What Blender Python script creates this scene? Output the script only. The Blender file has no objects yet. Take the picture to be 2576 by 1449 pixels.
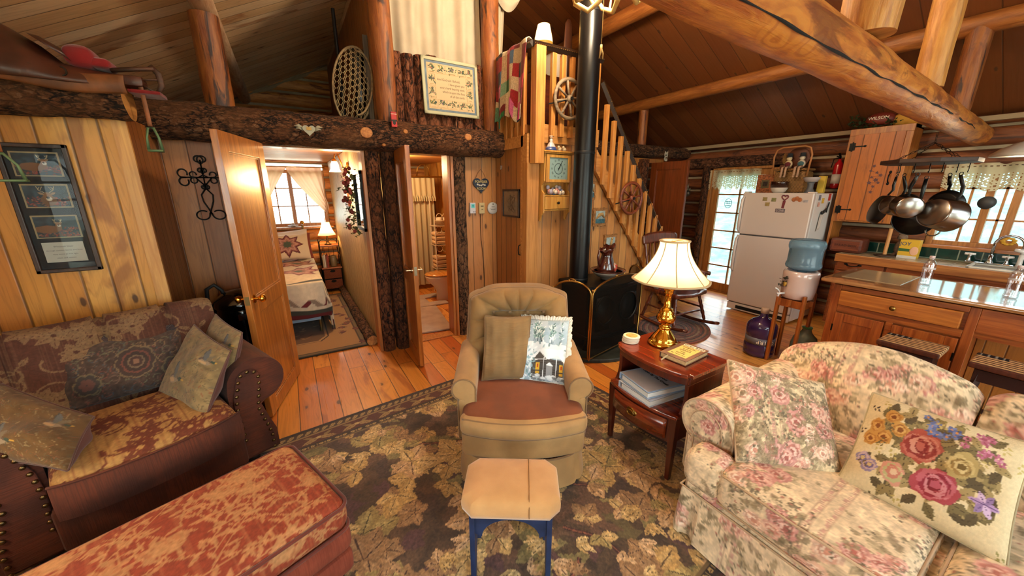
import bpy, math, random
import numpy as np
from mathutils import Vector, Matrix, noise as mnoise
SC = bpy.context.scene
COL = SC.collection
PI = math.pi
# ---------------------------------------------------------------- camera, world, exposure, daylight
cam_d = bpy.data.cameras.new('camera')
cam_d.sensor_width = 36.0
cam_d.lens = 907.5 / 2576 * 36.0
cam_d.clip_start = 0.03
cam_o = bpy.data.objects.new('camera', cam_d)
COL.objects.link(cam_o)
cam_o.location = (0, 0, 1.64)
cam_o.rotation_euler = (math.radians(90 - 15.158), 0, math.radians(58.854 - 90))
SC.camera = cam_o
SC.view_settings.view_transform = 'Standard'
SC.view_settings.look = 'None'
SC.view_settings.gamma = 1.0
SC.view_settings.use_curve_mapping = False
SC.view_settings.exposure = 0.58
try:
 cy = SC.cycles
 cy.max_bounces = 7; cy.diffuse_bounces = 4; cy.glossy_bounces = 3
 cy.transmission_bounces = 7; cy.transparent_max_bounces = 10
 cy.caustics_reflective = False; cy.caustics_refractive = False
 cy.sample_clamp_indirect = 6.0
 cy.use_denoising = True
except Exception:
 pass
W = bpy.data.worlds.new('world'); SC.world = W; W.use_nodes = True
_n = W.node_tree; _b = _n.nodes['Background']
_tc = _n.nodes.new('ShaderNodeTexCoord'); _sp = _n.nodes.new('ShaderNodeSeparateXYZ')
_rp = _n.nodes.new('ShaderNodeValToRGB')
_n.links.new(_tc.outputs['Generated'], _sp.inputs[0]); _n.links.new(_sp.outputs['Z'], _rp.inputs[0])
_rp.color_ramp.elements[0].position = 0.0; _rp.color_ramp.elements[0].color = (1.0, .97, .90, 1)
_rp.color_ramp.elements[1].position = 0.6; _rp.color_ramp.elements[1].color = (.86, .92, 1.0, 1)
_n.links.new(_rp.outputs[0], _b.inputs['Color'])
WORLD_STRENGTH = 7.5
_b.inputs['Strength'].default_value = WORLD_STRENGTH
def lamp(name, kind, loc, energy, color, size=.1, rot=None, sy=None):
 d = bpy.data.lights.new(name, kind); d.energy = energy; d.color = color
 if kind == 'POINT': d.shadow_soft_size = size
 if kind == 'SUN': d.angle = size
 if kind == 'AREA':
  d.size = size
  if sy: d.shape = 'RECTANGLE'; d.size_y = sy
 o = bpy.data.objects.new(name, d); o.location = loc
 if rot: o.rotation_euler = rot
 COL.objects.link(o)
 return o
def portal(name, loc, rot, sx, sy):
 o = lamp(name, 'AREA', loc, 1, (1, 1, 1), sx, rot, sy)
 o.data.cycles.is_portal = True
 return o
# daylight comes in through the windows; portals only guide the sampling of the sky
R90 = PI / 2
portal('window_portal_east', (6.35, .25, 1.5), (0, R90, 0), .9, 1.6)
portal('window_portal_door', (6.35, 3.1, 1.0), (0, R90, 0), 1.9, .9)
portal('window_portal_bedroom', (.1, 7.35, 1.52), (-R90, 0, 0), .9, 1.0)
portal('window_portal_south', (-.15, -3.05, 1.25), (R90, 0, 0), 2.7, 2.0)
portal('window_portal_southeast', (3.2, -3.05, 1.25), (R90, 0, 0), 2.4, 2.0)
portal('added_gable_portal', (2.2, -3.05, 3.05), (R90, 0, 0), 2.8, 1.15)
lamp('sun', 'SUN', (0, -20, 30), 11, (1, .95, .86), .01, (math.radians(24), 0, 0))
portal('window_portal_west', (-2.05, .6, 1.5), (0, -R90, 0), 1.3, 1.8)
# ---------------------------------------------------------------- colour, nodes
def lin1(c):
 return c / 12.92 if c <= .04045 else ((c + .055) / 1.055) ** 2.4
def C(h, a=1.0):
 h = h.lstrip('#')
 return tuple(lin1(int(h[i:i + 2], 16) / 255) for i in (0, 2, 4)) + (a,)
def S(h):
 h = h.lstrip('#')
 return np.array([int(h[i:i + 2], 16) / 255 for i in (0, 2, 4)])
class NT:
 def __init__(s, name):
  s.m = bpy.data.materials.new(name); s.m.use_nodes = True
  s.t = s.m.node_tree; s.p = s.t.nodes['Principled BSDF']; s.out = s.t.nodes['Material Output']
 def n(s, typ, inp=None, out=0, **pr):
  nd = s.t.nodes.new('ShaderNode' + typ)
  for k, v in pr.items(): setattr(nd, k, v)
  for k, v in (inp or {}).items(): s.set(nd.inputs[k], v)
  return nd.outputs[out] if out is not None else nd
 def set(s, sock, v):
  if isinstance(v, bpy.types.NodeSocket): s.t.links.new(v, sock)
  else: sock.default_value = v
 def P(s, **kw):
  for k, v in kw.items():
   s.set(s.p.inputs[k.replace('_', ' ')], v)
  return s.m
 def m_(s, op, a, b=0.0, c=0.0, clamp=False):
  return s.n('Math', {0: a, 1: b, 2: c}, operation=op, use_clamp=clamp)
 def ss(s, x, lo, hi, a=0.0, b=1.0):
  return s.n('MapRange', {0: x, 1: lo, 2: hi, 3: a, 4: b}, interpolation_type='SMOOTHSTEP')
 def ramp(s, fac, stops, interp='LINEAR'):
  nd = s.t.nodes.new('ShaderNodeValToRGB'); s.set(nd.inputs[0], fac)
  cr = nd.color_ramp; cr.interpolation = interp
  while len(cr.elements) < len(stops): cr.elements.new(.5)
  for e, (p, c) in zip(cr.elements, stops):
   e.position = p; e.color = C(c) if isinstance(c, str) else c
  return nd.outputs[0]
 def mix(s, f, a, b, mode='MIX'):
  nd = s.t.nodes.new('ShaderNodeMix'); nd.data_type = 'RGBA'; nd.blend_type = mode
  s.set(nd.inputs[0], f)
  s.set(nd.inputs[6], C(a) if isinstance(a, str) else a)
  s.set(nd.inputs[7], C(b) if isinstance(b, str) else b)
  return nd.outputs[2]
 def obj(s):
  return s.n('TexCoord', out=3)
 def sep(s, v):
  nd = s.n('SeparateXYZ', {0: v}, out=None); return nd.outputs
 def vec(s, x, y, z):
  return s.n('CombineXYZ', {0: x, 1: y, 2: z})
 def noise(s, v, sc, det=3, rough=.5, dist=0.0, out=0):
  return s.n('TexNoise', {'Vector': v, 'Scale': sc, 'Detail': det, 'Roughness': rough, 'Distortion': dist}, out=out)
 def vor(s, v, sc, feat='F1', out=0, rnd=1.0):
  return s.n('TexVoronoi', {'Vector': v, 'Scale': sc, 'Randomness': rnd}, out=out, feature=feat)
 def bump(s, h, st=.3, d=.01):
  return s.n('Bump', {'Height': h, 'Strength': st, 'Distance': d})
MAT = {}
def mcache(f):
 def g(name, *a, **k):
  if name not in MAT: MAT[name] = f(name, *a, **k)
  return MAT[name]
 return g
@mcache
def plain(name, col, rough=.5, metal=0.0, coat=0.0, emit=None, es=0.0, var=.0, sc=20, bump=0.0, trans=0.0, ior=1.45, alpha=1.0, sheen=0.0):
 t = NT(name)
 c = C(col)
 if var:
  nz = t.noise(t.obj(), sc, 4)
  c = t.mix(t.ss(nz, .3, .7, 0, 1), tuple(x * (1 - var) for x in c[:3]) + (1,), tuple(min(1, x * (1 + var)) for x in c[:3]) + (1,))
 t.P(Base_Color=c, Roughness=rough, Metallic=metal, IOR=ior)
 if coat: t.P(Coat_Weight=coat, Coat_Roughness=.12)
 if emit: t.P(Emission_Color=C(emit), Emission_Strength=es)
 if trans: t.P(Transmission_Weight=trans)
 if alpha < 1: t.P(Alpha=alpha)
 if sheen: t.P(Sheen_Weight=sheen, Sheen_Roughness=.4)
 if bump: t.P(Normal=t.bump(t.noise(t.obj(), sc * 4, 4), bump, .004))
 return t.m
@mcache
def fabric(name, col, rough=.9, sc=260, bump=.25, var=.18, rib=None, sheen=.25, col2=None):
 """woven / velvet cloth; rib='x','y','z' gives chenille ribs repeating along that axis"""
 t = NT(name); o = t.obj(); x = t.sep(o)
 nz = t.noise(o, 7, 4); fine = t.noise(o, sc, 2)
 c = C(col); d = C(col2) if col2 else tuple(v * (1 - var * 2) for v in c[:3]) + (1,)
 cc = t.mix(t.ss(nz, .3, .72), d, c)
 h = fine
 if rib:
  a = x['xyz'.index(rib)]
  wv = t.noise(t.vec(*[t.m_('MULTIPLY', x[i], 220 if 'xyz'[i] == rib else 9) for i in range(3)]), 1, 3)
  cc = t.mix(t.m_('MULTIPLY', t.ss(wv, .45, .62), .55), cc, d, 'MIX'); h = wv
 t.P(Base_Color=cc, Roughness=rough, Sheen_Weight=sheen, Sheen_Roughness=.45, Normal=t.bump(h, bump, .003))
 return t.m
@mcache
def colmat(name, rough=.85, sc=300, bump=.2, sheen=.15, coat=0.0, spec=.3):
 """surface whose pattern colours sit in its own dense mesh"""
 t = NT(name)
 a = t.n('Attribute', attribute_name='Col')
 t.P(Base_Color=a, Roughness=rough, Specular_IOR_Level=spec)
 if sheen: t.P(Sheen_Weight=sheen, Sheen_Roughness=.5)
 if coat: t.P(Coat_Weight=coat, Coat_Roughness=.08)
 if bump: t.P(Normal=t.bump(t.noise(t.obj(), sc, 3), bump, .003))
 return t.m
@mcache
def plank(name, ac, al, w, cols, groove=.006, knots=.55, rough=.42, coat=.0, endlen=None, gd=.3, grain=.35, bump=.35, stain=None):
 """boards: ac/al = axis index across / along the boards, w = board width in metres"""
 t = NT(name); x = t.sep(t.obj())
 A, L, T = x[ac], x[al], x[3 - ac - al]
 a = t.m_('DIVIDE', A, w); i = t.m_('FLOOR', a); fr = t.m_('SUBTRACT', a, i)
 idx = i
 d = t.m_('MULTIPLY', t.m_('MINIMUM', fr, t.m_('SUBTRACT', 1.0, fr)), w)
 if endlen:
  r0 = t.n('TexWhiteNoise', {'W': t.m_('MULTIPLY', i, 3.17)}, noise_dimensions='1D')
  l = t.m_('DIVIDE', t.m_('ADD', L, t.m_('MULTIPLY', r0, endlen)), endlen)
  li = t.m_('FLOOR', l); lf = t.m_('SUBTRACT', l, li)
  idx = t.m_('ADD', i, t.m_('MULTIPLY', li, 37.7))
  d = t.m_('MINIMUM', d, t.m_('MULTIPLY', t.m_('MINIMUM', lf, t.m_('SUBTRACT', 1.0, lf)), endlen))
 wn = t.n('TexWhiteNoise', {'W': t.m_('MULTIPLY', idx, 7.31)}, out=None, noise_dimensions='1D')
 rv = wn.outputs['Value']
 base = t.ramp(rv, [(k / (len(cols) - 1), c) for k, c in enumerate(cols)])
 off = t.m_('MULTIPLY', rv, 40)
 gv = t.vec(t.m_('ADD', t.m_('MULTIPLY', A, 60), off), t.m_('MULTIPLY', L, 2.2), off)
 g1 = t.noise(gv, 1, 5, .6, .8)
 cv = t.vec(t.m_('ADD', t.m_('MULTIPLY', A, 9), off), t.m_('MULTIPLY', L, .9), off)
 cn = t.noise(cv, 1, 2, .5, .5)
 rg = t.m_('SINE', t.m_('MULTIPLY', cn, 70)); rg = t.ss(rg, .2, 1.0)
 col = t.mix(t.m_('MULTIPLY', t.ss(g1, .5, .75), grain), base, (.10, .035, .008, 1))
 col = t.mix(t.m_('MULTIPLY', rg, grain * .5), col, (.16, .06, .015, 1))
 if knots:
  kv = t.vec(t.m_('MULTIPLY', A, 8.5), t.m_('MULTIPLY', L, 3.8), t.m_('MULTIPLY', T, .01))
  vn = t.n('TexVoronoi', {'Vector': kv, 'Scale': 1.0, 'Randomness': 1.0}, out=None)
  ds = vn.outputs['Distance']; cc = vn.outputs['Color']; cr = t.n('SeparateColor', {0: cc})
  wob = t.noise(t.obj(), 35, 2)
  ds = t.m_('ADD', ds, t.m_('MULTIPLY', t.m_('SUBTRACT', wob, .5), .09))
  on = t.m_('LESS_THAN', cr, knots)
  ring = t.m_('MULTIPLY', t.ss(ds, .34, .06), on)
  core = t.m_('MULTIPLY', t.ss(ds, .15, .08), on)
  col = t.mix(t.m_('MULTIPLY', ring, .35), col, (.22, .07, .015, 1))
  col = t.mix(t.m_('MULTIPLY', core, .85), col, (.035, .012, .006, 1))
 if stain:
  sn = t.noise(t.vec(t.m_('MULTIPLY', A, 5), t.m_('MULTIPLY', L, 1.6), off), 1, 4, .6, .6)
  col = t.mix(t.m_('MULTIPLY', t.ss(sn, .56, .68), .75), col, C(stain))
 gm = t.ss(d, groove * .25, groove)
 col = t.mix(t.ss(d, groove * .2, groove, 1 - gd, 0.0), col, (.02, .008, .003, 1))
 h = t.m_('ADD', gm, t.m_('MULTIPLY', g1, .12))
 t.P(Base_Color=col, Roughness=t.ss(g1, .2, .8, rough - .08, rough + .1), Normal=t.bump(h, bump, .006))
 if coat: t.P(Coat_Weight=coat, Coat_Roughness=.12)
 return t.m
@mcache
def wood(name, dark, light, ax=2, rough=.4, coat=.0, sc=1.0, streak=.5, bump=.15):
 """one-piece timber, grain along object axis ax"""
 t = NT(name); x = t.sep(t.obj())
 v = t.vec(*[t.m_('MULTIPLY', x[i], (2.0 if i == ax else 38.0) * sc) for i in range(3)])
 g = t.noise(v, 1, 5, .6, .6)
 v2 = t.vec(*[t.m_('MULTIPLY', x[i], (.7 if i == ax else 7.0) * sc) for i in range(3)])
 rg = t.ss(t.m_('SINE', t.m_('MULTIPLY', t.noise(v2, 1, 2, .5, .4), 50)), 0.0, 1.0)
 col = t.mix(t.ss(g, .3, .7), dark, light)
 col = t.mix(t.m_('MULTIPLY', rg, streak * .5), col, dark)
 t.P(Base_Color=col, Roughness=rough, Normal=t.bump(g, bump, .003))
 if coat: t.P(Coat_Weight=coat, Coat_Roughness=.1)
 return t.m
@mcache
def bark(name, ax, c=('#150c09', '#4a2a1a', '#6d452c', '#7d6a5c'), sc=1.0, rough=.9, bump=1.0):
 t = NT(name); x = t.sep(t.obj())
 v = t.vec(*[t.m_('MULTIPLY', x[i], (7.0 if i == ax else 15.0) * sc) for i in range(3)])
 n1 = t.noise(v, 1.0, 8, .68, 1.6); n2 = t.noise(v, 3.2, 6, .65, .8); n3 = t.noise(t.obj(), 3.5 * sc, 4)
 ed = t.vor(t.n('VectorMath', {0: v, 1: t.n('TexNoise', {'Vector': v, 'Scale': 1.5, 'Detail': 3}, out=1)}, operation='ADD'), 1.6, 'DISTANCE_TO_EDGE')
 cr = t.ss(t.m_('ADD', ed, t.m_('MULTIPLY', t.m_('SUBTRACT', n2, .5), .35)), -.02, .14)
 h = t.m_('MULTIPLY', t.m_('ADD', t.m_('MULTIPLY', n2, .55), t.m_('MULTIPLY', n1, .6)), t.m_('ADD', .68, t.m_('MULTIPLY', cr, .32)))
 col = t.ramp(h, [(.40, c[0]), (.52, c[1]), (.62, c[2]), (.76, c[3])])
 col = t.mix(t.m_('MULTIPLY', t.ss(n3, .5, .66), .55), col, C(c[2]))
 t.P(Base_Color=col, Roughness=rough, Specular_IOR_Level=.3, Normal=t.bump(h, bump, .025))
 return t.m
@mcache
def peeled(name, ax, base='#a8642a', light='#c98a42', dark='#4d1f0d', sc=1.0, rough=.55, streak=.6, blotch=.5, bump=.4, coat=0.0):
 """debarked log: long streaks of leftover inner bark and swirling knots"""
 t = NT(name); x = t.sep(t.obj())
 v = t.vec(*[t.m_('MULTIPLY', x[i], (1.6 if i == ax else 11.0) * sc) for i in range(3)])
 vb = t.vec(*[t.m_('MULTIPLY', x[i], (4.0 if i == ax else 8.0) * sc) for i in range(3)])
 s1 = t.noise(v, 1, 6, .62, 1.2); s2 = t.noise(v, 3, 5, .6, .5)
 b = t.noise(vb, 1, 4, .55, 1.0)
 col = t.mix(t.ss(s2, .32, .7), base, light)
 vd = t.vor(t.n('VectorMath', {0: vb, 1: t.n('TexNoise', {'Vector': vb, 'Scale': .9, 'Detail': 2}, out=1)}, operation='ADD'), .75)
 rings = t.ss(t.m_('SINE', t.m_('MULTIPLY', vd, 42)), -.2, 1.0)
 near = t.ss(vd, .5, .15)
 col = t.mix(t.m_('MULTIPLY', near, blotch), col, C(light))
 col = t.mix(t.m_('MULTIPLY', t.m_('MULTIPLY', rings, near), blotch * .6), col, C(base))
 col = t.mix(t.m_('MULTIPLY', t.ss(s1, .52, .62), streak), col, C(dark))
 col = t.mix(t.m_('MULTIPLY', t.ss(b, .55, .72), streak * .5), col, C(dark))
 t.P(Base_Color=col, Roughness=rough, Normal=t.bump(t.m_('ADD', s1, t.m_('MULTIPLY', s2, .5)), bump, .02))
 if coat: t.P(Coat_Weight=coat, Coat_Roughness=.25)
 return t.m
@mcache
def glass(name, tint='#ffffff', rough=.0, mixf=.12, k=1.0):
 """thin clear pane or bottle wall: mostly see-through with a mirror sheen"""
 t = NT(name)
 tr = t.n('BsdfTransparent', {0: C(tint)}); gl = t.n('BsdfGlossy', {0: (1, 1, 1, 1), 'Roughness': rough})
 fr = t.m_('MULTIPLY', t.m_('MULTIPLY', t.n('Fresnel', {'IOR': 1.45}), k), t.m_('SUBTRACT', 1.0, t.n('NewGeometry', out=6)))
 mx = t.n('MixShader', {0: t.m_('ADD', fr, mixf * .3, clamp=True), 1: tr, 2: gl})
 t.t.links.new(mx, t.out.inputs[0])
 return t.m
# ---------------------------------------------------------------- mesh building
def rot(ax, deg):
 return Matrix.Rotation(math.radians(deg), 4, ax)
def tr(x, y, z):
 return Matrix.Translation((x, y, z))
class MB:
 def __init__(s):
  s.v = []; s.f = []; s.mi = []; s.c = []; s.n = 0; s.m = None; s.hascol = False
 def add(s, v, f, mi=0, col=None):
  v = np.asarray(v, float).reshape(-1, 3)
  if s.m is not None:
   M = np.array(s.m); v = v @ M[:3, :3].T + M[:3, 3]
  k = s.n
  s.v.append(v); s.n += len(v)
  if isinstance(f, np.ndarray): f = f.tolist()
  s.f.extend([[a + k for a in q] for q in f]); s.mi.extend([mi] * len(f))
  if col is not None: s.hascol = True
  s.c.append(np.broadcast_to(np.asarray(col if col is not None else (1, 1, 1), float), (len(v), 3)))
  return s
 def box(s, c, d, mi=0, m=None):
  x, y, z = d[0] / 2, d[1] / 2, d[2] / 2
  v = np.array([(i, j, k) for k in (-z, z) for j in (-y, y) for i in (-x, x)])
  if m is not None:
   M = np.array(m); v = v @ M[:3, :3].T + M[:3, 3]
  v = v + np.array(c)
  return s.add(v, [(0, 2, 3, 1), (4, 5, 7, 6), (0, 1, 5, 4), (2, 6, 7, 3), (0, 4, 6, 2), (1, 3, 7, 5)], mi)
 def bx(s, x0, x1, y0, y1, z0, z1, mi=0):
  return s.box(((x0 + x1) / 2, (y0 + y1) / 2, (z0 + z1) / 2), (x1 - x0, y1 - y0, z1 - z0), mi)
 def tube(s, pts, r, n=8, closed=False, cap=True, mi=0, flat=1.0):
  P = [Vector(p) for p in pts]; N = len(P)
  rr = [r] * N if not hasattr(r, '__len__') else list(r)
  T = []
  for i in range(N):
   a = P[(i - 1) % N] if closed else P[max(i - 1, 0)]
   b = P[(i + 1) % N] if closed else P[min(i + 1, N - 1)]
   d = (b - a); T.append(d.normalized() if d.length > 1e-9 else Vector((0, 0, 1)))
  up = Vector((0, 0, 1)) if abs(T[0].z) < .9 else Vector((1, 0, 0))
  u = (up - T[0] * up.dot(T[0])).normalized(); vs = []
  for i in range(N):
   u = (u - T[i] * u.dot(T[i]))
   u = u.normalized() if u.length > 1e-6 else T[i].orthogonal().normalized()
   w = T[i].cross(u)
   for k in range(n):
    a = 2 * PI * k / n
    vs.append(P[i] + u * (math.cos(a) * rr[i]) + w * (math.sin(a) * rr[i] * flat))
  f = []
  for i in range(N if closed else N - 1):
   for k in range(n):
    a = i * n + k; b = i * n + (k + 1) % n; c = ((i + 1) % N) * n + (k + 1) % n; d = ((i + 1) % N) * n + k
    f.append((a, b, c, d))
  if cap and not closed:
   f.append(tuple(reversed(range(n)))); f.append(tuple((N - 1) * n + k for k in range(n)))
  return s.add([tuple(q) for q in vs], f, mi)
 def cyl(s, p0, p1, r0, r1=None, n=20, mi=0):
  return s.tube([p0, p1], [r0, r0 if r1 is None else r1], n, mi=mi)
 def lathe(s, prof, c=(0, 0, 0), n=28, mi=0, m=None, sx=1.0, sy=1.0):
  prof = np.array(prof, float); k = len(prof); a = np.arange(n) * 2 * PI / n
  v = np.zeros((k, n, 3)); v[:, :, 0] = prof[:, 0:1] * np.cos(a) * sx; v[:, :, 1] = prof[:, 0:1] * np.sin(a) * sy; v[:, :, 2] = prof[:, 1:2]
  v = v.reshape(-1, 3)
  if m is not None:
   M = np.array(m); v = v @ M[:3, :3].T + M[:3, 3]
  v = v + np.array(c)
  f = [(i * n + j, i * n + (j + 1) % n, (i + 1) * n + (j + 1) % n, (i + 1) * n + j) for i in range(k - 1) for j in range(n)]
  if prof[0, 0] > 1e-4: f.append(tuple(reversed(range(n))))
  if prof[-1, 0] > 1e-4: f.append(tuple((k - 1) * n + j for j in range(n)))
  return s.add(v, f, mi)
 def prism(s, poly, h0, h1, axis='z', mi=0):
  """polygon in the plane across `axis` (z: x,y; y: x,z; x: y,z), extruded h0..h1"""
  n = len(poly); v = []
  for h in (h0, h1):
   for a, b in poly:
    v.append((a, b, h) if axis == 'z' else (a, h, b) if axis == 'y' else (h, a, b))
  ar = sum(poly[i][0] * poly[(i + 1) % n][1] - poly[(i + 1) % n][0] * poly[i][1] for i in range(n))
  fl = (ar > 0) ^ (axis == 'y')
  f = [tuple(reversed(range(n))), tuple(range(n, 2 * n))] + [(i, (i + 1) % n, n + (i + 1) % n, n + i) for i in range(n)]
  if not fl: f = [tuple(reversed(q)) for q in f]
  return s.add(v, f, mi)
 def ball(s, c, r, n=14, mi=0, m=None):
  r = (r, r, r) if not hasattr(r, '__len__') else r
  k = max(6, n // 2 + 1)
  v = [(r[0] * math.sin(PI * i / k) * math.cos(2 * PI * j / n), r[1] * math.sin(PI * i / k) * math.sin(2 * PI * j / n), r[2] * math.cos(PI * i / k)) for i in range(1, k) for j in range(n)]
  v += [(0, 0, r[2]), (0, 0, -r[2])]
  f = [(i * n + j, (i + 1) * n + j, (i + 1) * n + (j + 1) % n, i * n + (j + 1) % n) for i in range(k - 2) for j in range(n)]
  t, b = (k - 1) * n, (k - 1) * n + 1
  f += [(t, j, (j + 1) % n) for j in range(n)] + [(b, (k - 2) * n + (j + 1) % n, (k - 2) * n + j) for j in range(n)]
  v = np.array(v)
  if m is not None:
   M = np.array(m); v = v @ M[:3, :3].T
  return s.add(v + np.array(c), f, mi)
 def grid(s, P, col=None, cu=False, cv=False, flip=False, mi=0):
  P = np.asarray(P, float); nu, nv = P.shape[:2]
  I = np.arange(nu * nv).reshape(nu, nv)
  if cu: I = np.vstack([I, I[:1]])
  if cv: I = np.hstack([I, I[:, :1]])
  q = np.stack([I[:-1, :-1], I[1:, :-1], I[1:, 1:], I[:-1, 1:]], -1).reshape(-1, 4)
  if flip: q = q[:, ::-1]
  return s.add(P.reshape(-1, 3), q, mi, None if col is None else np.asarray(col).reshape(-1, 3))
 def softbox(s, d, r, step=.02, tex=None, bulge=(0, 0, 0), c=(0, 0, 0), off=(0, 0), mi=0, warp=None):
  """cushion-like rounded box; tex(a,b)->colour laid over it, top first, running down the sides"""
  d = np.array(d, float); h = d / 2; c = np.array(c, float)
  for ax in range(3):
   ua, va = [(1, 2), (0, 2), (0, 1)][ax]
   nu = max(4, int(d[ua] / step) + 2); nv = max(4, int(d[va] / step) + 2)
   def lad(n, hh):
    t = np.linspace(-1, 1, n); return hh * t
   U, V = np.meshgrid(lad(nu, h[ua]), lad(nv, h[va]), indexing='ij')
   for sg in (-1, 1):
    p = np.zeros(U.shape + (3,)); p[..., ua] = U; p[..., va] = V; p[..., ax] = sg * h[ax]
    q = np.clip(p, -(h - r), h - r); e = p - q
    L = np.linalg.norm(e, axis=-1, keepdims=True); L[L == 0] = 1
    o = q + e / L * r
    for b in range(3):
     if bulge[b]:
      k = [i for i in range(3) if i != b]
      w = (1 - (o[..., k[0]] / h[k[0]]) ** 2) * (1 - (o[..., k[1]] / h[k[1]]) ** 2)
      o[..., b] += np.sign(o[..., b]) * bulge[b] * np.clip(w, 0, 1) ** .7 * np.abs(o[..., b] / h[b])
    col = None
    if tex is not None:
     x, y, z = p[..., 0], p[..., 1], p[..., 2]
     if ax == 2: a, b_ = x, y
     elif ax == 1: a, b_ = x, sg * (h[1] + h[2] - z)
     else: a, b_ = sg * (h[0] + h[2] - z), y
     col = tex(a + off[0], b_ + off[1])
    if warp is not None: o = warp(o)
    s.grid(o + c, col, flip=((sg > 0) ^ (ax != 1)) , mi=mi)
  return s
 def extr(s, prof, x0, x1, nx, tex=None, seg=None, caps=(True, True), scale=None, mi=0, off=(0, 0), capoff=(0, 0), ncap=10, axis='x', bulge=0.0):
  """closed profile (a,b) swept along an axis; caps shrink onto the line seg=((a,b),(a,b)) and bulge outwards"""
  pr = np.array(prof, float); N = len(pr)
  L = np.concatenate([[0], np.cumsum(np.linalg.norm(np.diff(np.vstack([pr, pr[:1]]), axis=0), axis=1))])[:N]
  xs = np.linspace(x0, x1, nx)
  def put(x, ab):
   o = np.zeros(np.broadcast(x, ab[..., 0]).shape + (3,))
   if axis == 'x': o[..., 0] = x; o[..., 1] = ab[..., 0]; o[..., 2] = ab[..., 1]
   else: o[..., 0] = ab[..., 0]; o[..., 1] = x; o[..., 2] = ab[..., 1]
   return o
  P = np.stack([put(x, scale(pr, (x - x0) / (x1 - x0)) if scale else pr) for x in xs])
  col = None
  if tex is not None:
   X, LL = np.meshgrid(xs, L, indexing='ij'); col = tex(X + off[0], LL + off[1])
  s.grid(P, col, cv=True, flip=(axis == 'y'), mi=mi)
  if seg is None:
   cc = pr.mean(0); seg = (cc, cc)
  a0, a1 = np.array(seg[0], float), np.array(seg[1], float); dd = a1 - a0; l2 = max(dd @ dd, 1e-12)
  for k, on in enumerate(caps):
   if not on: continue
   x = xs[-k]; q = scale(pr, float(k)) if scale else pr
   tt = np.clip(((q - a0) @ dd) / l2, 0, 1)[:, None]; tgt = a0 + tt * dd
   ts = np.linspace(0, 1, ncap)
   G = np.stack([q + (tgt - q) * t for t in ts])
   sg = -1 if k == 0 else 1
   bl = (np.sin(ts * PI / 2) * bulge * sg)[:, None] * np.ones((1, N))
   PP = put(x + bl, G)
   cl = tex(G[..., 0] + capoff[0], G[..., 1] + capoff[1]) if tex is not None else None
   s.grid(PP, cl, cv=True, flip=((k == 0) ^ (axis == 'y')) ^ True, mi=mi)
  return s
 def build(s, name, mat, parent=None, smooth=False, bevel=0.0, seg=2, solid=0.0, angle=40):
  me = bpy.data.meshes.new(name)
  V = np.concatenate(s.v) if s.v else np.zeros((0, 3))
  me.from_pydata(V.tolist(), [], s.f)
  for m in (mat if isinstance(mat, (list, tuple)) else [mat]): me.materials.append(m)
  if any(s.mi): me.polygons.foreach_set('material_index', s.mi)
  if s.hascol:
   ca = me.color_attributes.new('Col', 'FLOAT_COLOR', 'POINT')
   cc = np.ones((len(V), 4), np.float32); cc[:, :3] = np.concatenate(s.c)
   ca.data.foreach_set('color', cc.ravel())
  if smooth:
   me.polygons.foreach_set('use_smooth', [True] * len(me.polygons))
   if smooth != 'all':
    try: me.set_sharp_from_angle(angle=math.radians(angle))
    except Exception: pass
  me.update()
  o = bpy.data.objects.new(name, me); COL.objects.link(o)
  if parent is not None: o.parent = parent
  if solid:
   md = o.modifiers.new('solid', 'SOLIDIFY'); md.thickness = solid; md.offset = 0
  if bevel:
   md = o.modifiers.new('bevel', 'BEVEL'); md.width = bevel; md.segments = seg; md.limit_method = 'ANGLE'; md.angle_limit = math.radians(35)
  return o
def tag(o, label=None, cat=None, group=None, kind=None):
 if label: o['label'] = label
 if cat: o['category'] = cat
 if group: o['group'] = group
 if kind: o['kind'] = kind
 return o
def thing(name, label, cat, loc=(0, 0, 0), rz=0.0, group=None, rx=0.0, ry=0.0):
 o = bpy.data.objects.new(name, None); COL.objects.link(o); o.empty_display_size = .05
 o.location = loc; o.rotation_euler = (math.radians(rx), math.radians(ry), math.radians(rz))
 return tag(o, label, cat, group)
def struct(o, label=None):
 o['kind'] = 'structure'
 if label: o['label'] = label
 return o
def dup(root, loc=None, rz=None, label=None, group=None):
 r = root.copy(); COL.objects.link(r)
 if loc is not None: r.location = loc
 if rz is not None: r.rotation_euler.z = math.radians(rz)
 if label: r['label'] = label
 if group: r['group'] = group
 for ch in root.children:
  c = ch.copy(); COL.objects.link(c); c.parent = r
  for g in ch.children:
   d = g.copy(); COL.objects.link(d); d.parent = c
 return r
def text(body, size, mat, parent, loc, rotm=None, align='CENTER', ext=.0004, name='lettering', bold=0.0, sx=1.0, shear=0.0):
 cu = bpy.data.curves.new(name, 'FONT'); cu.body = body; cu.size = size; cu.align_x = align; cu.align_y = 'CENTER'
 cu.extrude = ext; cu.offset = bold; cu.resolution_u = 3; cu.shear = shear
 cu.materials.append(mat)
 q = bpy.data.objects.new(name, cu); COL.objects.link(q)
 me = bpy.data.meshes.new_from_object(q); bpy.data.objects.remove(q); bpy.data.curves.remove(cu)
 me.name = name; o = bpy.data.objects.new(name, me); COL.objects.link(o)
 M = tr(*loc) @ (rotm if rotm is not None else Matrix.Identity(4)) @ Matrix.Diagonal((sx, 1, 1, 1))
 o.matrix_local = M
 if parent is not None: o.parent = parent
 return o
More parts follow.
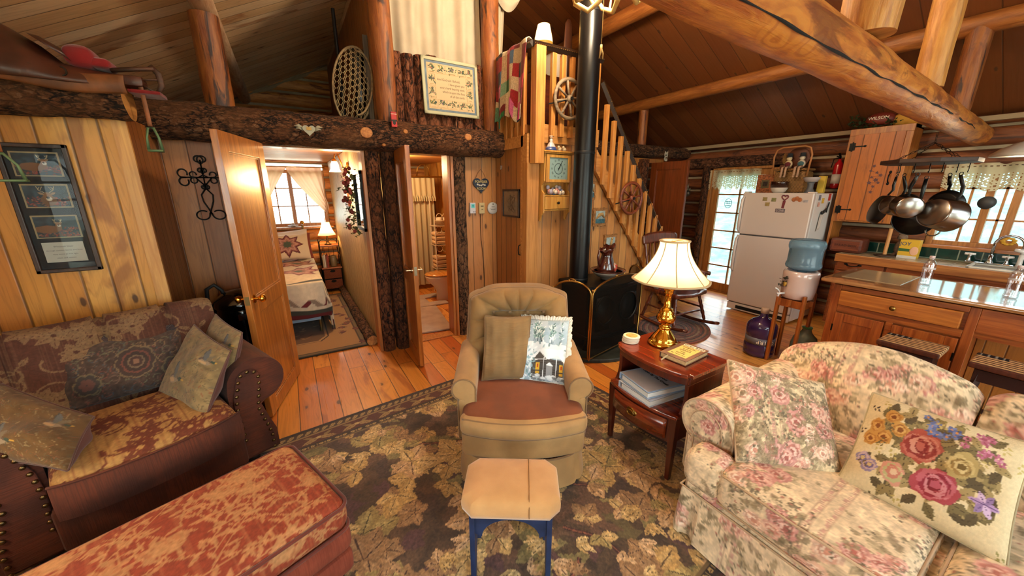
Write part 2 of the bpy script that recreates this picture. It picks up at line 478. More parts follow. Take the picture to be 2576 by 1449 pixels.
# ---------------------------------------------------------------- pattern painter (plain numpy polygons, read at mesh points)
class Cv:
 def __init__(s, w, h, ppm, bg):
  s.w, s.h, s.ppm = w, h, ppm
  s.W, s.H = int(w * ppm), int(h * ppm)
  s.a = np.zeros((s.H, s.W, 3)) + S(bg)
 def poly(s, pts, col, al=1.0, wrap=False):
  p = np.asarray(pts, float) * s.ppm
  if wrap:
   for dx in (-s.W, 0, s.W):
    for dy in (-s.H, 0, s.H): s._poly(p + (dx, dy), col, al)
  else: s._poly(p, col, al)
 def _poly(s, p, col, al):
  x0, y0 = np.floor(p.min(0)).astype(int); x1, y1 = np.ceil(p.max(0)).astype(int) + 1
  x0 = max(x0, 0); y0 = max(y0, 0); x1 = min(x1, s.W); y1 = min(y1, s.H)
  if x1 <= x0 or y1 <= y0: return
  X = np.arange(x0, x1) + .5; Y = (np.arange(y0, y1) + .5)[:, None]
  m = np.zeros((y1 - y0, x1 - x0), bool)
  q = np.roll(p, -1, 0)
  for (ax, ay), (bx, by) in zip(p, q):
   if ay == by: continue
   c = ((ay > Y) != (by > Y)) & (X < (bx - ax) * (Y - ay) / (by - ay) + ax)
   m ^= c
  c = S(col) if isinstance(col, str) else np.asarray(col)
  v = s.a[y0:y1, x0:x1]; v[m] = v[m] * (1 - al) + c * al
 def ell(s, x, y, rx, ry, col, ang=0.0, al=1.0, n=20, wob=0.0, rng=None, wrap=False):
  t = np.arange(n) * 2 * PI / n
  r = 1 + (wob * (rng.random(n) - .5) * 2 if rng is not None and wob else 0)
  px, py = rx * np.cos(t) * r, ry * np.sin(t) * r
  ca, sa = math.cos(ang), math.sin(ang)
  s.poly(np.stack([x + px * ca - py * sa, y + px * sa + py * ca], 1), col, al, wrap)
 def leaf(s, x, y, ang, L, Wd, col, vein=None, al=1.0, teeth=0, wrap=False, k=.45):
  n = 13; t = np.linspace(0, 1, n)
  w = Wd / 2 * np.sin(PI * t ** (.85)) ** .9
  if teeth: w = w * (1 + .28 * (np.arange(n) % 2))
  a = np.stack([t * L, w], 1); b = np.stack([t[::-1] * L, -w[::-1]], 1)
  p = np.vstack([a, b]); ca, sa = math.cos(ang), math.sin(ang)
  p = np.stack([x + p[:, 0] * ca - p[:, 1] * sa, y + p[:, 0] * sa + p[:, 1] * ca], 1)
  s.poly(p, col, al, wrap)
  if vein: s.stroke([(x, y), (x + L * .85 * ca, y + L * .85 * sa)], max(Wd * .05, .6 / s.ppm), vein, al, wrap)
 def lobed(s, x, y, ang, R, cols, rng, n=5, wrap=False):
  """big multi-lobed garden leaf"""
  for i in range(n):
   a = ang + (i - (n - 1) / 2) * 1.15 + (rng.random() - .5) * .3
   L = R * (1 - .18 * abs(i - (n - 1) / 2)) * (.85 + .3 * rng.random())
   c = cols[rng.integers(len(cols))]
   s.leaf(x, y, a, L, L * .62, c[0], None, teeth=1, wrap=wrap)
   s.leaf(x + L * .12 * math.cos(a), y + L * .12 * math.sin(a), a + .12, L * .72, L * .3, c[1], None, .8, teeth=1, wrap=wrap)
   s.stroke([(x, y), (x + L * .8 * math.cos(a), y + L * .8 * math.sin(a))], max(R * .03, 1 / s.ppm), c[2], 1, wrap)
 def stroke(s, pts, w, col, al=1.0, wrap=False):
  P = np.asarray(pts, float)
  for a, b in zip(P[:-1], P[1:]):
   d = b - a; L = np.hypot(*d)
   if L < 1e-9: continue
   n = np.array([-d[1], d[0]]) / L * w / 2
   s.poly([a + n, b + n, b - n, a - n], col, al, wrap)
 def rose(s, x, y, r, cols, rng, wrap=False):
  """cols: outer .. inner"""
  for k, c in enumerate(cols):
   rr = r * (1 - k / len(cols) * .92)
   s.ell(x + (rng.random() - .5) * r * .12, y + (rng.random() - .5) * r * .12, rr, rr * .86, c, rng.random() * 6, 1, 18, .16, rng, wrap)
   if k and k < len(cols) - 1:
    for j in range(4):
     a = rng.random() * 6.28
     s.stroke([(x + rr * .9 * math.cos(a + t), y + rr * .78 * math.sin(a + t)) for t in (0, .3, .6, .9)], r * .05, cols[(k + 2) % len(cols)], .8, wrap)
 def mottle(s, amp, sc, rng):
  k = max(2, int(s.H / (sc * s.ppm))), max(2, int(s.W / (sc * s.ppm)))
  g = rng.random(k)
  yi = np.linspace(0, k[0] - 1.001, s.H); xi = np.linspace(0, k[1] - 1.001, s.W)
  y0 = yi.astype(int); x0 = xi.astype(int); fy = (yi - y0)[:, None]; fx = xi - x0
  v = g[y0][:, x0] * (1 - fy) * (1 - fx) + g[y0 + 1][:, x0] * fy * (1 - fx) + g[y0][:, x0 + 1] * (1 - fy) * fx + g[y0 + 1][:, x0 + 1] * fy * fx
  s.a *= (1 + amp * (v - .5) * 2)[..., None]
 def tex(s, ox=0.0, oy=0.0, wrap=True, swap=False):
  lin = np.clip(s.a, 0, 1); lin = np.where(lin <= .04045, lin / 12.92, ((lin + .055) / 1.055) ** 2.4)
  def f(a, b):
   if swap: a, b = b, a
   i = np.floor((np.asarray(a) + ox) * s.ppm).astype(int); j = np.floor((np.asarray(b) + oy) * s.ppm).astype(int)
   if wrap: i %= s.W; j %= s.H
   else: i = np.clip(i, 0, s.W - 1); j = np.clip(j, 0, s.H - 1)
   return lin[j, i]
  return f
def pillow(mb, w, h, t, tex=None, n=40, mi=0, pinch=.07, pw=2.2, back=None, wob=0.0, seed=1, plane=True):
 """scatter cushion lying in local xy, belly along z; corners drawn out, sides drawn in; the two faces meet in a seam"""
 u = np.linspace(-1, 1, n); U, V = np.meshgrid(u, u, indexing='ij')
 X = w / 2 * U * (1 - pinch * (1 - V ** 2) * np.abs(U) ** 3); Y = h / 2 * V * (1 - pinch * (1 - U ** 2) * np.abs(V) ** 3)
 Z = t / 2 * (np.clip(1 - np.abs(U) ** pw, 0, 1) * np.clip(1 - np.abs(V) ** pw, 0, 1)) ** .55
 if wob:
  rg = np.random.default_rng(seed)
  for _ in range(7):
   a, b, ph = rg.normal(0, 2.2), rg.normal(0, 2.2), rg.random() * 6
   Z = Z * (1 + wob * np.sin(a * U * 2 + b * V * 2 + ph) * .5)
 for sg in (1, -1):
  P = np.stack([X, Y, sg * Z], -1)
  tx = tex if sg > 0 or back is None else back
  cl = tx((U + 1) / 2 * w, (V + 1) / 2 * h) if tx is not None else None
  mb.grid(P, cl, flip=(sg < 0), mi=mi)
 k = list(range(n))
 ring = [(X[i, 0], Y[i, 0], 0) for i in k] + [(X[-1, i], Y[-1, i], 0) for i in k[1:]] + [(X[i, -1], Y[i, -1], 0) for i in k[::-1][1:]] + [(X[0, i], Y[0, i], 0) for i in k[::-1][1:-1]]
 return ring
def log(name, p0, p1, r0, r1, mats, parent=None, seed=0, n=28, rings=40, amp=.05, fr=3.0, label=None, cat=None, kind=None, group=None, flatz=1.0):
 """round log between two points, knobbly, with sawn ends (material slot 1)"""
 p0, p1 = Vector(p0), Vector(p1); L = (p1 - p0).length; d = (p1 - p0).normalized()
 up = Vector((0, 0, 1)) if abs(d.z) < .9 else Vector((0, 1, 0))
 a = up.cross(d).normalized(); b = d.cross(a)
 mb = MB(); P = np.zeros((rings, n, 3)); sv = Vector((seed * 7.7, seed * 3.1, seed))
 for i in range(rings):
  t = i / (rings - 1); c = p0 + d * (L * t) - p0; r = r0 + (r1 - r0) * t
  for k in range(n):
   an = 2 * PI * k / n; dr = a * math.cos(an) + b * math.sin(an) * flatz
   q = c + dr * r
   w = 1 + amp * (mnoise.noise(q * fr + sv) + .5 * mnoise.noise(q * fr * 3.1 + sv))
   P[i, k] = tuple(c + dr * (r * w))
 mb.grid(P, cv=True)
 mb.add(P[0], [tuple(range(n))], 1); mb.add(P[-1], [tuple(reversed(range(n)))], 1)
 o = mb.build(name, mats, parent, smooth=True, angle=60)
 o.location = p0
 tag(o, label, cat, group, kind)
 return o
# ================================================================= materials of the house
PINE = ['#c08339', '#cc9342', '#bb7a32', '#d6a050', '#b06d2e']
M_wall_x = plank('pine_boards_x', 0, 2, .125, PINE, knots=.55, groove=.009, stain='#8a5528')          # boards upright, wall runs along X
M_wall_y = plank('pine_boards_y', 1, 2, .155, PINE, knots=.5, stain='#8a5528')
M_dark_x = plank('aged_boards_x', 0, 2, .15, ['#9a5c28', '#a8682e', '#8f5324', '#b07234'], knots=.5, grain=.5)
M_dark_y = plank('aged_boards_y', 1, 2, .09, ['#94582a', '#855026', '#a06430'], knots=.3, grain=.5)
M_heart_x = plank('honey_boards_x', 0, 2, .125, ['#ab7440', '#b78048', '#a0683a'], knots=.75)
M_closet_y = plank('closet_boards_y', 1, 2, .11, ['#98622f', '#8c592c', '#a36c37'], knots=.5, groove=.009)
M_white_y = plank('limed_boards_y', 1, 2, .06, ['#d6bd86', '#ccae72', '#dfc894'], knots=.2, groove=.012, gd=.25, grain=.6)
M_floor = plank('floor_boards', 0, 1, .142, ['#cf8434', '#d99444', '#bd6a28', '#e0a250', '#c97c30', '#a8501c'], groove=.005, knots=.35, rough=.34, coat=.2, endlen=1.5, gd=.12, grain=.3, bump=.2, stain='#96501f')
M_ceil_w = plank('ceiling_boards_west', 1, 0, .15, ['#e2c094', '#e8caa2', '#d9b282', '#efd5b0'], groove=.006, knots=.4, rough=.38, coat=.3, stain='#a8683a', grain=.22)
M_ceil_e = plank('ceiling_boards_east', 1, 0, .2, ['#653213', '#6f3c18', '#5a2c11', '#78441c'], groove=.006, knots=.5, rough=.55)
M_bark_x = bark('bark_x', 0, c=('#120b08', '#3e2315', '#684226', '#8a7058'), sc=1.3); M_bark_z = bark('bark_z', 2, c=('#120b08', '#3d2214', '#62391f', '#6a4c38'))
M_slab = bark('bark_slabs', 2, c=('#1b0d08', '#5a2f1b', '#7b4a30', '#8a6a52'), sc=.9)
M_endgrain = wood('sawn_end', '#8a5524', '#c08a48', 1, .6, sc=.6)
M_log_dark = peeled('dark_wall_log', 1, '#5a2d16', '#7a4420', '#2c130a', streak=.8, blotch=.3, rough=.6)
M_log_darkx = peeled('dark_wall_log_x', 0, '#a8642c', '#cc8a46', '#54200c', streak=.8, blotch=.4, rough=.6)
M_chink = plain('chinking', '#9b8a70', .95, var=.15, sc=6, bump=.4)
M_tie = peeled('peeled_tie_log', 0, '#914816', '#bd7a30', '#54200a', streak=.7, blotch=1.0, rough=.5, bump=.5)
M_post = peeled('stripped_post', 2, '#6d3512', '#8f541f', '#2a0d07', streak=1.0, blotch=.2)
M_post_pale = peeled('hewn_pale_post', 2, '#a56c2c', '#c48f48', '#7a4418', streak=.5, blotch=.2)
M_purlin = peeled('white_purlin', 1, '#b8906a', '#d3b494', '#7a4a30', streak=.3, blotch=.3)
M_purlin_o = peeled('orange_purlin', 1, '#7d4518', '#9a5e28', '#542608', streak=.35, blotch=.3)
M_trim = wood('fir_trim', '#8f5424', '#b87838', 2, .4, coat=.2)
M_door = wood('fir_door', '#8a4d20', '#b9732f', 2, .3, coat=.5, streak=.6)
M_doorx = wood('fir_door_rail', '#8a4d20', '#b9732f', 0, .3, coat=.5, streak=.6)
M_brass = plain('polished_brass', '#d9a441', .12, 1.0)
M_black = plain('black_iron', '#0c0b0b', .45, .6)
M_cream = plain('cream_paint', '#e6dcc4', .5)
M_dark = plain('dark_recess', '#0a0706', .9)
def wallbox(name, mat, boxes, label=None):
 mb = MB()
 for b in boxes: mb.bx(*b)
 return struct(mb.build(name, mat), label)
# ---- floor, roof, outer walls
wallbox('floor', M_floor, [(-1.8, 6.15, -2.85, 7.1, -.12, 0)], 'wide varnished pine floor boards')
RX, RZ, SL = 2.2, 4.215, .49
def roofz(x): return RZ - SL * abs(x - RX)
def roofplane(name, mat, x0, x1):
 mb = MB(); z0, z1 = roofz(x0), roofz(x1)
 mb.add([(x0, -2.9, z0), (x1, -2.9, z1), (x1, 7.2, z1), (x0, 7.2, z0), (x0, -2.9, z0 + .08), (x1, -2.9, z1 + .08), (x1, 7.2, z1 + .08), (x0, 7.2, z0 + .08)],
           [(0, 1, 2, 3), (7, 6, 5, 4), (0, 4, 5, 1), (1, 5, 6, 2), (2, 6, 7, 3), (3, 7, 4, 0)])
 return struct(mb.build(name, mat))
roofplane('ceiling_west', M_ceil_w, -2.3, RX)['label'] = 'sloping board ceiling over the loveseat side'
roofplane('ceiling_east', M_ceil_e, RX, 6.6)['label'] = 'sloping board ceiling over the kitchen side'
wallbox('wall_south', M_wall_x, [(-1.8, 6.1, -2.95, -2.8, 0, .25), (-1.8, -1.5, -2.95, -2.8, .25, 2.3), (1.2, 2.0, -2.95, -2.8, .25, 2.3), (4.4, 6.1, -2.95, -2.8, .25, 2.3), (-1.8, 6.1, -2.95, -2.8, 2.25, 2.45), (-1.8, .8, -2.95, -2.8, 2.45, 3.65), (3.6, 6.1, -2.95, -2.8, 2.45, 3.65), (-1.8, 6.1, -2.95, -2.8, 3.65, 4.3)])
wallbox('wall_west', M_wall_y, [(-1.9, -1.75, -2.9, 7.1, 0, .85), (-1.9, -1.75, -2.9, -.3, .85, 2.3), (-1.9, -1.75, 1.5, 7.1, .85, 2.3)])
def log_wall(name, axis, face, a0, a1, z0, z1, openings, mats, out=1, h=.205, r=.125, gable=False, seed=0, label=None):
 """horizontal logs with chinking between; openings = (a0,a1,z0,z1)"""
 mb = MB(); k = 0; z = z0
 def put(a, off, zz):
  return (face + out * off, a, zz) if axis == 'y' else (a, face + out * off, zz)
 while z < z1 - 1e-6:
  zt = min(z + h, z1); zc = (z + zt) / 2; lo, hi = a0, a1
  if gable:
   lo = max(lo, RX - (RZ - zc) / SL - .35); hi = min(hi, RX + (RZ - zc) / SL + .35)
  segs = [(lo, hi)]
  for (b0, b1, c0, c1) in openings:
   if c0 < zc < c1:
    ns = []
    for s0, s1 in segs:
     if b0 > s0: ns.append((s0, min(b0, s1)))
     if b1 < s1: ns.append((max(b1, s0), s1))
    segs = [q for q in ns if q[1] - q[0] > .02]
  for s0, s1 in segs:
   n = max(2, int((s1 - s0) / .08)); m = 11; P = np.zeros((n, m, 3)); hh = (zt - z) * .5 * .84
   for i in range(n):
    a = s0 + (s1 - s0) * i / (n - 1)
    for j in range(m):
     t = -1 + 2 * j / (m - 1)
     w = mnoise.noise(Vector((a * 2.5, k * 9.1 + seed, t))) * .016
     P[i, j] = put(a, -(r * .55) * math.sqrt(max(0, 1 - t * t)) - w * (1 - t * t), zc + t * hh * (1 + w * 2))
   mb.grid(P, mi=0)
   bx = [put(s0, .012, z), put(s1, .15, zt)]
   lo_ = [min(bx[0][i], bx[1][i]) for i in range(3)]; hi_ = [max(bx[0][i], bx[1][i]) for i in range(3)]
   mb.bx(lo_[0], hi_[0], lo_[1], hi_[1], lo_[2], hi_[2], mi=1)
  z = zt; k += 1
 o = mb.build(name, mats, smooth=True, angle=50)
 return struct(o, label)
log_wall('wall_east', 'y', 6.0, -2.85, 7.05, 0, 2.36, [(2.62, 3.58, -1, 1.98), (-.62, 1.05, 1.06, 1.9)], [M_log_dark, M_chink], label='dark log wall with pale chinking behind the refrigerator')
log_wall('wall_north', 'x', 6.95, -1.8, 6.1, 0, 4.2, [(-.42, .56, 1.05, 1.95)], [M_log_darkx, M_chink], gable=True, seed=5, label='log gable wall with pale chinking')
# light strip where roof meets logs
mb = MB(); mb.bx(5.86, 5.96, -2.85, 7.0, 2.285, 2.33)
struct(mb.build('trim_1', plain('strip_trim', '#8d7a5e', .8)), 'pale strip along the top of the kitchen log wall')
mb = MB()
mb.tube([(-1.75, 6.9, roofz(-1.75) - .03), (RX, 6.9, roofz(RX) - .03)], .03, 4); mb.tube([(RX, 6.9, roofz(RX) - .03), (6, 6.9, roofz(6) - .03)], .03, 4)
struct(mb.build('trim_2', MAT['strip_trim']), 'pale strip under the gable edge of the roof')
# ---- outside ground and hillside
mb = MB(); P = np.zeros((40, 60, 3))
for i in range(40):
 for j in range(60):
  d = (i / 39) ** 1.5 * 45; y = -30 + j
  P[i, j] = (6.2 + d, y, -.3 + max(0, d - 2.5) * .33 + mnoise.noise(Vector((d * .3, y * .3, 0))) * .35 * min(1, d / 4))
mb.grid(P)
t = NT('hillside'); o_ = t.obj()
t.P(Base_Color=t.ramp(t.noise(o_, 2.2, 6, .7), [(.3, '#2c4846'), (.5, '#4c6c6a'), (.7, '#748e8c')]), Roughness=1.0)
struct(mb.build('ground', MAT.setdefault('hillside', t.m), smooth='all'), 'pale sunlit slope outside the kitchen')
mb = MB(); mb.bx(-30, 6.2, -30, -2.95, -.5, -.3); mb.bx(-30, -1.95, -3, 40, -.5, -.3); mb.bx(-2, 6.2, 7.15, 40, -.5, -.3)
struct(mb.build('ground_yard', plain('yard', '#b4b4a0', 1.0, var=.2, sc=1)), 'pale yard around the cabin')
# ---- inner walls
Y0 = 3.75
wallbox('wall_nook', M_wall_x, [(-1.75, -.77, 3.15, 3.25, 0, 2.1)], 'honey pine board wall behind the loveseat')
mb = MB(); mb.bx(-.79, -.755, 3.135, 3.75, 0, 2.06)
struct(mb.build('wall_nook_return', M_dark_y), 'darker side boards of the pine wall')
mb = MB(); mb.bx(-.815, -.75, 3.13, 3.152, 0, 2.05)
struct(mb.build('trim_3', wood('pale_trim', '#b98345', '#d6a45c', 2, .4)), 'pale corner board of the pine wall')
wallbox('wall_bedroom_front', M_dark_x, [(-.79, -.15, Y0, Y0 + .1, 0, 2.08), (-.15, .64, Y0, Y0 + .1, 2.0, 2.12)], 'aged pine wall with the iron scroll cross')
wallbox('wall_bath_front', M_heart_x, [(1.5, 2.05, Y0, Y0 + .1, 0, 2.08), (.9, 1.5, Y0, Y0 + .1, 2.0, 2.1)], 'honey pine wall with the heart sign')
wallbox('wall_bedroom_side', M_white_y, [(.64, .70, 3.86, 6.9, 0, 2.08)], 'pale limed board wall of the bedroom')
wallbox('wall_bath_side', M_wall_y, [(.70, .76, 3.86, 6.9, 0, 2.08), (2.25, 2.31, 3.85, 6.9, 0, 2.1)], 'pine side walls of the bathroom')
wallbox('wall_bath_back', plank('bath_back_boards', 0, 2, .12, ['#6e3c1c', '#7a4520', '#5f3217'], knots=.4), [(.76, 2.25, 6.38, 6.44, 0, 1.78)], 'dark board wall behind the shower curtain')
M_loftb = plank('loft_floor_boards', 1, 0, .14, ['#b0733a', '#bd8042', '#a0642f'], knots=.3)
wallbox('ceiling_bedroom', M_loftb, [(-1.75, 2.31, 3.86, 6.9, 2.09, 2.19), (2.31, 2.9, 3.2, 6.9, 2.12, 2.19)], 'low board ceiling of the bedroom and bathroom')
mb = MB(); mb.bx(2.05, 2.9, 3.14, 3.9, 2.15, 2.25)
struct(mb.build('floor_loft', plank('loft_edge', 1, 0, .14, ['#96602f', '#a56d38'], knots=.3)), 'loft floor above the closet')
# closet side and clock wall
mb = MB(); mb.bx(2.05, 2.09, 3.12, 3.75, 0, 2.17)
struct(mb.build('wall_closet', M_closet_y), 'closet side wall of grooved boards')
def stairtop(x): return 2.0 - (x - 2.92) * 1.36
mb = MB(); mb.prism([(2.05, 0), (4.45, 0), (4.45, 0.02), (2.95, 1.85), (2.95, 2.17), (2.05, 2.17)], 3.10, 3.16, 'y')
struct(mb.build('wall_clock', plank('clock_wall_boards', 0, 2, .118, ['#ad7540', '#b87f47', '#9d6735', '#c08a50'], knots=.55)), 'honey pine wall that carries the clock')
mb = MB(); mb.bx(2.03, 2.17, 3.075, 3.16, 0, 1.9)
struct(mb.build('trim_4', wood('corner_board', '#9a6530', '#bd8546', 2, .45)), 'corner board between the closet and the clock wall')
mb = MB(); mb.bx(2.035, 2.06, 3.16, 3.66, 2.05, 2.16); mb.bx(2.035, 2.06, 3.09, 3.2, 0, 2.16); mb.bx(2.17, 2.95, 3.08, 3.102, 2.09, 2.26)
struct(mb.build('trim_5', wood('loft_face_board', '#a06a34', '#c28c4e', 0, .45)), 'face boards along the loft edge')
wallbox('wall_back_room', plank('backroom_boards', 0, 2, .15, ['#8d5a2e', '#99642f', '#7f4f28'], knots=.4), [(2.9, 4.7, 4.02, 4.1, 0, 2.12), (4.7, 5.3, 4.02, 4.1, 2.06, 2.12)], 'board wall behind the staircase')
wallbox('wall_back_dark', M_dark_y, [(4.6, 6.0, 5.2, 5.26, 0, 2.1)])
# ---- partition logs and posts
log('log_beam', (-.86, 3.66, 2.125), (2.08, 3.66, 2.115), .135, .135, [M_bark_x, M_endgrain], seed=2, rings=90, amp=.10, fr=5, label='long bark covered log beam over the bedroom and bathroom doors', cat='log beam', kind='thing')
log('log_beam', (-1.75, 3.10, 2.105), (-.70, 3.07, 2.125), .098, .10, [M_bark_x, M_endgrain], seed=4, rings=50, amp=.09, fr=5, label='short bark log on top of the pine wall under the saddle', cat='log beam', kind='thing')
log('log_beam', (2.95, 4.05, 2.235), (5.92, 4.05, 2.235), .085, .085, [M_bark_x, M_endgrain], seed=9, rings=60, amp=.08, fr=5, label='bark log beam behind the stair with white letters on it', cat='log beam', kind='thing')
# sawn knots on the long beam
def beam_knot(x, z, r, y=3.525, ry=-12):
 mb = MB(); mb.lathe([(0.001, .012), (r * .5, .012), (r * .92, .008), (r, 0), (r, -.03)], n=22, sx=1.15, m=rot('X', 90))
 return mb, (x, y, z)
kn = [(.66, 2.12, .045), (1.62, 2.15, .032), (1.0, 2.155, .018), (.80, 2.03, .013)]
for x, z, r in kn:
 mb, lc = beam_knot(x, z, r)
 o = mb.build('sawn_knot', wood('knot_wood', '#8a5020', '#b87a38', 1, .6, sc=1.5), smooth=True); o.location = lc
 tag(o, 'sawn knot in the long bark beam, ' + ('the widest, right of the heart ornament' if r > .04 else 'above the right bark post' if r > .03 else 'right of the bathroom door top' if z > 2.1 else 'small one above the paired posts'), 'knot', kind='thing')
# upright bark slab posts
def bark_post(x0, x1, y0, y1, z0, z1, seed, label, mat=M_bark_z):
 mb = MB(); n = 60; m = 20; P = np.zeros((n, m, 3)); cx, cy_ = (x0 + x1) / 2, (y0 + y1) / 2
 for i in range(n):
  z = z0 + (z1 - z0) * i / (n - 1)
  for k in range(m):
   a = 2 * PI * k / m; ca, sa = math.cos(a), math.sin(a)
   s = 1 / max(abs(ca), abs(sa)) ** .55
   w = 1 + .09 * mnoise.noise(Vector((ca * 2 + seed * 5, sa * 2, z * 4))) + .05 * mnoise.noise(Vector((ca * 6, sa * 6 + seed, z * 11)))
   P[i, k] = ((x1 - x0) / 2 * ca * s * w, (y1 - y0) / 2 * sa * s * w, z)
 mb.grid(P, cv=True); mb.add(P[0], [tuple(range(m))], 1); mb.add(P[-1], [tuple(range(m))], 1)
 o = mb.build('bark_post', [mat, M_endgrain], smooth=True, angle=60); o.location = (cx, cy_, 0)
 return tag(o, label, 'post', kind='thing')
M_bark_z2 = bark('bark_z_rust', 2, c=('#120b08', '#4a2817', '#6d4024', '#7c5a40'))
bark_post(.655, .785, 3.66, 3.84, 0, 2.02, 1, 'rust brown bark slab post beside the bedroom doorway', M_bark_z2)
bark_post(.80, .925, 3.64, 3.84, 0, 2.02, 2, 'near black bark slab post on the hinge side of the bathroom door')
bark_post(1.515, 1.655, 3.66, 3.80, 0, 2.02, 3, 'bark slab post right of the bathroom doorway, knots down its edge', bark('bark_z_grey', 2, c=('#15100d', '#4a3222', '#6b4b33', '#7d6752')))
# door frames
mb = MB(); mb.bx(-.165, -.13, 3.70, 3.86, 0, 2.0); mb.bx(.625, .655, 3.70, 3.86, 0, 2.0); mb.bx(-.165, .655, 3.70, 3.86, 1.985, 2.01)
struct(mb.build('trim_6', M_trim, bevel=.003), 'bedroom door frame')
mb = MB(); mb.bx(.92, .945, 3.70, 3.86, 0, 2.0); mb.bx(1.455, 1.515, 3.70, 3.86, 0, 2.0); mb.bx(1.485, 1.515, 3.68, 3.72, 0, 2.0); mb.bx(.92, 1.515, 3.70, 3.86, 1.985, 2.01); mb.bx(.92, 1.5, 3.72, 3.86, 0, .012)
struct(mb.build('trim_7', M_trim, bevel=.003), 'bathroom door frame')
# ---- tall posts, purlins, tie log
def tpost(x, y, z0, z1, r, seed, label, mat=M_post, sq=1.0, r1=None):
 return log('log_post', (x, y, z0), (x, y, z1), r, r1 or r, [mat, M_endgrain], seed=seed, rings=30, amp=.07, fr=3, label=label, cat='log post', kind='thing')
tpost(-.335, 3.68, 2.24, 2.84, .088, 3, 'short stripped log post on the bark beam under the pale purlin')
tpost(.89, 3.68, 2.22, 3.5, .095, 5, 'tall stripped log post between the landing net and the bark slabs')
tpost(1.975, 3.70, 2.2, 4.15, .09, 6, 'tall stripped log post between the bark slabs and the afghan')
tpost(4.8, .88, 2.25, 2.9, .072, 7, 'shortest king post on the big log, nearest the kitchen wall', M_post)
tpost(3.5, .80, 2.25, 3.55, .072, 8, 'pale hewn king post in the middle of the big log', M_post_pale)
tpost(2.2, .73, 2.27, 4.1, .098, 9, 'pale hewn king post nearest the chandelier', M_post_pale)
tpost(4.85, 4.12, 2.31, 2.86, .07, 10, 'short log post on the beam behind the stair', M_post)
log('tie_log', (-1.75, .61, 2.20), (6.02, .90, 2.165), .101, .091, [M_tie, M_endgrain], seed=11, rings=150, n=36, amp=.06, fr=2.2, label='big peeled orange log spanning the room to the kitchen wall', cat='log beam', kind='thing')
# drying crack along the tie log
mb = MB(); pts = []
for i in range(90):
 x = .9 + i * .045; t_ = (x + 1.75) / 7.77; r = .101 - .01 * t_
 an = math.radians(216 + 5 * math.sin(x * 1.1) + 5 * mnoise.noise(Vector((x * 5, 0, 0))) - 2 * x)
 pts.append((x, .61 + .29 * t_ + math.cos(an) * r * 1.0, 2.20 - .035 * t_ + math.sin(an) * r * 1.0))
mb.tube(pts, [.0045 + .002 * math.sin(i * .7) for i in range(90)], 6, flat=.7)
tl = bpy.data.objects['tie_log']
o = mb.build('drying_crack', M_dark); o.parent = tl; o.matrix_parent_inverse = tr(1.75, -.61, -2.20)
def purlin(x, z, r, y0, y1, seed, mat, label):
 return log('purlin_log', (x, y0, z), (x, y1, z), r, r, [mat, M_endgrain], seed=seed, rings=90, amp=.035, fr=2, label=label, cat='purlin', kind='thing')
purlin(-.335, 2.925, .075, -2.8, 6.93, 21, M_purlin, 'pale peeled purlin under the west roof slope')
purlin(.90, 3.50, .10, -2.8, 6.93, 22, M_purlin, 'pale peeled purlin beside the snowshoe')
purlin(2.2, 4.11, .09, -2.8, 6.93, 23, M_purlin_o, 'ridge log at the top of the roof')
purlin(3.5, 3.50, .085, -2.8, 6.93, 24, M_purlin_o, 'orange purlin above the stove pipe')
purlin(4.8, 2.885, .075, -2.8, 6.93, 25, M_purlin_o, 'orange purlin under the kitchen roof slope')
# bark slab cladding above the beam
mb = MB(); x = .955; k = 0
rg = random.Random(4)
while x < 2.02:
 w = rg.uniform(.09, .14); n, m = 30, 8; P = np.zeros((n, m, 3)); top = 2.86 - .03 * (x - .95) + rg.uniform(-.02, .02)
 for i in range(n):
  z = 2.18 + (top - 2.18) * i / (n - 1)
  for j in range(m):
   t = -1 + 2 * j / (m - 1)
   b = .05 * math.sqrt(max(0, 1 - t * t)) + .012 * mnoise.noise(Vector((x * 9 + t * 2, z * 6, k)))
   P[i, j] = (x + w / 2 + t * w / 2 * (1 + .05 * mnoise.noise(Vector((z * 4, k, 2)))), 3.72 - b, z)
 mb.grid(P); x += w + .004; k += 1
mb.bx(.95, 2.03, 3.715, 3.75, 2.18, 2.84)
struct(mb.build('wall_loft', M_slab, smooth=True), 'bark slab boards above the bathroom door')
wallbox('wall_loft_side', M_dark_y, [(.80, .84, 3.8, 6.9, 2.2, 3.45)], 'board wall beside the snowshoe')
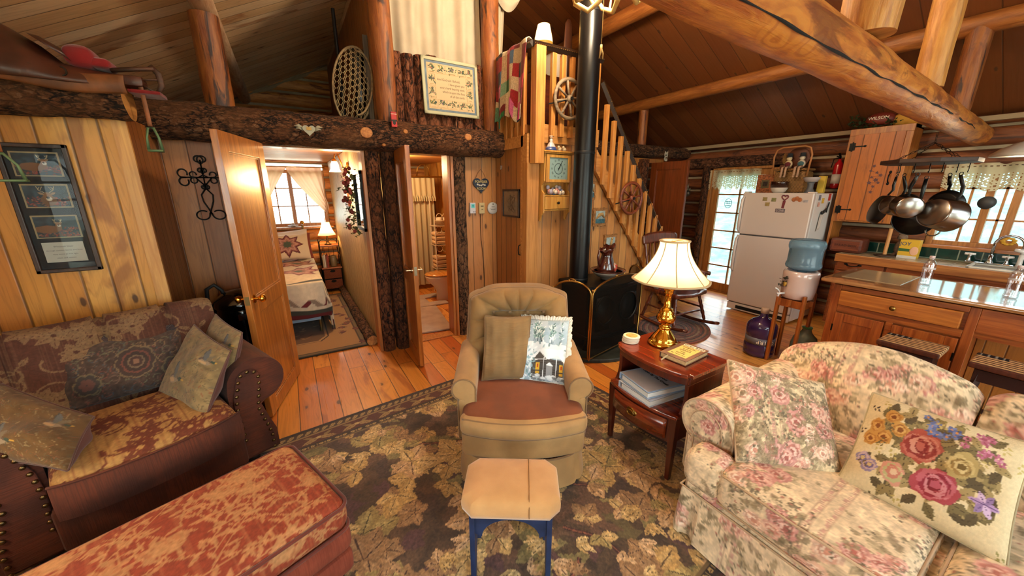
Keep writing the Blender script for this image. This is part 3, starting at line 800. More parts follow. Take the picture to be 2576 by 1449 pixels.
# ---- doors
def panel_door(name, w, h, loc, rz, mats, lbl, knob=None, th=.04, panels=None, kz=.93, knob_mat=None):
 """door leaf hinged at its origin, running along +x"""
 d = thing(name, lbl, 'door', loc, rz); d['kind'] = 'structure'
 panels = panels or [(.10, .78), (.90, h - .12)]
 mb = MB(); st = .11
 mb.bx(0, st, -th / 2, th / 2, 0, h); mb.bx(w - st, w, -th / 2, th / 2, 0, h)
 zs = [0] + [q for p in panels for q in p] + [h]
 for a, b in zip(zs[::2], zs[1::2]): mb.bx(st, w - st, -th / 2, th / 2, a, b)
 mb.build('door_frame', mats[0], d, bevel=.003)
 for a, b in panels:
  pb = MB(); pb.bx(st - .002, w - st + .002, -th * .16, th * .16, a - .002, b + .002)
  g = .012
  for sy in (-1, 1):
   for q in ((st, st + g, a, b), (w - st - g, w - st, a, b), (st, w - st, a, a + g), (st, w - st, b - g, b)):
    pb.bx(q[0], q[1], min(sy * th * .16, sy * th * .36), max(sy * th * .16, sy * th * .36), q[2], q[3])
  pb.build('door_panel', mats[1], d, bevel=.002)
 if knob:
  for sy in (-1, 1):
   kb = MB()
   kb.lathe([(.0301, 0), (.030, .006), (.012, .012), (.010, .028), (.022, .040), (.028, .052), (.024, .064), (.012, .072), (.0001, .074)], n=24, m=rot('X', 90 if sy < 0 else -90), c=(w - .06, sy * th / 2, kz))
   kb.build('door_knob', knob_mat or M_brass, d, smooth=True)
  lb = MB(); lb.bx(w - .001, w + .002, -.014, .014, kz - .03, kz + .03)
  lb.build('latch_plate', plain('dull_brass', '#7d6a45', .4, .9), d)
 return d
d1 = panel_door('door_1', .72, 1.985, (-.13, 3.625, .012), -106.0, (M_door, M_door), 'open varnished bedroom door beside the loveseat', knob=True, kz=.90)
d2 = panel_door('door_2', .57, 1.985, (.935, 3.70, .012), -94.5, (M_door, M_door), 'open narrow bathroom door standing edge on', knob=None)
for sy in (-1, 1):
 kb = MB(); kb.lathe([(.026, 0), (.026, .006), (.010, .009), (.009, .05)], n=18, m=rot('X', 90 if sy < 0 else -90), c=(.51, sy * .02, .93)); kb.tube([(.51, sy * .066, .93), (.47, sy * .072, .93), (.41, sy * .068, .928)], [.009, .010, .007], 10)
 kb.build('lever_handle', plain('satin_nickel', '#b9a98c', .25, 1.0), d2, smooth=True)
lb = MB(); lb.bx(.569, .572, -.013, .013, .89, .97); lb.build('latch_plate', MAT['satin_nickel'], d2)
M_bdoor = wood('brown_door', '#5e2a10', '#7e3d18', 2, .35, coat=.4)
panel_door('door_4', .66, 2.04, (4.985, 3.98, .012), -93.5, (M_bdoor, M_bdoor), 'open dark brown door below the log beam with letters', knob=None, panels=[(.10, 1.93)])
mb = MB(); mb.bx(4.72, 4.86, 3.94, 4.05, 0, 2.1)
struct(mb.build('trim_8', M_bark_z2), 'bark jamb of the brown door')
# ---- windows
M_pane = glass('window_glass', '#eef6f6')
M_wframe = wood('window_wood', '#8d5a2a', '#b87c3e', 2, .45, coat=.1)
def win(name, axis, face, a0, a1, z0, z1, vs, hs, th=.05, fw=.055, lbl=None, bar=.02, thick=()):
 """framed window: vs / hs are bar positions; thick ones are posts"""
 d = thing(name, lbl, 'window', (0, 0, 0)); d['kind'] = 'structure'
 def bxx(mb, p0, p1, q0, q1, dd=th, o=0.0):
  if axis == 'y': mb.bx(face + o - dd / 2, face + o + dd / 2, p0, p1, q0, q1)
  else: mb.bx(p0, p1, face + o - dd / 2, face + o + dd / 2, q0, q1)
 mb = MB(); bxx(mb, a0 - fw, a0, z0 - fw, z1 + fw, .1); bxx(mb, a1, a1 + fw, z0 - fw, z1 + fw, .1); bxx(mb, a0, a1, z0 - fw, z0, .1); bxx(mb, a0, a1, z1, z1 + fw, .1)
 for v in thick: bxx(mb, v - .028, v + .028, z0, z1, .07)
 mb.build('window_frame', M_wframe, d, bevel=.003)
 mb = MB()
 for v in vs: bxx(mb, v - bar / 2, v + bar / 2, z0, z1, .03)
 for h in hs: bxx(mb, a0, a1, h - bar / 2, h + bar / 2, .03)
 if vs or hs: mb.build('glazing_bars', M_wframe, d)
 mb = MB(); bxx(mb, a0, a1, z0, z1, .006); mb.build('window_pane', M_pane, d)
 return d
win('window_1', 'y', 6.03, -.55, 1.0, 1.12, 1.86, [.835, .62, .40, .25, -.2, -.4], [1.66, 1.35], lbl='kitchen window over the sink', thick=(.715, .545, .08, -.08), bar=.018)
win('window_2', 'x', 6.97, -.36, .50, 1.12, 1.90, [-.14, .27], [1.39, 1.67], lbl='bright bedroom window behind the bed', thick=(.065,), bar=.016)
win('window_3', 'x', -2.87, -1.45, 1.15, .3, 2.2, [-.15], [1.4]); win('window_4', 'x', -2.87, 2.05, 4.35, .3, 2.2, [3.2], [1.4])  # unseen south windows, enlarged to throw more light up on the ceilings
win('added_gable_window', 'x', -2.87, (.85), 3.55, 2.5, 3.6, [2.2], []); win('window_5', 'y', -1.82, -.25, 1.45, .9, 2.25, [.6], [1.55])  # unseen windows; the gable one is added to light the ceilings
# glazed outer door
d = thing('door_5', 'glazed outer door with ten panes beside the refrigerator', 'door', (6.0, 2.68, 0)); d['kind'] = 'structure'
mb = MB(); w = .86; mb.bx(-.02, .02, 0, .10, .02, 1.95); mb.bx(-.02, .02, w - .10, w, .02, 1.95); mb.bx(-.02, .02, .1, w - .1, .02, .15); mb.bx(-.02, .02, .1, w - .1, 1.86, 1.95)
mb.build('door_frame', M_wframe, d, bevel=.003)
mb = MB()
mb.bx(-.014, .014, w / 2 - .011, w / 2 + .011, .15, 1.86)
for k in range(1, 6): mb.bx(-.014, .014, .1, w - .1, .15 + k * .285 - .011, .15 + k * .285 + .011)
mb.build('glazing_bars', M_wframe, d)
mb = MB(); mb.bx(-.004, .004, .1, w - .1, .15, 1.86); mb.build('door_glass', M_pane, d)
mb = MB(); mb.bx(5.93, 6.05, 2.6, 2.68, 0, 2.0); mb.bx(5.93, 6.05, 3.54, 3.585, 0, 2.0); mb.bx(5.93, 6.05, 2.6, 3.585, 1.95, 2.0); mb.bx(5.95, 6.1, 2.68, 3.54, 0, .02)
struct(mb.build('trim_9', M_wframe, bevel=.003), 'frame of the glazed outer door')
bark_post(5.86, 5.97, 3.585, 3.69, 0, 2.02, 6, 'narrow bark slab post left of the glazed outer door')
log('log_beam', (5.93, 2.55, 2.06), (5.93, 3.95, 2.06), .075, .08, [bark('bark_y', 1), M_endgrain], seed=12, rings=40, amp=.1, fr=5, label='bark log lintel over the glazed outer door', cat='log beam', kind='thing')
# ================================================================= rug
rng = np.random.default_rng(7)
def paint_rug():
 w, h = 3.40, 2.42
 c = Cv(w, h, 250, '#4a382a')
 pal = [('#b79a66', '#c8ae7c', '#5a4a2c'), ('#a98a55', '#b99c68', '#4c3b24'), ('#8d7b4c', '#a08f5f', '#3f3822'), ('#b08f68', '#c3a581', '#5b4130'), ('#8a6a48', '#9c7d5a', '#432c20')]
 dark = ['#5a5034', '#6b6440', '#40302a', '#503638', '#604636', '#7a7048', '#473728']
 c.mottle(.35, .05, rng)
 for _ in range(420):
  x, y = rng.random() * w, rng.random() * h
  col = dark[rng.integers(len(dark))]
  for k in range(rng.integers(3, 6)):
   c.leaf(x, y, rng.random() * 6.28, .07 + rng.random() * .10, .035 + rng.random() * .05, col, None, .9, teeth=1)
 for _ in range(26):
  x, y, a = rng.random() * w, rng.random() * h, rng.random() * 6.28
  pts = [(x, y)]
  for k in range(8): a += (rng.random() - .5) * .5; x += .05 * math.cos(a); y += .05 * math.sin(a); pts.append((x, y))
  c.stroke(pts, .022, '#3a1f1c'); c.stroke(pts, .008, '#7a4a38')
 for _ in range(330):
  x, y = rng.random() * w, rng.random() * h
  c.lobed(x, y, rng.random() * 6.28, .08 + rng.random() * .12, [pal[rng.integers(len(pal))] for _ in range(2)], rng, n=rng.integers(3, 6))
 for _ in range(160):
  x, y, a = rng.random() * w, rng.random() * h, rng.random() * 6.28
  p = pal[rng.integers(len(pal))]
  for k in range(4): c.leaf(x, y, a + k * .4, .06 + .05 * rng.random(), .028, p[k % 2], p[2], teeth=1)
 c.mottle(.16, .008, rng); c.mottle(.2, .0045, rng)
 # border: dark binding, rope band, russet scroll band, bead band
 B = .25
 def band(d0, d1, col):
  for q in ([(d0, d0), (w - d0, d0), (w - d1, d1), (d1, d1)], [(d0, h - d0), (w - d0, h - d0), (w - d1, h - d1), (d1, h - d1)],
                  [(d0, d0), (d1, d1), (d1, h - d1), (d0, h - d0)], [(w - d0, d0), (w - d1, d1), (w - d1, h - d1), (w - d0, h - d0)]): c.poly(q, col)
 band(0, .03, '#2a1c14'); band(.03, .085, '#3d2b1e'); band(.085, .098, '#8a7148'); band(.098, .19, '#4f241a'); band(.19, .2, '#3a2a1c'); band(.2, .24, '#2d2018'); band(.24, .252, '#6d5838')
 def edges(step):
  for k in range(int(w / step)): yield ((k + .5) * step, 0, 0); yield ((k + .5) * step, h, PI)
  for k in range(int(h / step)): yield (0, (k + .5) * step, -PI / 2); yield (w, (k + .5) * step, PI / 2)
 def P_(x, y, a, u, v):
  return (x + u * math.cos(a) - v * math.sin(a), y + u * math.sin(a) + v * math.cos(a))
 for x, y, a in edges(.052):
  if not (.03 < x < w - .03 or .03 < y < h - .03): continue
  q = P_(x, y, a, -.02, .036); c.leaf(q[0], q[1], a + .75, .062, .026, '#9c8252', '#5b4a2c')
 for x, y, a in edges(.25):
  for s in (-1, 1):
   q = P_(x, y, a, 0, .144); c.leaf(q[0], q[1], a + (PI if s < 0 else 0) + s * .35, .115, .036, '#94794b', '#4a2e1e', teeth=1)
   q = P_(x, y, a, s * .03, .14); c.leaf(q[0], q[1], a + (PI if s < 0 else 0) - s * .5, .07, .024, '#7d6a40')
  q = P_(x, y, a, 0, .144); c.ell(q[0], q[1], .018, .014, '#b39a66', a)
 for x, y, a in edges(.05):
  q = P_(x, y, a, 0, .221); c.ell(q[0], q[1], .014, .011, '#a78c58', a); c.ell(q[0], q[1], .006, .005, '#4a3a22', a)
  q = P_(x, y, a, .025, .221); c.ell(q[0], q[1], .004, .012, '#8a7148', a)
 return c
cv = paint_rug()
tx = cv.tex(wrap=False)
e1, e2 = (.9938, .1115), (-.1115, .9938)
nu, nv = 680, 484
U, V = np.meshgrid(np.linspace(0, 3.40, nu), np.linspace(0, 2.42, nv), indexing='ij')
Z = .011 + .0012 * rng.random(U.shape)
Z[0, :] = Z[-1, :] = 0.001; Z[:, 0] = Z[:, -1] = .001
mb = MB(); mb.grid(np.stack([U, V, Z], -1), tx(U, V))
o = mb.build('area_rug', colmat('rug_pile', .95, 420, .6, sheen=.3), smooth='all')
ex0, ey0 = 2.266 - 3.40, 2.626 - 2.42
o.location = (ex0 * e1[0] + ey0 * e2[0], ex0 * e1[1] + ey0 * e2[1], 0); o.rotation_euler.z = math.atan2(e1[1], e1[0])
tag(o, 'large leaf patterned rug in beige, olive and plum under the seats', 'rug')
# ================================================================= cushions by their four corners
def quad_pillow(name, label, cat, BL, BR, TR, TL, t, tex, mat, group=None, n=60, pinch=.06, pipe=None, wob=.25, seed=1, tw=1.0, th=1.0, back=None, pw=2.4, front=1):
 BL, BR, TR, TL = [np.array(q, float) for q in (BL, BR, TR, TL)]
 c0 = (BL + BR + TR + TL) / 4
 u = np.linspace(0, 1, n); U, V = np.meshgrid(u, u, indexing='ij')
 a, b = 2 * U - 1, 2 * V - 1
 U2 = .5 + a / 2 * (1 - pinch * (1 - b ** 2) * np.abs(a) ** 3); V2 = .5 + b / 2 * (1 - pinch * (1 - a ** 2) * np.abs(b) ** 3)
 base = ((1 - U2) * (1 - V2))[..., None] * BL + (U2 * (1 - V2))[..., None] * BR + (U2 * V2)[..., None] * TR + ((1 - U2) * V2)[..., None] * TL - c0
 nrm = np.cross(BR - BL, TL - BL); nrm /= np.linalg.norm(nrm)
 z = t / 2 * (np.clip(1 - np.abs(a) ** pw, 0, 1) * np.clip(1 - np.abs(b) ** pw, 0, 1)) ** .5
 rg = np.random.default_rng(seed)
 for _ in range(6):
  p, q, ph = rg.normal(0, 2), rg.normal(0, 2), rg.random() * 6
  z = z * (1 + wob * .35 * np.sin(p * a * 2 + q * b * 2 + ph))
 mb = MB()
 for s in (1, -1):
  tf = tex if s > 0 or back is None else back
  mb.grid(base + nrm * (s * z)[..., None], tf(U * tw, V * th) if tf is not None else None, flip=(s < 0))
 o = mb.build(name, mat, smooth='all'); o.location = c0
 tag(o, label, cat, group)
 if pipe:
  k = range(n)
  ring = [base[i, 0] for i in k] + [base[-1, i] for i in k][1:] + [base[i, -1] for i in k][::-1][1:] + [base[0, i] for i in k][::-1][1:-1]
  mb = MB(); mb.tube([tuple(p) for p in ring[::2]], pipe[1], 6, closed=True); p = mb.build('piping', pipe[0], smooth='all'); p.parent = o
  o['ring'] = 0; del o['ring']
 return o, base
def uvconst(col):
 l = np.array(C(col)[:3])
 return lambda a, b: np.broadcast_to(l, np.shape(a) + (3,))
# ================================================================= armchair
M_velvet = fabric('tan_velvet', '#ab8350', .75, 300, .2, .14, sheen=.2)
M_velvet_s = fabric('brown_velvet', '#74380f', .75, 300, .2, .12, sheen=.12)
M_velvet_p = fabric('velvet_piping', '#7d5c38', .8, 300, .1, .05, sheen=.4)
ch = thing('armchair', 'tan velvet swivel armchair with tufted back in the middle of the room', 'armchair', (1.12, 1.75, .012), -29.3)
mb = MB()
def bow(x, y, amt=.07): return y - amt * (1 - (x / .40) ** 2)
def bowed_box(mb, x0, x1, y0, y1, z0, z1, r, amt, puff=0.0, step=.012, flare=0.0):
 def wp(o):
  x, y, z = o[..., 0], o[..., 1], o[..., 2]
  k = np.clip((y1 - (y + (y0 + y1) / 2)) / (y1 - y0), 0, 1)
  o = o.copy(); xx = x + (x0 + x1) / 2
  o[..., 1] = y - amt * k * (1 - (xx / ((x1 - x0) / 2)) ** 2)
  if flare:
   f = np.clip((z1 - z0) / 2 - z, 0, 1) * flare
   o[..., 0] = x * (1 + f); o[..., 1] = o[..., 1] * (1 + f)
  return o
 mb.softbox((x1 - x0, y1 - y0, z1 - z0), r, step, bulge=(0, puff, puff), c=((x0 + x1) / 2, (y0 + y1) / 2, (z0 + z1) / 2), warp=wp)
bowed_box(mb, -.345, .345, -.36, .30, .19, .345, .03, .06)
mb.build('seat_base', M_velvet, ch, smooth='all')
mb = MB(); n = 150; ring = []
for i in range(n):
 a = 2 * PI * i / n; ca, sa = math.cos(a), math.sin(a)
 s = (abs(ca) ** 5 + abs(sa) ** 5) ** -.2
 x, y = .352 * ca * s, .335 * sa * s - .03
 if y < 0: y -= .06 * (1 - (x / .36) ** 2)
 ring.append((x, y))
P = np.zeros((n, 8, 3))
for i, (x, y) in enumerate(ring):
 pl = .018 * (1 if min(abs(x - .29), abs(x + .29)) < .012 and y < -.2 else 0)
 for j in range(8):
  t = j / 7; P[i, j] = (x * (1 + .07 * t - pl), y * (1 + .07 * t - pl * 1.5) , .20 - .175 * t)
mb.grid(P, cu=True)
mb.build('skirt', M_velvet, ch, smooth='all')
mb = MB(); mb.tube([(x * 1.008, y * 1.008, .20) for x, y in ring], .006, 6, closed=True); mb.build('skirt_piping', M_velvet_p, ch, smooth='all')
mb = MB(); bowed_box(mb, -.345, .345, -.37, .2, .335, .45, .045, .07, .02)
sc = mb.build('seat_cushion', [M_velvet_s], ch, smooth='all')
for zz in (.347, .438):
 mb = MB(); xs = np.linspace(-.335, .335, 40)
 mb.tube([(x, -.372 - .066 * (1 - (x / .345) ** 2), zz) for x in xs], .006, 6); mb.build('piping', M_velvet_p, sc, smooth='all')
fr = MB(); bowed_box(fr, -.351, .351, -.390, -.30, .346, .443, .035, .07, .012); fr.build('cushion_front', M_velvet, sc, smooth='all')
# arms
def roll_arm(cx, r, zt, x_in, zb, out=1, xo=None):
 """closed profile (x,z): inner face up, scroll over, outer face down"""
 pts = []
 for a in np.linspace(180, -65, 28):
  pts.append((cx + out * r * math.cos(math.radians(a)) * -1 * -1, zt - r + r * math.sin(math.radians(a))))
 xo = xo if xo is not None else cx + out * r * .55
 prof = [(x_in, zb), (x_in, zt - r * 1.1)] + pts + [(xo, zt - r * 1.75), (xo, zb)]
 out_ = []
 for a, b in zip(prof, prof[1:] + prof[:1]):
  k = max(1, int(np.hypot(b[0] - a[0], b[1] - a[1]) / .02))
  for t in range(k): out_.append((a[0] + (b[0] - a[0]) * t / k, a[1] + (b[1] - a[1]) * t / k))
 return out_
for sg in (-1, 1):
 pr = [(sg * x, z) for x, z in roll_arm(.335, .068, .60, .268, .22, 1, .37)]
 mb = MB()
 pr3 = pr if sg > 0 else pr
 mb.extr(pr3, -.24, .28, 26, seg=((sg * .325, .30), (sg * .33, .53)), axis='y', bulge=.012, scale=lambda q, t: q * np.array([1, 1]) + np.array([0, .03 * t]))
 a = mb.build('arm', M_velvet, ch, smooth='all')
 mb = MB(); mb.tube([(x, -.243, z) for x, z in pr], .005, 6, closed=True); mb.build('piping', M_velvet_p, a, smooth='all')
# tufted back
def back_grid():
 nu, nv = 120, 90; U, V = np.meshgrid(np.linspace(-1, 1, nu), np.linspace(0, 1, nv), indexing='ij')
 hw = .362 - .035 * V; hw = hw * (1 - .25 * np.clip((V - .9) / .1, 0, 1) ** 3)
 X = U * hw; Zz = .40 + .585 * V - .035 * np.abs(U) ** 4 * V
 du = 1 - np.abs(U); dv = 1 - V
 d = np.minimum(du * .33, dv * .6)
 rollh = .09 * np.sqrt(np.clip(1 - ((d - .08) / .08) ** 2, 0, 1)) * (d < .16)
 bodyh = .035 * np.clip((d - .13) / .1, 0, 1)
 H = np.maximum(rollh, bodyh)
 ang = np.arctan2(U * .33, (.62 - V) * -.6 + 1e-6)
 pl = np.abs(np.sin(ang * 6.5)) ** .35
 H = H * (.60 + .40 * pl)
 return X, Zz, H
X, Zz, H = back_grid()
mb = MB(); lean = .20
Y = .20 + lean * (Zz - .4) - H
mb.grid(np.stack([X, Y, Zz], -1))
Yb = .30 + lean * (Zz - .4) + 0 * H
k = np.stack([X * 1.03, Yb, Zz + .006], -1)
mb.grid(k, flip=True)
for sl in ((0, slice(None)), (-1, slice(None)), (slice(None), -1)):
 a_ = np.stack([X, Y, Zz], -1)[sl]; b_ = k[sl]; mid = (a_ + b_) / 2 * np.array([1.03, 1, 1.012])
 mb.grid(np.stack([a_, mid, b_], 0))
bk = mb.build('backrest', fabric('olive_velvet', '#8f6b3a', .75, 300, .2, .16, sheen=.2), ch, smooth='all')
for bx_ in (-.17, -.06, .06, .17):
 mb = MB(); mb.ball((bx_, .20 + lean * .43 - .035, .83), (.012, .007, .012), 10); mb.build('tuft_button', M_velvet_p, bk, smooth='all')
edge = np.concatenate([np.stack([X, Y, Zz], -1)[0, 10:], np.stack([X, Y, Zz], -1)[1:, -1], np.stack([X, Y, Zz], -1)[-1, 10:][::-1]])
mb = MB(); mb.tube([tuple(p) for p in edge[::3]], .006, 6); mb.build('piping', M_velvet_p, bk, smooth='all')
# brown cushion and winter cabin cushion
M_brownc = fabric('brown_cord', '#8a6c44', .9, 260, .4, .12, rib='z')
quad_pillow('cushion', 'plain brown cushion propped in the tan armchair', 'cushion', (.90, 1.86, .475), (1.16, 1.71, .475), (1.27, 1.86, .84), (1.00, 2.0, .85), .10, None, M_brownc, pipe=(M_velvet_p, .005), n=36, seed=3)
def paint_cabin():
 r = np.random.default_rng(3); c = Cv(.36, .42, 420, '#9fb4c4'); w, h = .36, .42
 for k in range(30): c.ell(r.random() * w, .3 + r.random() * .12, .05, .03, ['#b8c9d6', '#8fa9bd', '#c9d3da', '#a7bccb'][k % 4], 0, .6)
 for k in range(16):
  x = .06 + r.random() * .29; y0 = .24; hh = .06 + r.random() * .12
  c.stroke([(x, y0), (x + .004, y0 + hh)], .0035, '#39474f')
  for j in range(16):
   yy = y0 + hh * (.2 + .8 * r.random()); a = PI / 2 + (r.random() - .5) * 2.4
   c.leaf(x, yy, a, .028, .008, ['#bcd0d4', '#7fa3a3', '#dfe8ea', '#4f6f70'][j % 4], None, .9)
 c.poly([(0, .235), (.1, .25), (.25, .238), (.36, .245), (.36, .15), (0, .15)], '#d9e0e4')
 for k in range(40): c.leaf(r.random() * w, .16 + r.random() * .09, r.random() * 3.1, .035, .012, ['#8fa8b2', '#eef2f3', '#5f7880', '#b9c9cf'][k % 4], None, .8)
 c.poly([(.11, .02), (.345, .02), (.345, .14), (.11, .14)], '#4c4a48')
 for k in range(7): c.stroke([(.11, .03 + k * .016), (.345, .03 + k * .016)], .003, '#35302e')
 c.poly([(.09, .13), (.16, .20), (.33, .21), (.36, .135), (.35, .125), (.30, .17), (.235, .135)], '#e4eaee')
 c.poly([(.12, .135), (.165, .185), (.225, .135)], '#54504c')
 for x in (.145, .315):
  c.poly([(x, .07), (x + .028, .07), (x + .028, .115), (x, .115)], '#e0b53a'); c.poly([(x + .008, .08), (x + .02, .08), (x + .02, .108), (x + .008, .108)], '#b83a24'); c.poly([(x, .045), (x + .028, .045), (x + .028, .06), (x, .06)], '#d6a93a')
 c.poly([(.225, .03), (.265, .03), (.265, .10), (.225, .10)], '#8c8f93'); c.poly([(.22, .10), (.27, .10), (.245, .12)], '#e8ecee')
 for x in (.10, .20, .29): c.stroke([(x, .02), (x + .004, .16)], .005, '#dfe6ea')
 for k in range(60): c.leaf(r.random() * .12, r.random() * .2, r.random() * 6, .03, .011, ['#8fb3bb', '#cfe0e3', '#5f8188', '#e8eff0'][k % 4], None, .85)
 for k in range(40): c.ell(.1 + r.random() * .26, r.random() * .035, .02, .008, ['#dfe6ea', '#aebbc2', '#6d747a'][k % 3], 0, .9)
 return c
tx = paint_cabin().tex(wrap=False)
oc, base = quad_pillow('cushion', 'pale blue cushion with a snowy cabin picture and lace edge', 'cushion', (1.09, 1.76, .475), (1.315, 1.545, .475), (1.48, 1.72, .81), (1.27, 1.945, .80), .11, tx, colmat('print_cloth', .85, 260, .15), n=110, seed=5, tw=.36, th=.42, back=uvconst('#c9c2b4'), pinch=.04)
ring = [base[i, 0] for i in range(110)] + [base[-1, i] for i in range(110)] + [base[i, -1] for i in range(109, -1, -1)] + [base[0, i] for i in range(109, -1, -1)]
ring = np.array(ring); nv_ = len(ring); G = np.zeros((nv_, 4, 3))
for i, p in enumerate(ring):
 d = p / np.linalg.norm(p)
 for j in range(4):
  G[i, j] = p + d * (.009 * j) * (1 + .35 * abs(math.sin(i * .26))) + np.array([-.45, -.8, .3]) * (.006 * math.sin(i * 1.1) * j / 3)
mb = MB(); mb.grid(G, cu=True); lo = mb.build('lace_ruffle', plain('white_lace', '#ddd8cc', .9), smooth='all', solid=.002); lo.parent = oc
# ================================================================= suede footstool
st = thing('footstool', 'tan suede topped footstool on dark blue painted legs', 'footstool', (.665, 1.105, .012), -33.0)
M_suede = fabric('suede', '#c99a63', .95, 180, .15, .10, sheen=.5, col2='#b98a55')
mb = MB()
def oct_top(n=9):
 hx, hy, ch_ = .205, .135, .045
 return [(-hx + ch_, -hy), (hx - ch_, -hy), (hx, -hy + ch_), (hx, hy - ch_), (hx - ch_, hy), (-hx + ch_, hy), (-hx, hy - ch_), (-hx, -hy + ch_)]
oc_ = oct_top(); dense = []
for a, b in zip(oc_, oc_[1:] + oc_[:1]):
 for t in np.linspace(0, 1, 14)[:-1]: dense.append((a[0] + (b[0] - a[0]) * t, a[1] + (b[1] - a[1]) * t))
dense = np.array(dense); rings = []
for k, (s, z) in enumerate([(.90, .345), (.985, .35), (1.0, .37), (1.0, .392), (.985, .408), (.95, .418), (.85, .427), (.6, .436), (.3, .44), (.02, .441)]):
 rings.append(np.column_stack([dense * s, np.full(len(dense), z)]))
mb.grid(np.array(rings), cv=True); mb.add(rings[-1], [tuple(range(len(dense)))])
sp = mb.build('seat_pad', M_suede, st, smooth='all')
mb = MB(); mb.tube([(.075, -.138, .36), (.075, -.136, .405), (.075, -.112, .4300), (.075, -.06, .4395), (.075, 0, .4425), (.075, .06, .4395), (.075, .112, .4300), (.075, .136, .405)], .0016, 5); mb.build('seam', plain('seam', '#7d5630', .9), sp)
M_blue = plain('navy_paint', '#1c2b4d', .5, var=.25, sc=14)
for sx in (-1, 1):
 mb = MB(); x = sx * .160
 pr = [(-.115, .345), (-.115, .0), (-.075, .0)] + [(-.075 + .0 + .075 * (1 - math.cos(t)), .17 * math.sin(t)) for t in np.linspace(0, PI / 2, 8)[1:]]
 pr = pr + [(-a, b) for a, b in reversed(pr[:-1])]
 mb.prism(pr, x - .011, x + .011, 'x'); mb.build('leg', M_blue, st, bevel=.002)
for sy in (-1, 1):
 mb = MB()
 pr = [(-.15, .345), (-.15, .24)] + [(-.12 * math.cos(t), .225 + .09 * math.sin(t)) for t in np.linspace(0, PI, 16)] + [(.15, .24), (.15, .345)]
 mb.prism(pr, sy * .098 - .007, sy * .098 + .007, 'y'); mb.build('apron', M_blue, st, bevel=.0015)
# ================================================================= end table
M_mah = wood('mahogany', '#571a0c', '#8a3416', 0, .22, coat=.7); M_mahz = wood('mahogany_leg', '#3d120a', '#5e2010', 2, .3, coat=.5)
et = thing('end_table', 'dark red mahogany end table between the armchair and the floral sofa', 'table', (1.88, 1.25, .012), -90.0)
def top_poly(hw, y0, y1, b, notch=.02):
 p = [(-hw, y1), (-hw, y0 + notch), (-hw + notch, y0 + notch), (-hw + notch, y0)]
 p += [(x, y0 - b * (1 - (x / hw) ** 2)) for x in np.linspace(-hw + notch, hw - notch, 18)][1:-1]
 return p + [(hw - notch, y0), (hw - notch, y0 + notch), (hw, y0 + notch), (hw, y1)]
mb = MB(); mb.prism(top_poly(.265, -.17, .20, .05), .645, .668); mb.build('table_top', M_mah, et, bevel=.004)
mb = MB(); mb.prism(top_poly(.25, -.155, .19, .05, .01), .60, .645); mb.build('top_frieze', M_mahz, et, bevel=.003)
for sx in (-1, 1):
 mb = MB(); pr = [(.19, .42), (.19, .60), (-.15, .60)] + [(-.15 - .02 * math.sin(t * 2) + .055 * math.sin(t) - .08 * (t / (PI / 2)) ** 2.5, .60 - .18 * t / (PI / 2)) for t in np.linspace(0, PI / 2, 12)[1:]]
 mb.prism(pr, sx * .235 - .012, sx * .235 + .012, 'x'); mb.build('side_panel', M_mahz, et, bevel=.003)
mb = MB(); mb.bx(-.235, .235, .175, .19, .42, .60); mb.build('back_panel', M_mahz, et)
mb = MB(); mb.prism(top_poly(.245, -.22, .20, .045, .004), .405, .422); mb.build('shelf', M_mah, et, bevel=.003)
mb = MB(); mb.prism(top_poly(.232, -.205, .19, .045, .004), .245, .405); mb.build('case', M_mahz, et, bevel=.002)
mb = MB(); xs = np.linspace(-.195, .195, 20); P = np.zeros((20, 2, 3))
for i, x in enumerate(xs):
 y = -.212 - .045 * (1 - (x / .235) ** 2); P[i, 0] = (x, y, .268); P[i, 1] = (x, y, .388)
mb.grid(P); dw = mb.build('drawer', M_mah, et, smooth='all', solid=.012)
M_abrass = plain('aged_brass', '#8a6a34', .35, 1.0)
mb = MB(); mb.lathe([(.001, .008), (.018, .008), (.024, .004), (.03, .006), (.034, 0)], n=28, sx=1.15, sy=.8, m=rot('X', 90), c=(-.02, -.262, .328)); mb.tube([(-.02 + .024 * math.cos(a), -.276, .328 + .017 * math.sin(a)) for a in np.linspace(0, 2 * PI, 25)[:-1]], .0035, 6, closed=True)
mb.build('drawer_pull', M_abrass, dw, smooth=True)
for sx in (-1, 1):
 for y in (-.20, .175):
  mb = MB(); a, b = .022, .013; x = sx * .225
  v = [(x - a, y - a, .405), (x + a, y - a, .405), (x + a, y + a, .405), (x - a, y + a, .405), (x - b, y - b, 0), (x + b, y - b, 0), (x + b, y + b, 0), (x - b, y + b, 0)]
  mb.add(v, [(0, 1, 2, 3), (7, 6, 5, 4), (0, 4, 5, 1), (1, 5, 6, 2), (2, 6, 7, 3), (3, 7, 4, 0)]); mb.build('leg', M_mahz, et, bevel=.003)
TT = .682   # table top height in the room
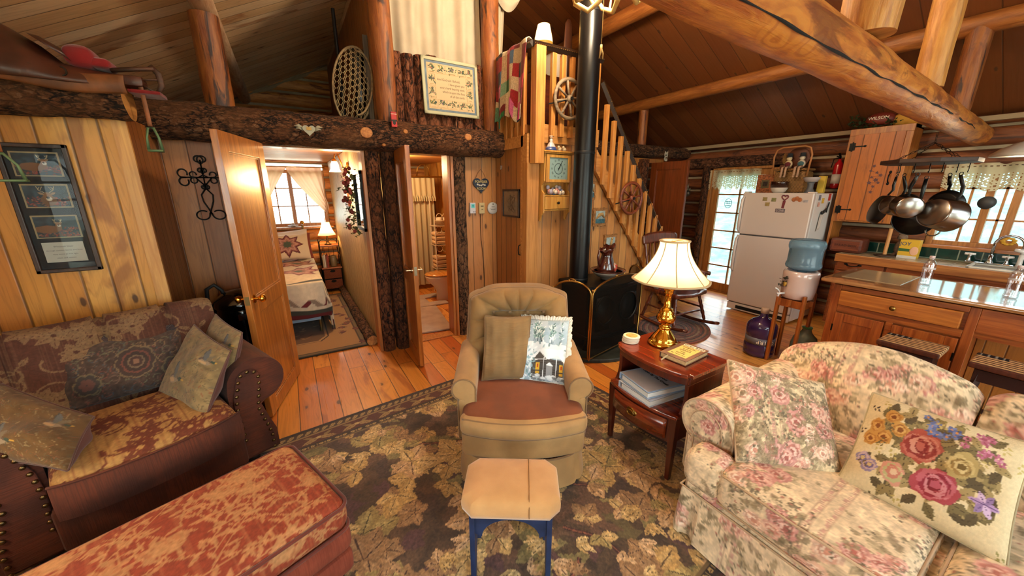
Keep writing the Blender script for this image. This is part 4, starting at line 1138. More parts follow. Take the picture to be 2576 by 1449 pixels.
# lamp
lp = thing('table_lamp', 'lit brass table lamp with cream panelled bell shade on the mahogany table', 'lamp', (1.955, 1.345, TT))
mb = MB(); mb.lathe([(.092, 0), (.094, .012), (.088, .022), (.078, .028), (.08, .036), (.066, .056), (.05, .078), (.038, .098), (.034, .108), (.04, .114), (.034, .122), (.024, .13), (.03, .14), (.05, .155), (.058, .178), (.052, .2), (.044, .21), (.046, .216), (.038, .228), (.036, .238), (.022, .246), (.02, .30), (.021, .335), (.03, .342), (.026, .352), (.034, .366), (.036, .378), (.03, .385), (.012, .388), (.012, .43), (.0, .43)], n=44)
mb.build('lamp_base', M_brass, lp, smooth='all')
mb = MB(); mb.ball((0, 0, .50), (.030, .030, .042), 16); mb.build('bulb', plain('lit_bulb', '#fff2d8', .4, emit='#ffdca0', es=30), lp, smooth='all')
def shade_mat(name, col, tr=.55):
 t = NT(name); d = t.n('BsdfDiffuse', {0: C(col)}); r = t.n('BsdfTranslucent', {0: C(col)}); m = t.n('MixShader', {0: tr, 1: d, 2: r}); t.t.links.new(m, t.out.inputs[0]); return t.m
M_shade = shade_mat('lampshade_cloth', '#ead9b4'); M_shband = fabric('lampshade_band', '#b9a27c', .9, 300, .1, .05, sheen=0)
def bell(mb, r0, r1, z0, z1, n=48, panels=8, k=16, curve=1.9):
 P = np.zeros((n, k, 3))
 for i in range(n):
  a = 2 * PI * i / n; f = abs(((a / (2 * PI) * panels) % 1) - .5) * 2
  for j in range(k):
   t = j / (k - 1); r = r0 + (r1 - r0) * (1 - (1 - t) ** (1 / 1.0)) if False else r1 + (r0 - r1) * (1 - t) ** curve
   r *= 1 - .03 * (1 - f ** 2)
   P[i, j] = (r * math.cos(a), r * math.sin(a), z0 + (z1 - z0) * t)
 mb.grid(P, cu=True); return P
mb = MB(); P = bell(mb, .222, .082, .425, .665); sh = mb.build('lamp_shade', M_shade, lp, smooth='all')
mb = MB()
for j in (0, -1): mb.tube([tuple(p) for p in P[:, j]], .006, 6, closed=True, flat=1.6)
for k in range(8): mb.tube([tuple(p) for p in P[k * 6]], .0035, 5)
mb.build('shade_trim', M_shband, sh, smooth='all')
mb = MB(); mb.tube([(0, 0, .43), (.05, 0, .50), (.05, 0, .60), (0, 0, .665)], .0025, 5); mb.tube([(0, 0, .43), (-.05, 0, .50), (-.05, 0, .60), (0, 0, .665)], .0025, 5); mb.tube([(-.086, 0, .664), (.086, 0, .664)], .002, 5); mb.build('harp', M_brass, lp)
L_TABLE = lamp('table_lamp_light', 'POINT', (1.955, 1.345, TT + .50), 30, (1, .74, .45), .04)
# coasters
M_cork = plain('cork_white', '#d8cbb4', .8); M_cface = plain('coaster_face', '#c98a4a', .6, var=.3, sc=40)
words = ['bottom coaster of the stack of four', 'second coaster from the bottom of the stack', 'third coaster from the bottom of the stack', 'top coaster of the stack with orange picture face']
for k in range(4):
 mb = MB(); mb.lathe([(.050, 0), (.053, .002), (.053, .008), (.050, .0105)], n=36); o = mb.build('coaster', M_cork, smooth=True); o.location = (1.80 + .003 * (k % 2), 1.478 - .002 * k, TT + k * .0112)
 tag(o, words[k] + ' on the mahogany table', 'coaster', 'coasters beside the brass lamp')
 if k == 3:
  mb = MB(); mb.lathe([(.038, .0105), (.036, .0113), (.0, .0113)], n=30); f = mb.build('coaster_picture', M_cface, o)
# guest book
gb = thing('guest_book', 'brown guest book with a yellow label and ribbon on the mahogany table', 'book', (1.908, 1.163, TT), -86.0)
M_bookc = plain('book_cover', '#6d4a38', .5, var=.35, sc=16); M_page = plain('page_block', '#c9ac7a', .8, var=.1, sc=60); M_yel = plain('label_yellow', '#d9b565', .6); M_ink = plain('ink', '#3c2c1c', .7)
mb = MB(); mb.bx(-.077, .077, -.12, .12, .003, .026); mb.build('page_block', M_page, gb)
mb = MB(); mb.bx(-.082, .082, -.125, .125, 0, .003); mb.bx(-.082, .082, -.125, .125, .026, .03); mb.bx(-.084, -.08, -.125, .125, 0, .03); mb.build('cover', M_bookc, gb, bevel=.001)
mb = MB(); mb.bx(-.055, .058, -.09, .075, .03, .0304); mb.build('cover_label', M_yel, gb)
mb = MB(); mb.bx(-.055, .072, .082, .108, .03, .0306); mb.build('title_strip', M_cream, gb)
mb = MB(); mb.tube([(-.03, -.12, .0265), (-.035, -.135, .02), (-.045, -.165, .002)], .006, 4, flat=.15); mb.build('ribbon', plain('ribbon', '#c8b080', .6), gb)
text('Guest Book', .025, M_ink, gb, (.009, .095, .031))
for k, (s_, z) in enumerate((('CHERISH', .024), ('Yesterday', .017), ('DREAM', .024), ('Today', .017), ('HOPE', .024), ('for Tomorrow', .017))): text(s_, z * .85, M_ink, gb, (0, .055 - k * .025, .0308))
# ring binders on the shelf
M_bind = plain('white_vinyl', '#c3c8d6', .3, coat=.3); M_bindb = plain('blue_vinyl', '#9db4d4', .3, coat=.3); M_ink2 = plain('black_ink', '#111114', .6)
for k, (rz, z, mat, lb) in enumerate(((-96, .4345, M_bind, 'lower white ring binder lying on the end table shelf'), (-101, .480, M_bindb, 'upper ring binder with printed cover on the end table shelf'))):
 b = thing('ring_binder', lb, 'binder', (1.785 + .006 * k, 1.262 + .004 * k, z), rz, 'ring binders on the end table shelf')
 hw, hh, tk = .13, .155, .042
 mb = MB(); mb.bx(-hw, hw, -hh, hh, 0, .003); mb.build('cover_back', mat, b)
 mb = MB(); mb.bx(-hw, hw, -hh, hh, tk - .003, tk); mb.build('cover_front', mat, b)
 mb = MB(); mb.bx(-hw - .003, -hw, -hh, hh, 0, tk); mb.build('spine', mat, b)
 mb = MB(); mb.bx(-hw + .02, hw - .006, -hh + .006, hh - .006, .004, tk - .012); mb.build('paper_block', plain('paper_white', '#d9d8d4', .8), b)
 if k:
  mb = MB(); mb.bx(-hw + .01, hw - .008, -hh + .008, hh - .008, tk, tk + .0006); mb.build('cover_sheet', plain('cover_sheet_grey', '#b4afb4', .35, coat=.4), b)
  text('More about', .026, M_ink2, b, (.0, .045, tk + .001), bold=.0006); text('Cabin By The Creek', .026, M_ink2, b, (.0, .010, tk + .001), bold=.0006)
# ================================================================= floral sofa
def paint_floral(w=.96, h=.8, ppm=300, seed=2, bg='#d8c2a0'):
 r = np.random.default_rng(seed); c = Cv(w, h, ppm, bg); c.mottle(.10, .03, r)
 for x in (.12, .62):
  for dx in (0, .045):
   for k in range(int(h / .012)):
    c.ell(x + dx + .002 * math.sin(k), k * .012, .007, .005, '#b98a7c', 0, .75, 8, wrap=True)
   c.stroke([(x + dx - .011, 0), (x + dx - .011, h)], .0025, '#b89a80', .8, True); c.stroke([(x + dx + .011, 0), (x + dx + .011, h)], .0025, '#b89a80', .8, True)
 pinks = [['#cfa08c', '#d9b09c', '#c48c7a', '#e0bfa8', '#b87868'], ['#d8b49a', '#e3c6ae', '#cda088', '#e8d2bc', '#c08a74'], ['#c08a80', '#d0a294', '#b07468', '#dab4a4', '#a26258']]
 greens = ['#9a8a6c', '#87775a', '#a89878', '#786a50', '#917a62']
 for cx, cy in ((.36, .22), (.86, .58), (.40, .62), (.84, .16), (.60, .40), (.16, .42), (.10, .78)):
  for k in range(60):
   a, d = r.random() * 6.28, r.random() * .17
   c.leaf(cx + d * math.cos(a), cy + d * .8 * math.sin(a), a + r.normal(0, .6),   .034 + .028 * r.random(), .02, greens[k % 5], '#857556', .62, teeth=1, wrap=True)
  for k in range(9):
   a, d = r.random() * 6.28, .02 + r.random() * .11
   c.rose(cx + d * math.cos(a), cy + d * .8 * math.sin(a), .026 + .024 * r.random(), pinks[k % 3], r, True)
  for k in range(14):
   a, d = r.random() * 6.28, .12 + r.random() * .09
   x, y = cx + d * math.cos(a), cy + d * math.sin(a)
   c.stroke([(cx, cy), (x, y)], .002, '#6a5f4c', .6, True)
   for j in range(4): c.ell(x + r.normal(0, .012), y + r.normal(0, .012), .006, .005, ['#6a5f4c', '#a8705f', '#7f7660'][j % 3], r.random() * 3, .9, 8, wrap=True)
 for k in range(100):
  x, y, a = r.random() * w, r.random() * h, r.random() * 6.28
  for j in range(3): c.leaf(x, y, a + j * .7, .022, .009, greens[(k + j) % 5], None, .7, wrap=True)
 c.mottle(.12, .006, r); return c
FL = paint_floral(); ft = FL.tex()
M_floral = colmat('floral_cotton', .9, 330, .2, sheen=.1)
M_fpipe = fabric('floral_piping', '#c3a583', .9, 300, .1, .1)
so = thing('sofa', 'cream floral sofa with rolled arms in front of the kitchen island', 'sofa', (2.0, 0, .0), -90.0)
STP = .0055
def arm_profile(sg):
 return [(sg * x, z) for x, z in roll_arm(.815, .125, .665, .68, .24, 1, .90)]
for sg in (-1, 1):
 mb = MB()
 pr = []
 base_ = arm_profile(sg)
 for a, b in zip(base_, base_[1:] + base_[:1]):
  k = max(1, int(np.hypot(b[0] - a[0], b[1] - a[1]) / .009)); pr += [(a[0] + (b[0] - a[0]) * t / k, a[1] + (b[1] - a[1]) * t / k) for t in range(k)]
 mb.extr(pr, -.40, .46, 110 if sg < 0 else 20, tex=lambda a, b: ft(b, a), seg=((sg * .79, .33), (sg * .81, .53)), axis='y', bulge=.015, capoff=(.12, .2), ncap=26)
 a = mb.build('arm', M_floral, so, smooth='all')
 mb = MB(); mb.tube([(x, -.402, z) for x, z in pr[::3]], .005, 6, closed=True)
 mb.tube([(sg * .80 + (x - sg * .80) * .62, -.413, .50 + (z - .50) * .66) for x, z in pr[::3]], .003, 5, closed=True); mb.build('piping', M_fpipe, a, smooth='all')
mb = MB(); mb.softbox((1.60, 1.06, .26), .03, .008, tex=ft, c=(0, -.025, .31)); mb.build('seat_base', M_floral, so, smooth='all')
# skirt with box pleats
mb = MB(); per = []
for x in np.arange(-.80, .801, .006): per.append((x, -.555))
per = [(-.80, y) for y in np.arange(.5, -.555, -.006)] + per + [(.80, y) for y in np.arange(-.55, .5, .006)]
P = np.zeros((len(per), 30, 3)); cu = np.zeros((len(per), 30))
for i, (x, y) in enumerate(per):
 pl = 0
 for px in (-.74, -.30, .30, .74):
  d = abs(x - px)
  if y < -.5 and d < .035: pl = .03 * (1 - d / .035) ** .5
 out_ = .012 * math.sin(i * .035)
 for j in range(30):
  t = j / 29
  nx, ny = (0, -1) if abs(y + .555) < 1e-6 else (math.copysign(1, x), 0)
  q = (.004 + .022 * t + out_ * .6 * t - pl * t)
  P[i, j] = (x + nx * q, y + ny * q, .275 - .255 * t)
arc = np.arange(len(per)) * .006
AA, ZZ = np.meshgrid(arc, np.linspace(0, -.25, 30), indexing='ij')
mb.grid(P, ft(AA + .3, ZZ + .35)); mb.build('skirt', M_floral, so, smooth='all')
mb = MB(); mb.tube([(x * 1.0 + (.006 if x > .79 else -.006 if x < -.79 else 0), y - (.007 if y < -.554 else 0), .277) for x, y in per[::4]], .005, 6); mb.build('skirt_piping', M_fpipe, so, smooth='all')
# T cushions
def sofa_seat(x0, x1, name, step):
 mb = MB(); n = 2
 def wp(o):
  o = o.copy(); y = o[..., 1]; x = o[..., 0]
  return o
 mb.softbox((x1 - x0, .80, .185), .06, step, tex=ft, bulge=(.0, .012, .022), c=((x0 + x1) / 2, -.17, .385), off=(x0 * 1.0 + .3, .1))
 s = mb.build(name, M_floral, so, smooth='all')
 mb = MB(); h = (x1 - x0) / 2 - .012; cx = (x0 + x1) / 2
 for z in (.458, .315):
  mb.tube([(cx - h, .18, z + .01), (cx - h, -.53, z), (cx - h + .02, -.565, z), (cx, -.575, z), (cx + h - .02, -.565, z), (cx + h, -.53, z), (cx + h, .18, z + .01)], .005, 6)
 mb.build('piping', M_fpipe, s, smooth='all')
 return s
sofa_seat(-.665, -.06, 'seat_cushion', STP); sofa_seat(-.05, .555, 'seat_cushion', STP * 1.6)
mb = MB(); mb.softbox((.20, .17, .185), .06, STP, tex=ft, bulge=(0, .0, .012), c=(-.72, -.487, .385), off=(-.2, .1)); mb.build('cushion_wing', M_floral, so, smooth='all'); mb = MB(); mb.softbox((.20, .17, .185), .06, .02, tex=ft, c=(.72, -.487, .385)); mb.build('cushion_wing', M_floral, so, smooth='all')
# camel back in three sections
def sofa_back(x0, x1, hl, hm, hr, step, sec):
 nx = int((x1 - x0) / step); prof_n = 90
 xs = np.linspace(x0, x1, nx); P = np.zeros((nx, prof_n, 3)); CA = np.zeros((nx, prof_n)); CB = np.zeros((nx, prof_n))
 for i, x in enumerate(xs):
  t = (x - x0) / (x1 - x0); top = (hl * (1 - t) + hr * t) + (hm - (hl + hr) / 2) * math.sin(PI * t)
  ed = min(t, 1 - t) * (x1 - x0); sh_ = 1 - .35 * max(0, 1 - ed / .06) ** 2
  pts = []
  for a in np.linspace(0, 1, 40): pts.append((.235 + .17 * a ** 1.1 - .055 * math.sin(PI * a) * sh_, .40 + (top - .09 - .40) * a))
  y_, z_ = pts[-1]
  for a in np.linspace(0, PI, 34)[1:]: pts.append((y_ + .085 - .085 * math.cos(a) * sh_, z_ + .095 * math.sin(a) * sh_))
  ey = pts[-1][0]
  for a in np.linspace(0, 1, 18)[1:]: pts.append((ey - .01 * a, z_ - (z_ - .05) * a))
  arc = 0; pp = None
  for j, q in enumerate(pts[:prof_n]):
   if pp: arc += math.hypot(q[0] - pp[0], q[1] - pp[1])
   pp = q; P[i, j] = (x, q[0], q[1]); CA[i, j] = x; CB[i, j] = arc
 m = len(pts); P = P[:, :m]; mb = MB(); mb.grid(P, ft(CA[:, :m] + .25 + sec * .3, CB[:, :m] + .12), flip=True)
 mb.add(P[0], [tuple(range(m))], 0, uvz(P[0])); mb.add(P[-1], [tuple(reversed(range(m)))], 0, uvz(P[-1]))
 return mb.build('back_cushion', M_floral, so, smooth='all')
def uvz(p): return np.tile(np.array(C('#c9ae88')[:3]), (len(p), 1))
sofa_back(-.88, -.125, .72, .86, .79, STP, 0); sofa_back(-.115, .84, .80, .86, .74, STP * 1.6, 1)
# scatter cushions on the sofa
tx2 = paint_floral(.46, .44, 420, 11, '#d3bd98').tex(wrap=False)
quad_pillow('cushion', 'square cushion in the sofa floral cloth leaning on its rolled arm', 'cushion', (1.545, .635, .48), (1.835, .355, .48), (2.10, .56, .735), (1.79, .86, .815), .13, tx2, M_floral, n=110, seed=9, tw=.46, th=.44, pipe=(M_fpipe, .005), wob=.12, pw=3.2, pinch=.03)
def paint_needle():
 r = np.random.default_rng(5); w, h = .46, .38; c = Cv(w, h, 420, '#d2bf98'); c.mottle(.05, .004, r)
 gold = ['#b98a48', '#c79a58', '#a8743a', '#8d6a3c']; olive = ['#86744c', '#6f6140', '#9a865a', '#574a34']
 for k in range(130):
  x, y, a = .07 + .34 * r.random(), .05 + .28 * r.random(), r.random() * 6.28
  c.leaf(x, y, a, .055, .026, olive[k % 4], '#4a3d2a', teeth=1)
 for x, y in ((.06, .24), (.10, .29), (.05, .19), (.13, .25), (.09, .21)):
  c.rose(x, y, .03, [gold[0], gold[2], gold[1], '#7d4a24'], r)
 for x, y in ((.05, .11), (.08, .09)): c.rose(x, y, .028, ['#8a7d9a', '#b9a0a8', '#6a5f8a', '#c0a878'], r)
 c.rose(.20, .225, .062, ['#9c4a3c', '#b06454', '#86362e', '#bf8470', '#762824', '#a8594a'], r)
 c.rose(.265, .12, .062, ['#9c444c', '#b0606a', '#88303e', '#bf8088', '#742630', '#a85462'], r)
 c.rose(.31, .21, .045, ['#a8925e', '#bba570', '#94794a', '#c9b684', '#6d5a34'], r)
 c.rose(.15, .10, .042, ['#c08a74', '#a8a070', '#b0705c', '#c9a888'], r)
 for k in range(12):
  x, y = .19 + .09 * r.random(), .28 + .07 * r.random()
  for j in range(5): a = j * 1.257 + k; c.ell(x + .009 * math.cos(a), y + .009 * math.sin(a), .006, .005, ['#5f6a98', '#7480ae', '#4a5484'][j % 3], a)
  c.ell(x, y, .004, .004, '#c98a48')
 for k in range(14):
  x, y = .30 + .10 * r.random(), .26 + .09 * r.random()
  for j in range(5): a = j * 1.257 + k; c.ell(x + .008 * math.cos(a), y + .008 * math.sin(a), .0055, .0045, ['#b06a80', '#9c5468', '#c48a9a'][j % 3], a)
 for k in range(26):
  x, y, a = r.random() * w, r.random() * h, r.random() * 6.28
  if .14 < x < .36 and .08 < y < .27: continue
  for j in range(4): c.leaf(x + j * .008 * math.cos(a), y + j * .008 * math.sin(a), a + (-1) ** j, .014, .007, (['#4a3a30', '#6a5a3c', '#b09a5c'] if x < .2 else ['#b9a468', '#8f8550'])[k % (3 if x < .2 else 2)])
 for j in range(6):
  a = j * 1.05; c.leaf(.385, .13, a, .04, .02, ['#a888b0', '#8a7098', '#c4a8c4'][j % 3], '#5f4a70')
 return c
tx3 = paint_needle().tex(wrap=False)
quad_pillow('cushion', 'needlepoint cushion with big red roses lying against the sofa back', 'cushion', (1.79, .36, .485), (1.79, -.065, .485), (2.10, -.03, .79), (2.08, .385, .785), .14, tx3, colmat('needlepoint', .95, 520, .5, sheen=0), n=130, seed=13, tw=.46, th=.38, wob=.2, pw=2.6, pinch=.05, back=uvconst('#cdbb98'), pipe=(fabric('needle_piping', '#b8a680', .9, 300, .1), .0045))
# ================================================================= loveseat
M_chen = fabric('rust_chenille', '#5a2711', .9, 300, .5, .22, rib='x', sheen=.03, col2='#391508')
M_cheny = fabric('rust_chenille_arm', '#5a2711', .9, 300, .5, .22, rib='z', sheen=.03, col2='#391508')
def paint_damask(bg, fg, w=.7, h=.7, ppm=380, seed=1, scroll=False):
 r = np.random.default_rng(seed); c = Cv(w, h, ppm, bg)
 for k in range(int(w * 120)):
  x = r.random() * w; c.stroke([(x, 0), (x, h)], .0025, fg, .22)
 if scroll:
  for k in range(46):
   x, y, a = r.random() * w, r.random() * h, r.random() * 6.28; cvv = (r.random() - .5) * .5
   pts = [(x, y)]
   for j in range(12):
    a += cvv * .4; x += .022 * math.cos(a); y += .022 * math.sin(a); pts.append((x, y))
    if j % 2: c.leaf(x, y, a + (1.0 if j % 4 == 1 else -1.0), .05, .017, fg, None, .8, wrap=True)
   c.stroke(pts, .006, fg, .85, True)
  for k in range(12):
   x, y = r.random() * w, r.random() * h
   for j in range(5): c.leaf(x, y, r.random() * .5 + j * .45, .085, .035, fg, None, .7, teeth=1, wrap=True)
 else:
  for k in range(20):
   x, y = r.random() * w, r.random() * h
   for j in range(7): c.leaf(x, y, j * .9 + r.random() * .3, .06 + .035 * r.random(), .032, fg, bg, .9, teeth=1, wrap=True)
   c.ell(x, y, .022, .02, fg, wrap=True); c.ell(x, y, .012, .01, bg, wrap=True)
  for k in range(34):
   x, y, a = r.random() * w, r.random() * h, r.random() * 6.28; pts = [(x, y)]
   for j in range(7): a += .35; x += .02 * math.cos(a); y += .02 * math.sin(a); pts.append((x, y))
   c.stroke(pts, .009, fg, .9, True)
   c.leaf(x, y, a, .06, .025, fg, bg, .9, wrap=True)
 c.mottle(.12, .006, r)
 return c
dt = paint_damask('#9c7644', '#5c2a1b').tex(); dtb = paint_damask('#4c2c22', '#735a40', seed=4).tex()
M_damask = colmat('damask', .85, 340, .3, sheen=.03)
lv = thing('loveseat', 'dark rust chenille loveseat with rolled nailhead arms below the deer picture', 'loveseat', (-.850, 2.515, .0), 22.0)
mb = MB(); mb.softbox((.70, .80, .22), .02, .02, c=(0, .05, .20)); mb.build('seat_base', M_chen, lv, smooth='all')
mb = MB()
def wpl(o):
 o = o.copy(); x = o[..., 0]; k = np.clip((-o[..., 1] + .3) / .6, 0, 1); o[..., 1] -= .05 * k * (1 - (x / .36) ** 2); return o
mb.softbox((.64, .60, .20), .05, .007, tex=dt, bulge=(0, .01, .03), c=(0, -.16, .41), warp=wpl); sc = mb.build('seat_cushion', M_damask, lv, smooth='all')
mb = MB(); xs = np.linspace(-.325, .325, 60); P = np.zeros((60, 14, 3))
for i, x in enumerate(xs):
 for j in range(14):
  t = j / 13; P[i, j] = (x, -.468 - .052 * (1 - (x / .36) ** 2) - .022 * math.sin(PI * t) + .02 * abs(x / .325) ** 6, .325 + .165 * t)
mb.grid(P); mb.build('cushion_boxing', M_chen, sc, smooth='all')
mb = MB(); mb.tube([tuple(P[i, -1] + (0, 0, .002)) for i in range(60)], .006, 6); mb.build('piping', M_cheny, sc, smooth='all')
# back of three tufted pads
mb = MB(); nx, nz = 260, 150; X, T = np.meshgrid(np.linspace(-.52, .47, nx), np.linspace(0, 1, nz), indexing='ij')
seams = np.array([-.36, -.02, .25]); dmin = np.min(np.abs(X[..., None] - seams), -1)
puff = .06 * np.clip(dmin / .10, 0, 1) ** .45
Zb = .45 + .47 * np.minimum(T / .72, 1) - .0 * X; th_ = np.clip((T - .72) / .28, 0, 1) * PI
Yb = .22 + .12 * np.minimum(T / .72, 1) - puff * np.where(T < .72, np.sin(np.clip(T / .72, 0, 1) * PI * .5 + .25), 1) + np.where(T > .72, .10 * (1 - np.cos(th_)), 0)
Zb = Zb + np.where(T > .72, .055 * np.sin(th_) - .02 * (1 - np.cos(th_)), 0) - .018 * (dmin < .02)
Zb = Zb - .05 * np.clip((np.abs(X) - .42) / .1, 0, 1) ** 2
mb.grid(np.stack([X, Yb, Zb], -1), dtb(X + 1, T * .8)); mb.build('back_cushion', M_damask, lv, smooth='all')
mb = MB(); mb.softbox((.98, .14, .80), .03, .03, c=(-.03, .43, .47)); mb.build('back_frame', M_chen, lv, smooth='all')
M_nail = plain('antique_nailhead', '#6a5638', .35, 1.0)
for sg in (-1, 1):
 def ap(t=0):
  pr = []
  for a in np.linspace(180, -80, 26): pr.append((.475 + .145 * math.cos(math.radians(a)), .555 + .14 * math.sin(math.radians(a))))
  return [(.325, .08), (.325, .52)] + pr + [(.475, .40), (.50, .30), (.53, .20), (.53, .08)]
 pr = [(sg * x * 1.0, z) for x, z in ap()]
 d2 = []
 for a, b in zip(pr, pr[1:] + pr[:1]):
  k = max(1, int(np.hypot(b[0] - a[0], b[1] - a[1]) / .02)); d2 += [(a[0] + (b[0] - a[0]) * t / k, a[1] + (b[1] - a[1]) * t / k) for t in range(k)]
 mb = MB(); mb.extr(d2, -.29, .42, 30, seg=((sg * .41, .15), (sg * .43, .55)), axis='y', bulge=.012)
 a = mb.build('arm', M_cheny, lv, smooth='all')
 # front facing panel with two rows of nailheads
 inner = [(sg * (.43 + .06 * math.cos(q)), .585 + .06 * math.sin(q)) for q in np.linspace(0, PI, 8)]
 panel = [(sg * .505, .10), (sg * .505, .20), (sg * .48, .30), (sg * .455, .40), (sg * .475, .50)] + inner + [(sg * .345, .50), (sg * .338, .40), (sg * .345, .30), (sg * .35, .20), (sg * .345, .10)]
 mb = MB(); mb.prism(panel, -.315, -.298, 'y'); mb.build('arm_panel', M_cheny, a, bevel=.004)
 nb = MB(); line = panel[:-1]
 acc = 0; spots = []
 for p, q in zip(line[:-1], line[1:]):
  L = math.hypot(q[0] - p[0], q[1] - p[1]); t = .042 - acc if acc else 0
  while t < L: spots.append((p[0] + (q[0] - p[0]) * t / L, p[1] + (q[1] - p[1]) * t / L)); t += .042
  acc = L - (t - .042)
 cx = sg * .42
 nb.ball((0, 0, 0), (.010, .006, .010), 10); nh = nb.build('nailhead', M_nail, a, smooth='all'); nh.location = (cx, -.319, .02)
 for k, (x, z) in enumerate(spots):
  q = nh if k == 0 else nh.copy()
  if k: COL.objects.link(q)
  q.location = (cx + (x - cx) * .86, -.319, z * .98 + .005)
for x, y in ((-.40, -.22), (.40, -.22), (-.40, .40), (.40, .40)):
 mb = MB(); mb.lathe([(.02, 0), (.034, .02), (.036, .05), (.025, .085)], n=16, c=(x, y, .0)); mb.build('foot', plain('dark_foot', '#1c0e08', .4), lv, smooth='all')
# loveseat cushions
def paint_paisley():
 r = np.random.default_rng(8); c = Cv(.56, .34, 380, '#43352f'); c.mottle(.2, .01, r)
 tone = ['#5f4c44', '#3e4650', '#6a4038', '#5a5a48', '#786048', '#3a3430']
 for k in range(150):
  x, y, a = r.random() * .56, r.random() * .34, r.random() * 6.28; pts = [(x, y)]
  for j in range(9): a += .45; x += .010 * math.cos(a); y += .010 * math.sin(a); pts.append((x, y))
  c.stroke(pts, .0035, tone[k % 6], .9)
 for rr, col in ((.085, '#6a5a44'), (.078, '#40332f'), (.06, '#6a3f36'), (.052, '#3d302c'), (.035, '#6a5846'), (.028, '#46322e'), (.014, '#7a5a48')):
  for j in range(8): c.ell(.33 + rr * .6 * math.cos(j * .785), .19 + rr * .6 * math.sin(j * .785), rr * .5, rr * .5, col)
 for cx in (.12, .50):
  for rr, col in ((.055, '#5f5642'), (.048, '#3c3634'), (.03, '#5a3d38')):
   for j in range(6): c.ell(cx + rr * .6 * math.cos(j * 1.05), .12 + rr * .6 * math.sin(j * 1.05), rr * .5, rr * .5, col)
 return c
txp = paint_paisley().tex(wrap=False)
op, base = quad_pillow('cushion', 'long dark paisley cushion with twisted fringe on the loveseat', 'cushion', (-1.165, 2.63, .50), (-.685, 2.77, .50), (-.675, 2.90, .805), (-1.18, 2.73, .845), .15, txp, colmat('paisley_cloth', .9, 300, .2), n=90, seed=21, tw=.56, th=.34, wob=.2)
mb = MB(); kk = [base[i, -1] for i in range(0, 90)] + [base[0, i] for i in range(89, -1, -1)]
rr = random.Random(3)
for p in kk[::1]:
 d = p / np.linalg.norm(p); q = p + d * (.036 + .012 * rr.random()) + np.array([rr.uniform(-.008, .008), rr.uniform(-.012, .004), rr.uniform(-.008, .008)])
 mb.tube([tuple(p), tuple((p + q) / 2 + np.array([0, -.006, 0])), tuple(q)], [.008, .007, .004], 5)
f = mb.build('fringe', fabric('fringe_yarn', '#6a4c40', .95, 90, .4, .3, col2='#2a1f24'), smooth='all'); f.parent = op
def paint_duck(seed):
 r = np.random.default_rng(seed); c = Cv(.42, .42, 340, ['#7d6a48', '#7d6a48', '#5c4426'][seed - 1]); c.mottle(.15, .02, r)
 for k in range(420):
  x, y, a = r.random() * .42, r.random() * .42, 1.2 + r.normal(0, .7)
  c.leaf(x, y, a, .02 + .03 * r.random(), .004, ['#5f5138', '#8f7c58', '#6d5f48', '#7d4f34', '#4d4a3c'][k % 5], None, .7)
 for cx, cy, s in ((.15, .13, 1), (.33, .30, .8)):
  for d, col in ((0, '#5a4a40'), (.012, '#8a7a64')):
   c.leaf(cx - .045 * s, cy - d, .1, .10 * s, .04 * s, col); c.leaf(cx, cy, 1.75 - d * 8, .10 * s, .034 * s, ['#3a3c3e', '#55585a'][d > 0]); c.leaf(cx + .005, cy, .95, .085 * s, .028 * s, '#6d604c')
  c.ell(cx + .06 * s, cy + .012, .016 * s, .012 * s, '#35443a'); c.leaf(cx + .07 * s, cy + .012, .1, .025 * s, .008, '#b08a3c')
  c.ell(cx - .01, cy - .012, .03 * s, .012 * s, '#b09068')
 return c
M_tap = colmat('tapestry', .92, 380, .35)
MB_back = uvconst('#5a3430')
quad_pillow('cushion', 'tapestry duck cushion on the loveseat, at the end near the open door', 'cushion', (-.80, 2.67, .50), (-.515, 2.215, .50), (-.385, 2.40, .775), (-.60, 2.81, .84), .13, paint_duck(1).tex(wrap=False), M_tap, n=90, seed=31, tw=.42, th=.42, pipe=(fabric('tap_piping', '#5a3830', .9, 300, .1), .004), back=MB_back)
quad_pillow('cushion', 'half hidden tapestry cushion behind the duck cushion on the loveseat', 'cushion', (-.66, 2.78, .52), (-.43, 2.40, .52), (-.335, 2.52, .83), (-.50, 2.88, .87), .11, paint_duck(2).tex(wrap=False), M_tap, n=60, seed=32, tw=.42, th=.42, pipe=(MAT['tap_piping'], .004), back=MB_back)
quad_pillow('cushion', 'brown tapestry duck cushion on the loveseat arm under the deer picture', 'cushion', (-1.17, 2.15, .575), (-.895, 1.94, .56), (-.90, 2.24, .63), (-1.22, 2.44, .80), .17, paint_duck(3).tex(wrap=False), M_tap, n=90, seed=33, tw=.42, th=.42, pipe=(MAT['tap_piping'], .004), back=MB_back)
# ================================================================= ottoman
ot = thing('ottoman', 'long rust ottoman with leafy scroll cushion top before the loveseat', 'ottoman', (-.585, 1.385, .012), 20.7)
t4 = paint_damask('#843822', '#ac7c50', seed=9, scroll=True).tex()
mb = MB(); mb.softbox((1.14, .57, .13), .05, .006, tex=t4, bulge=(0, 0, .022), c=(0, 0, .385)); cu = mb.build('cushion_top', M_damask, ot, smooth='all')
mb = MB()
pts = []
for x, y, a0 in ((.525, .235, 0), (-.525, .235, 90), (-.525, -.235, 180), (.525, -.235, 270)):
 for a in np.linspace(a0, a0 + 90, 8): pts.append((x + .045 * math.cos(math.radians(a)), y + .045 * math.sin(math.radians(a)), .43))
mb.tube(pts, .007, 6, closed=True); mb.tube([(x, y, .325) for x, y, z in pts], .007, 6, closed=True); mb.build('piping', fabric('ottoman_piping', '#6a2c1e', .9, 300, .2), cu, smooth='all')
M_ott = fabric('ottoman_side', '#8a3f28', .9, 300, .5, .2, rib='x', sheen=.04, col2='#6a2812')
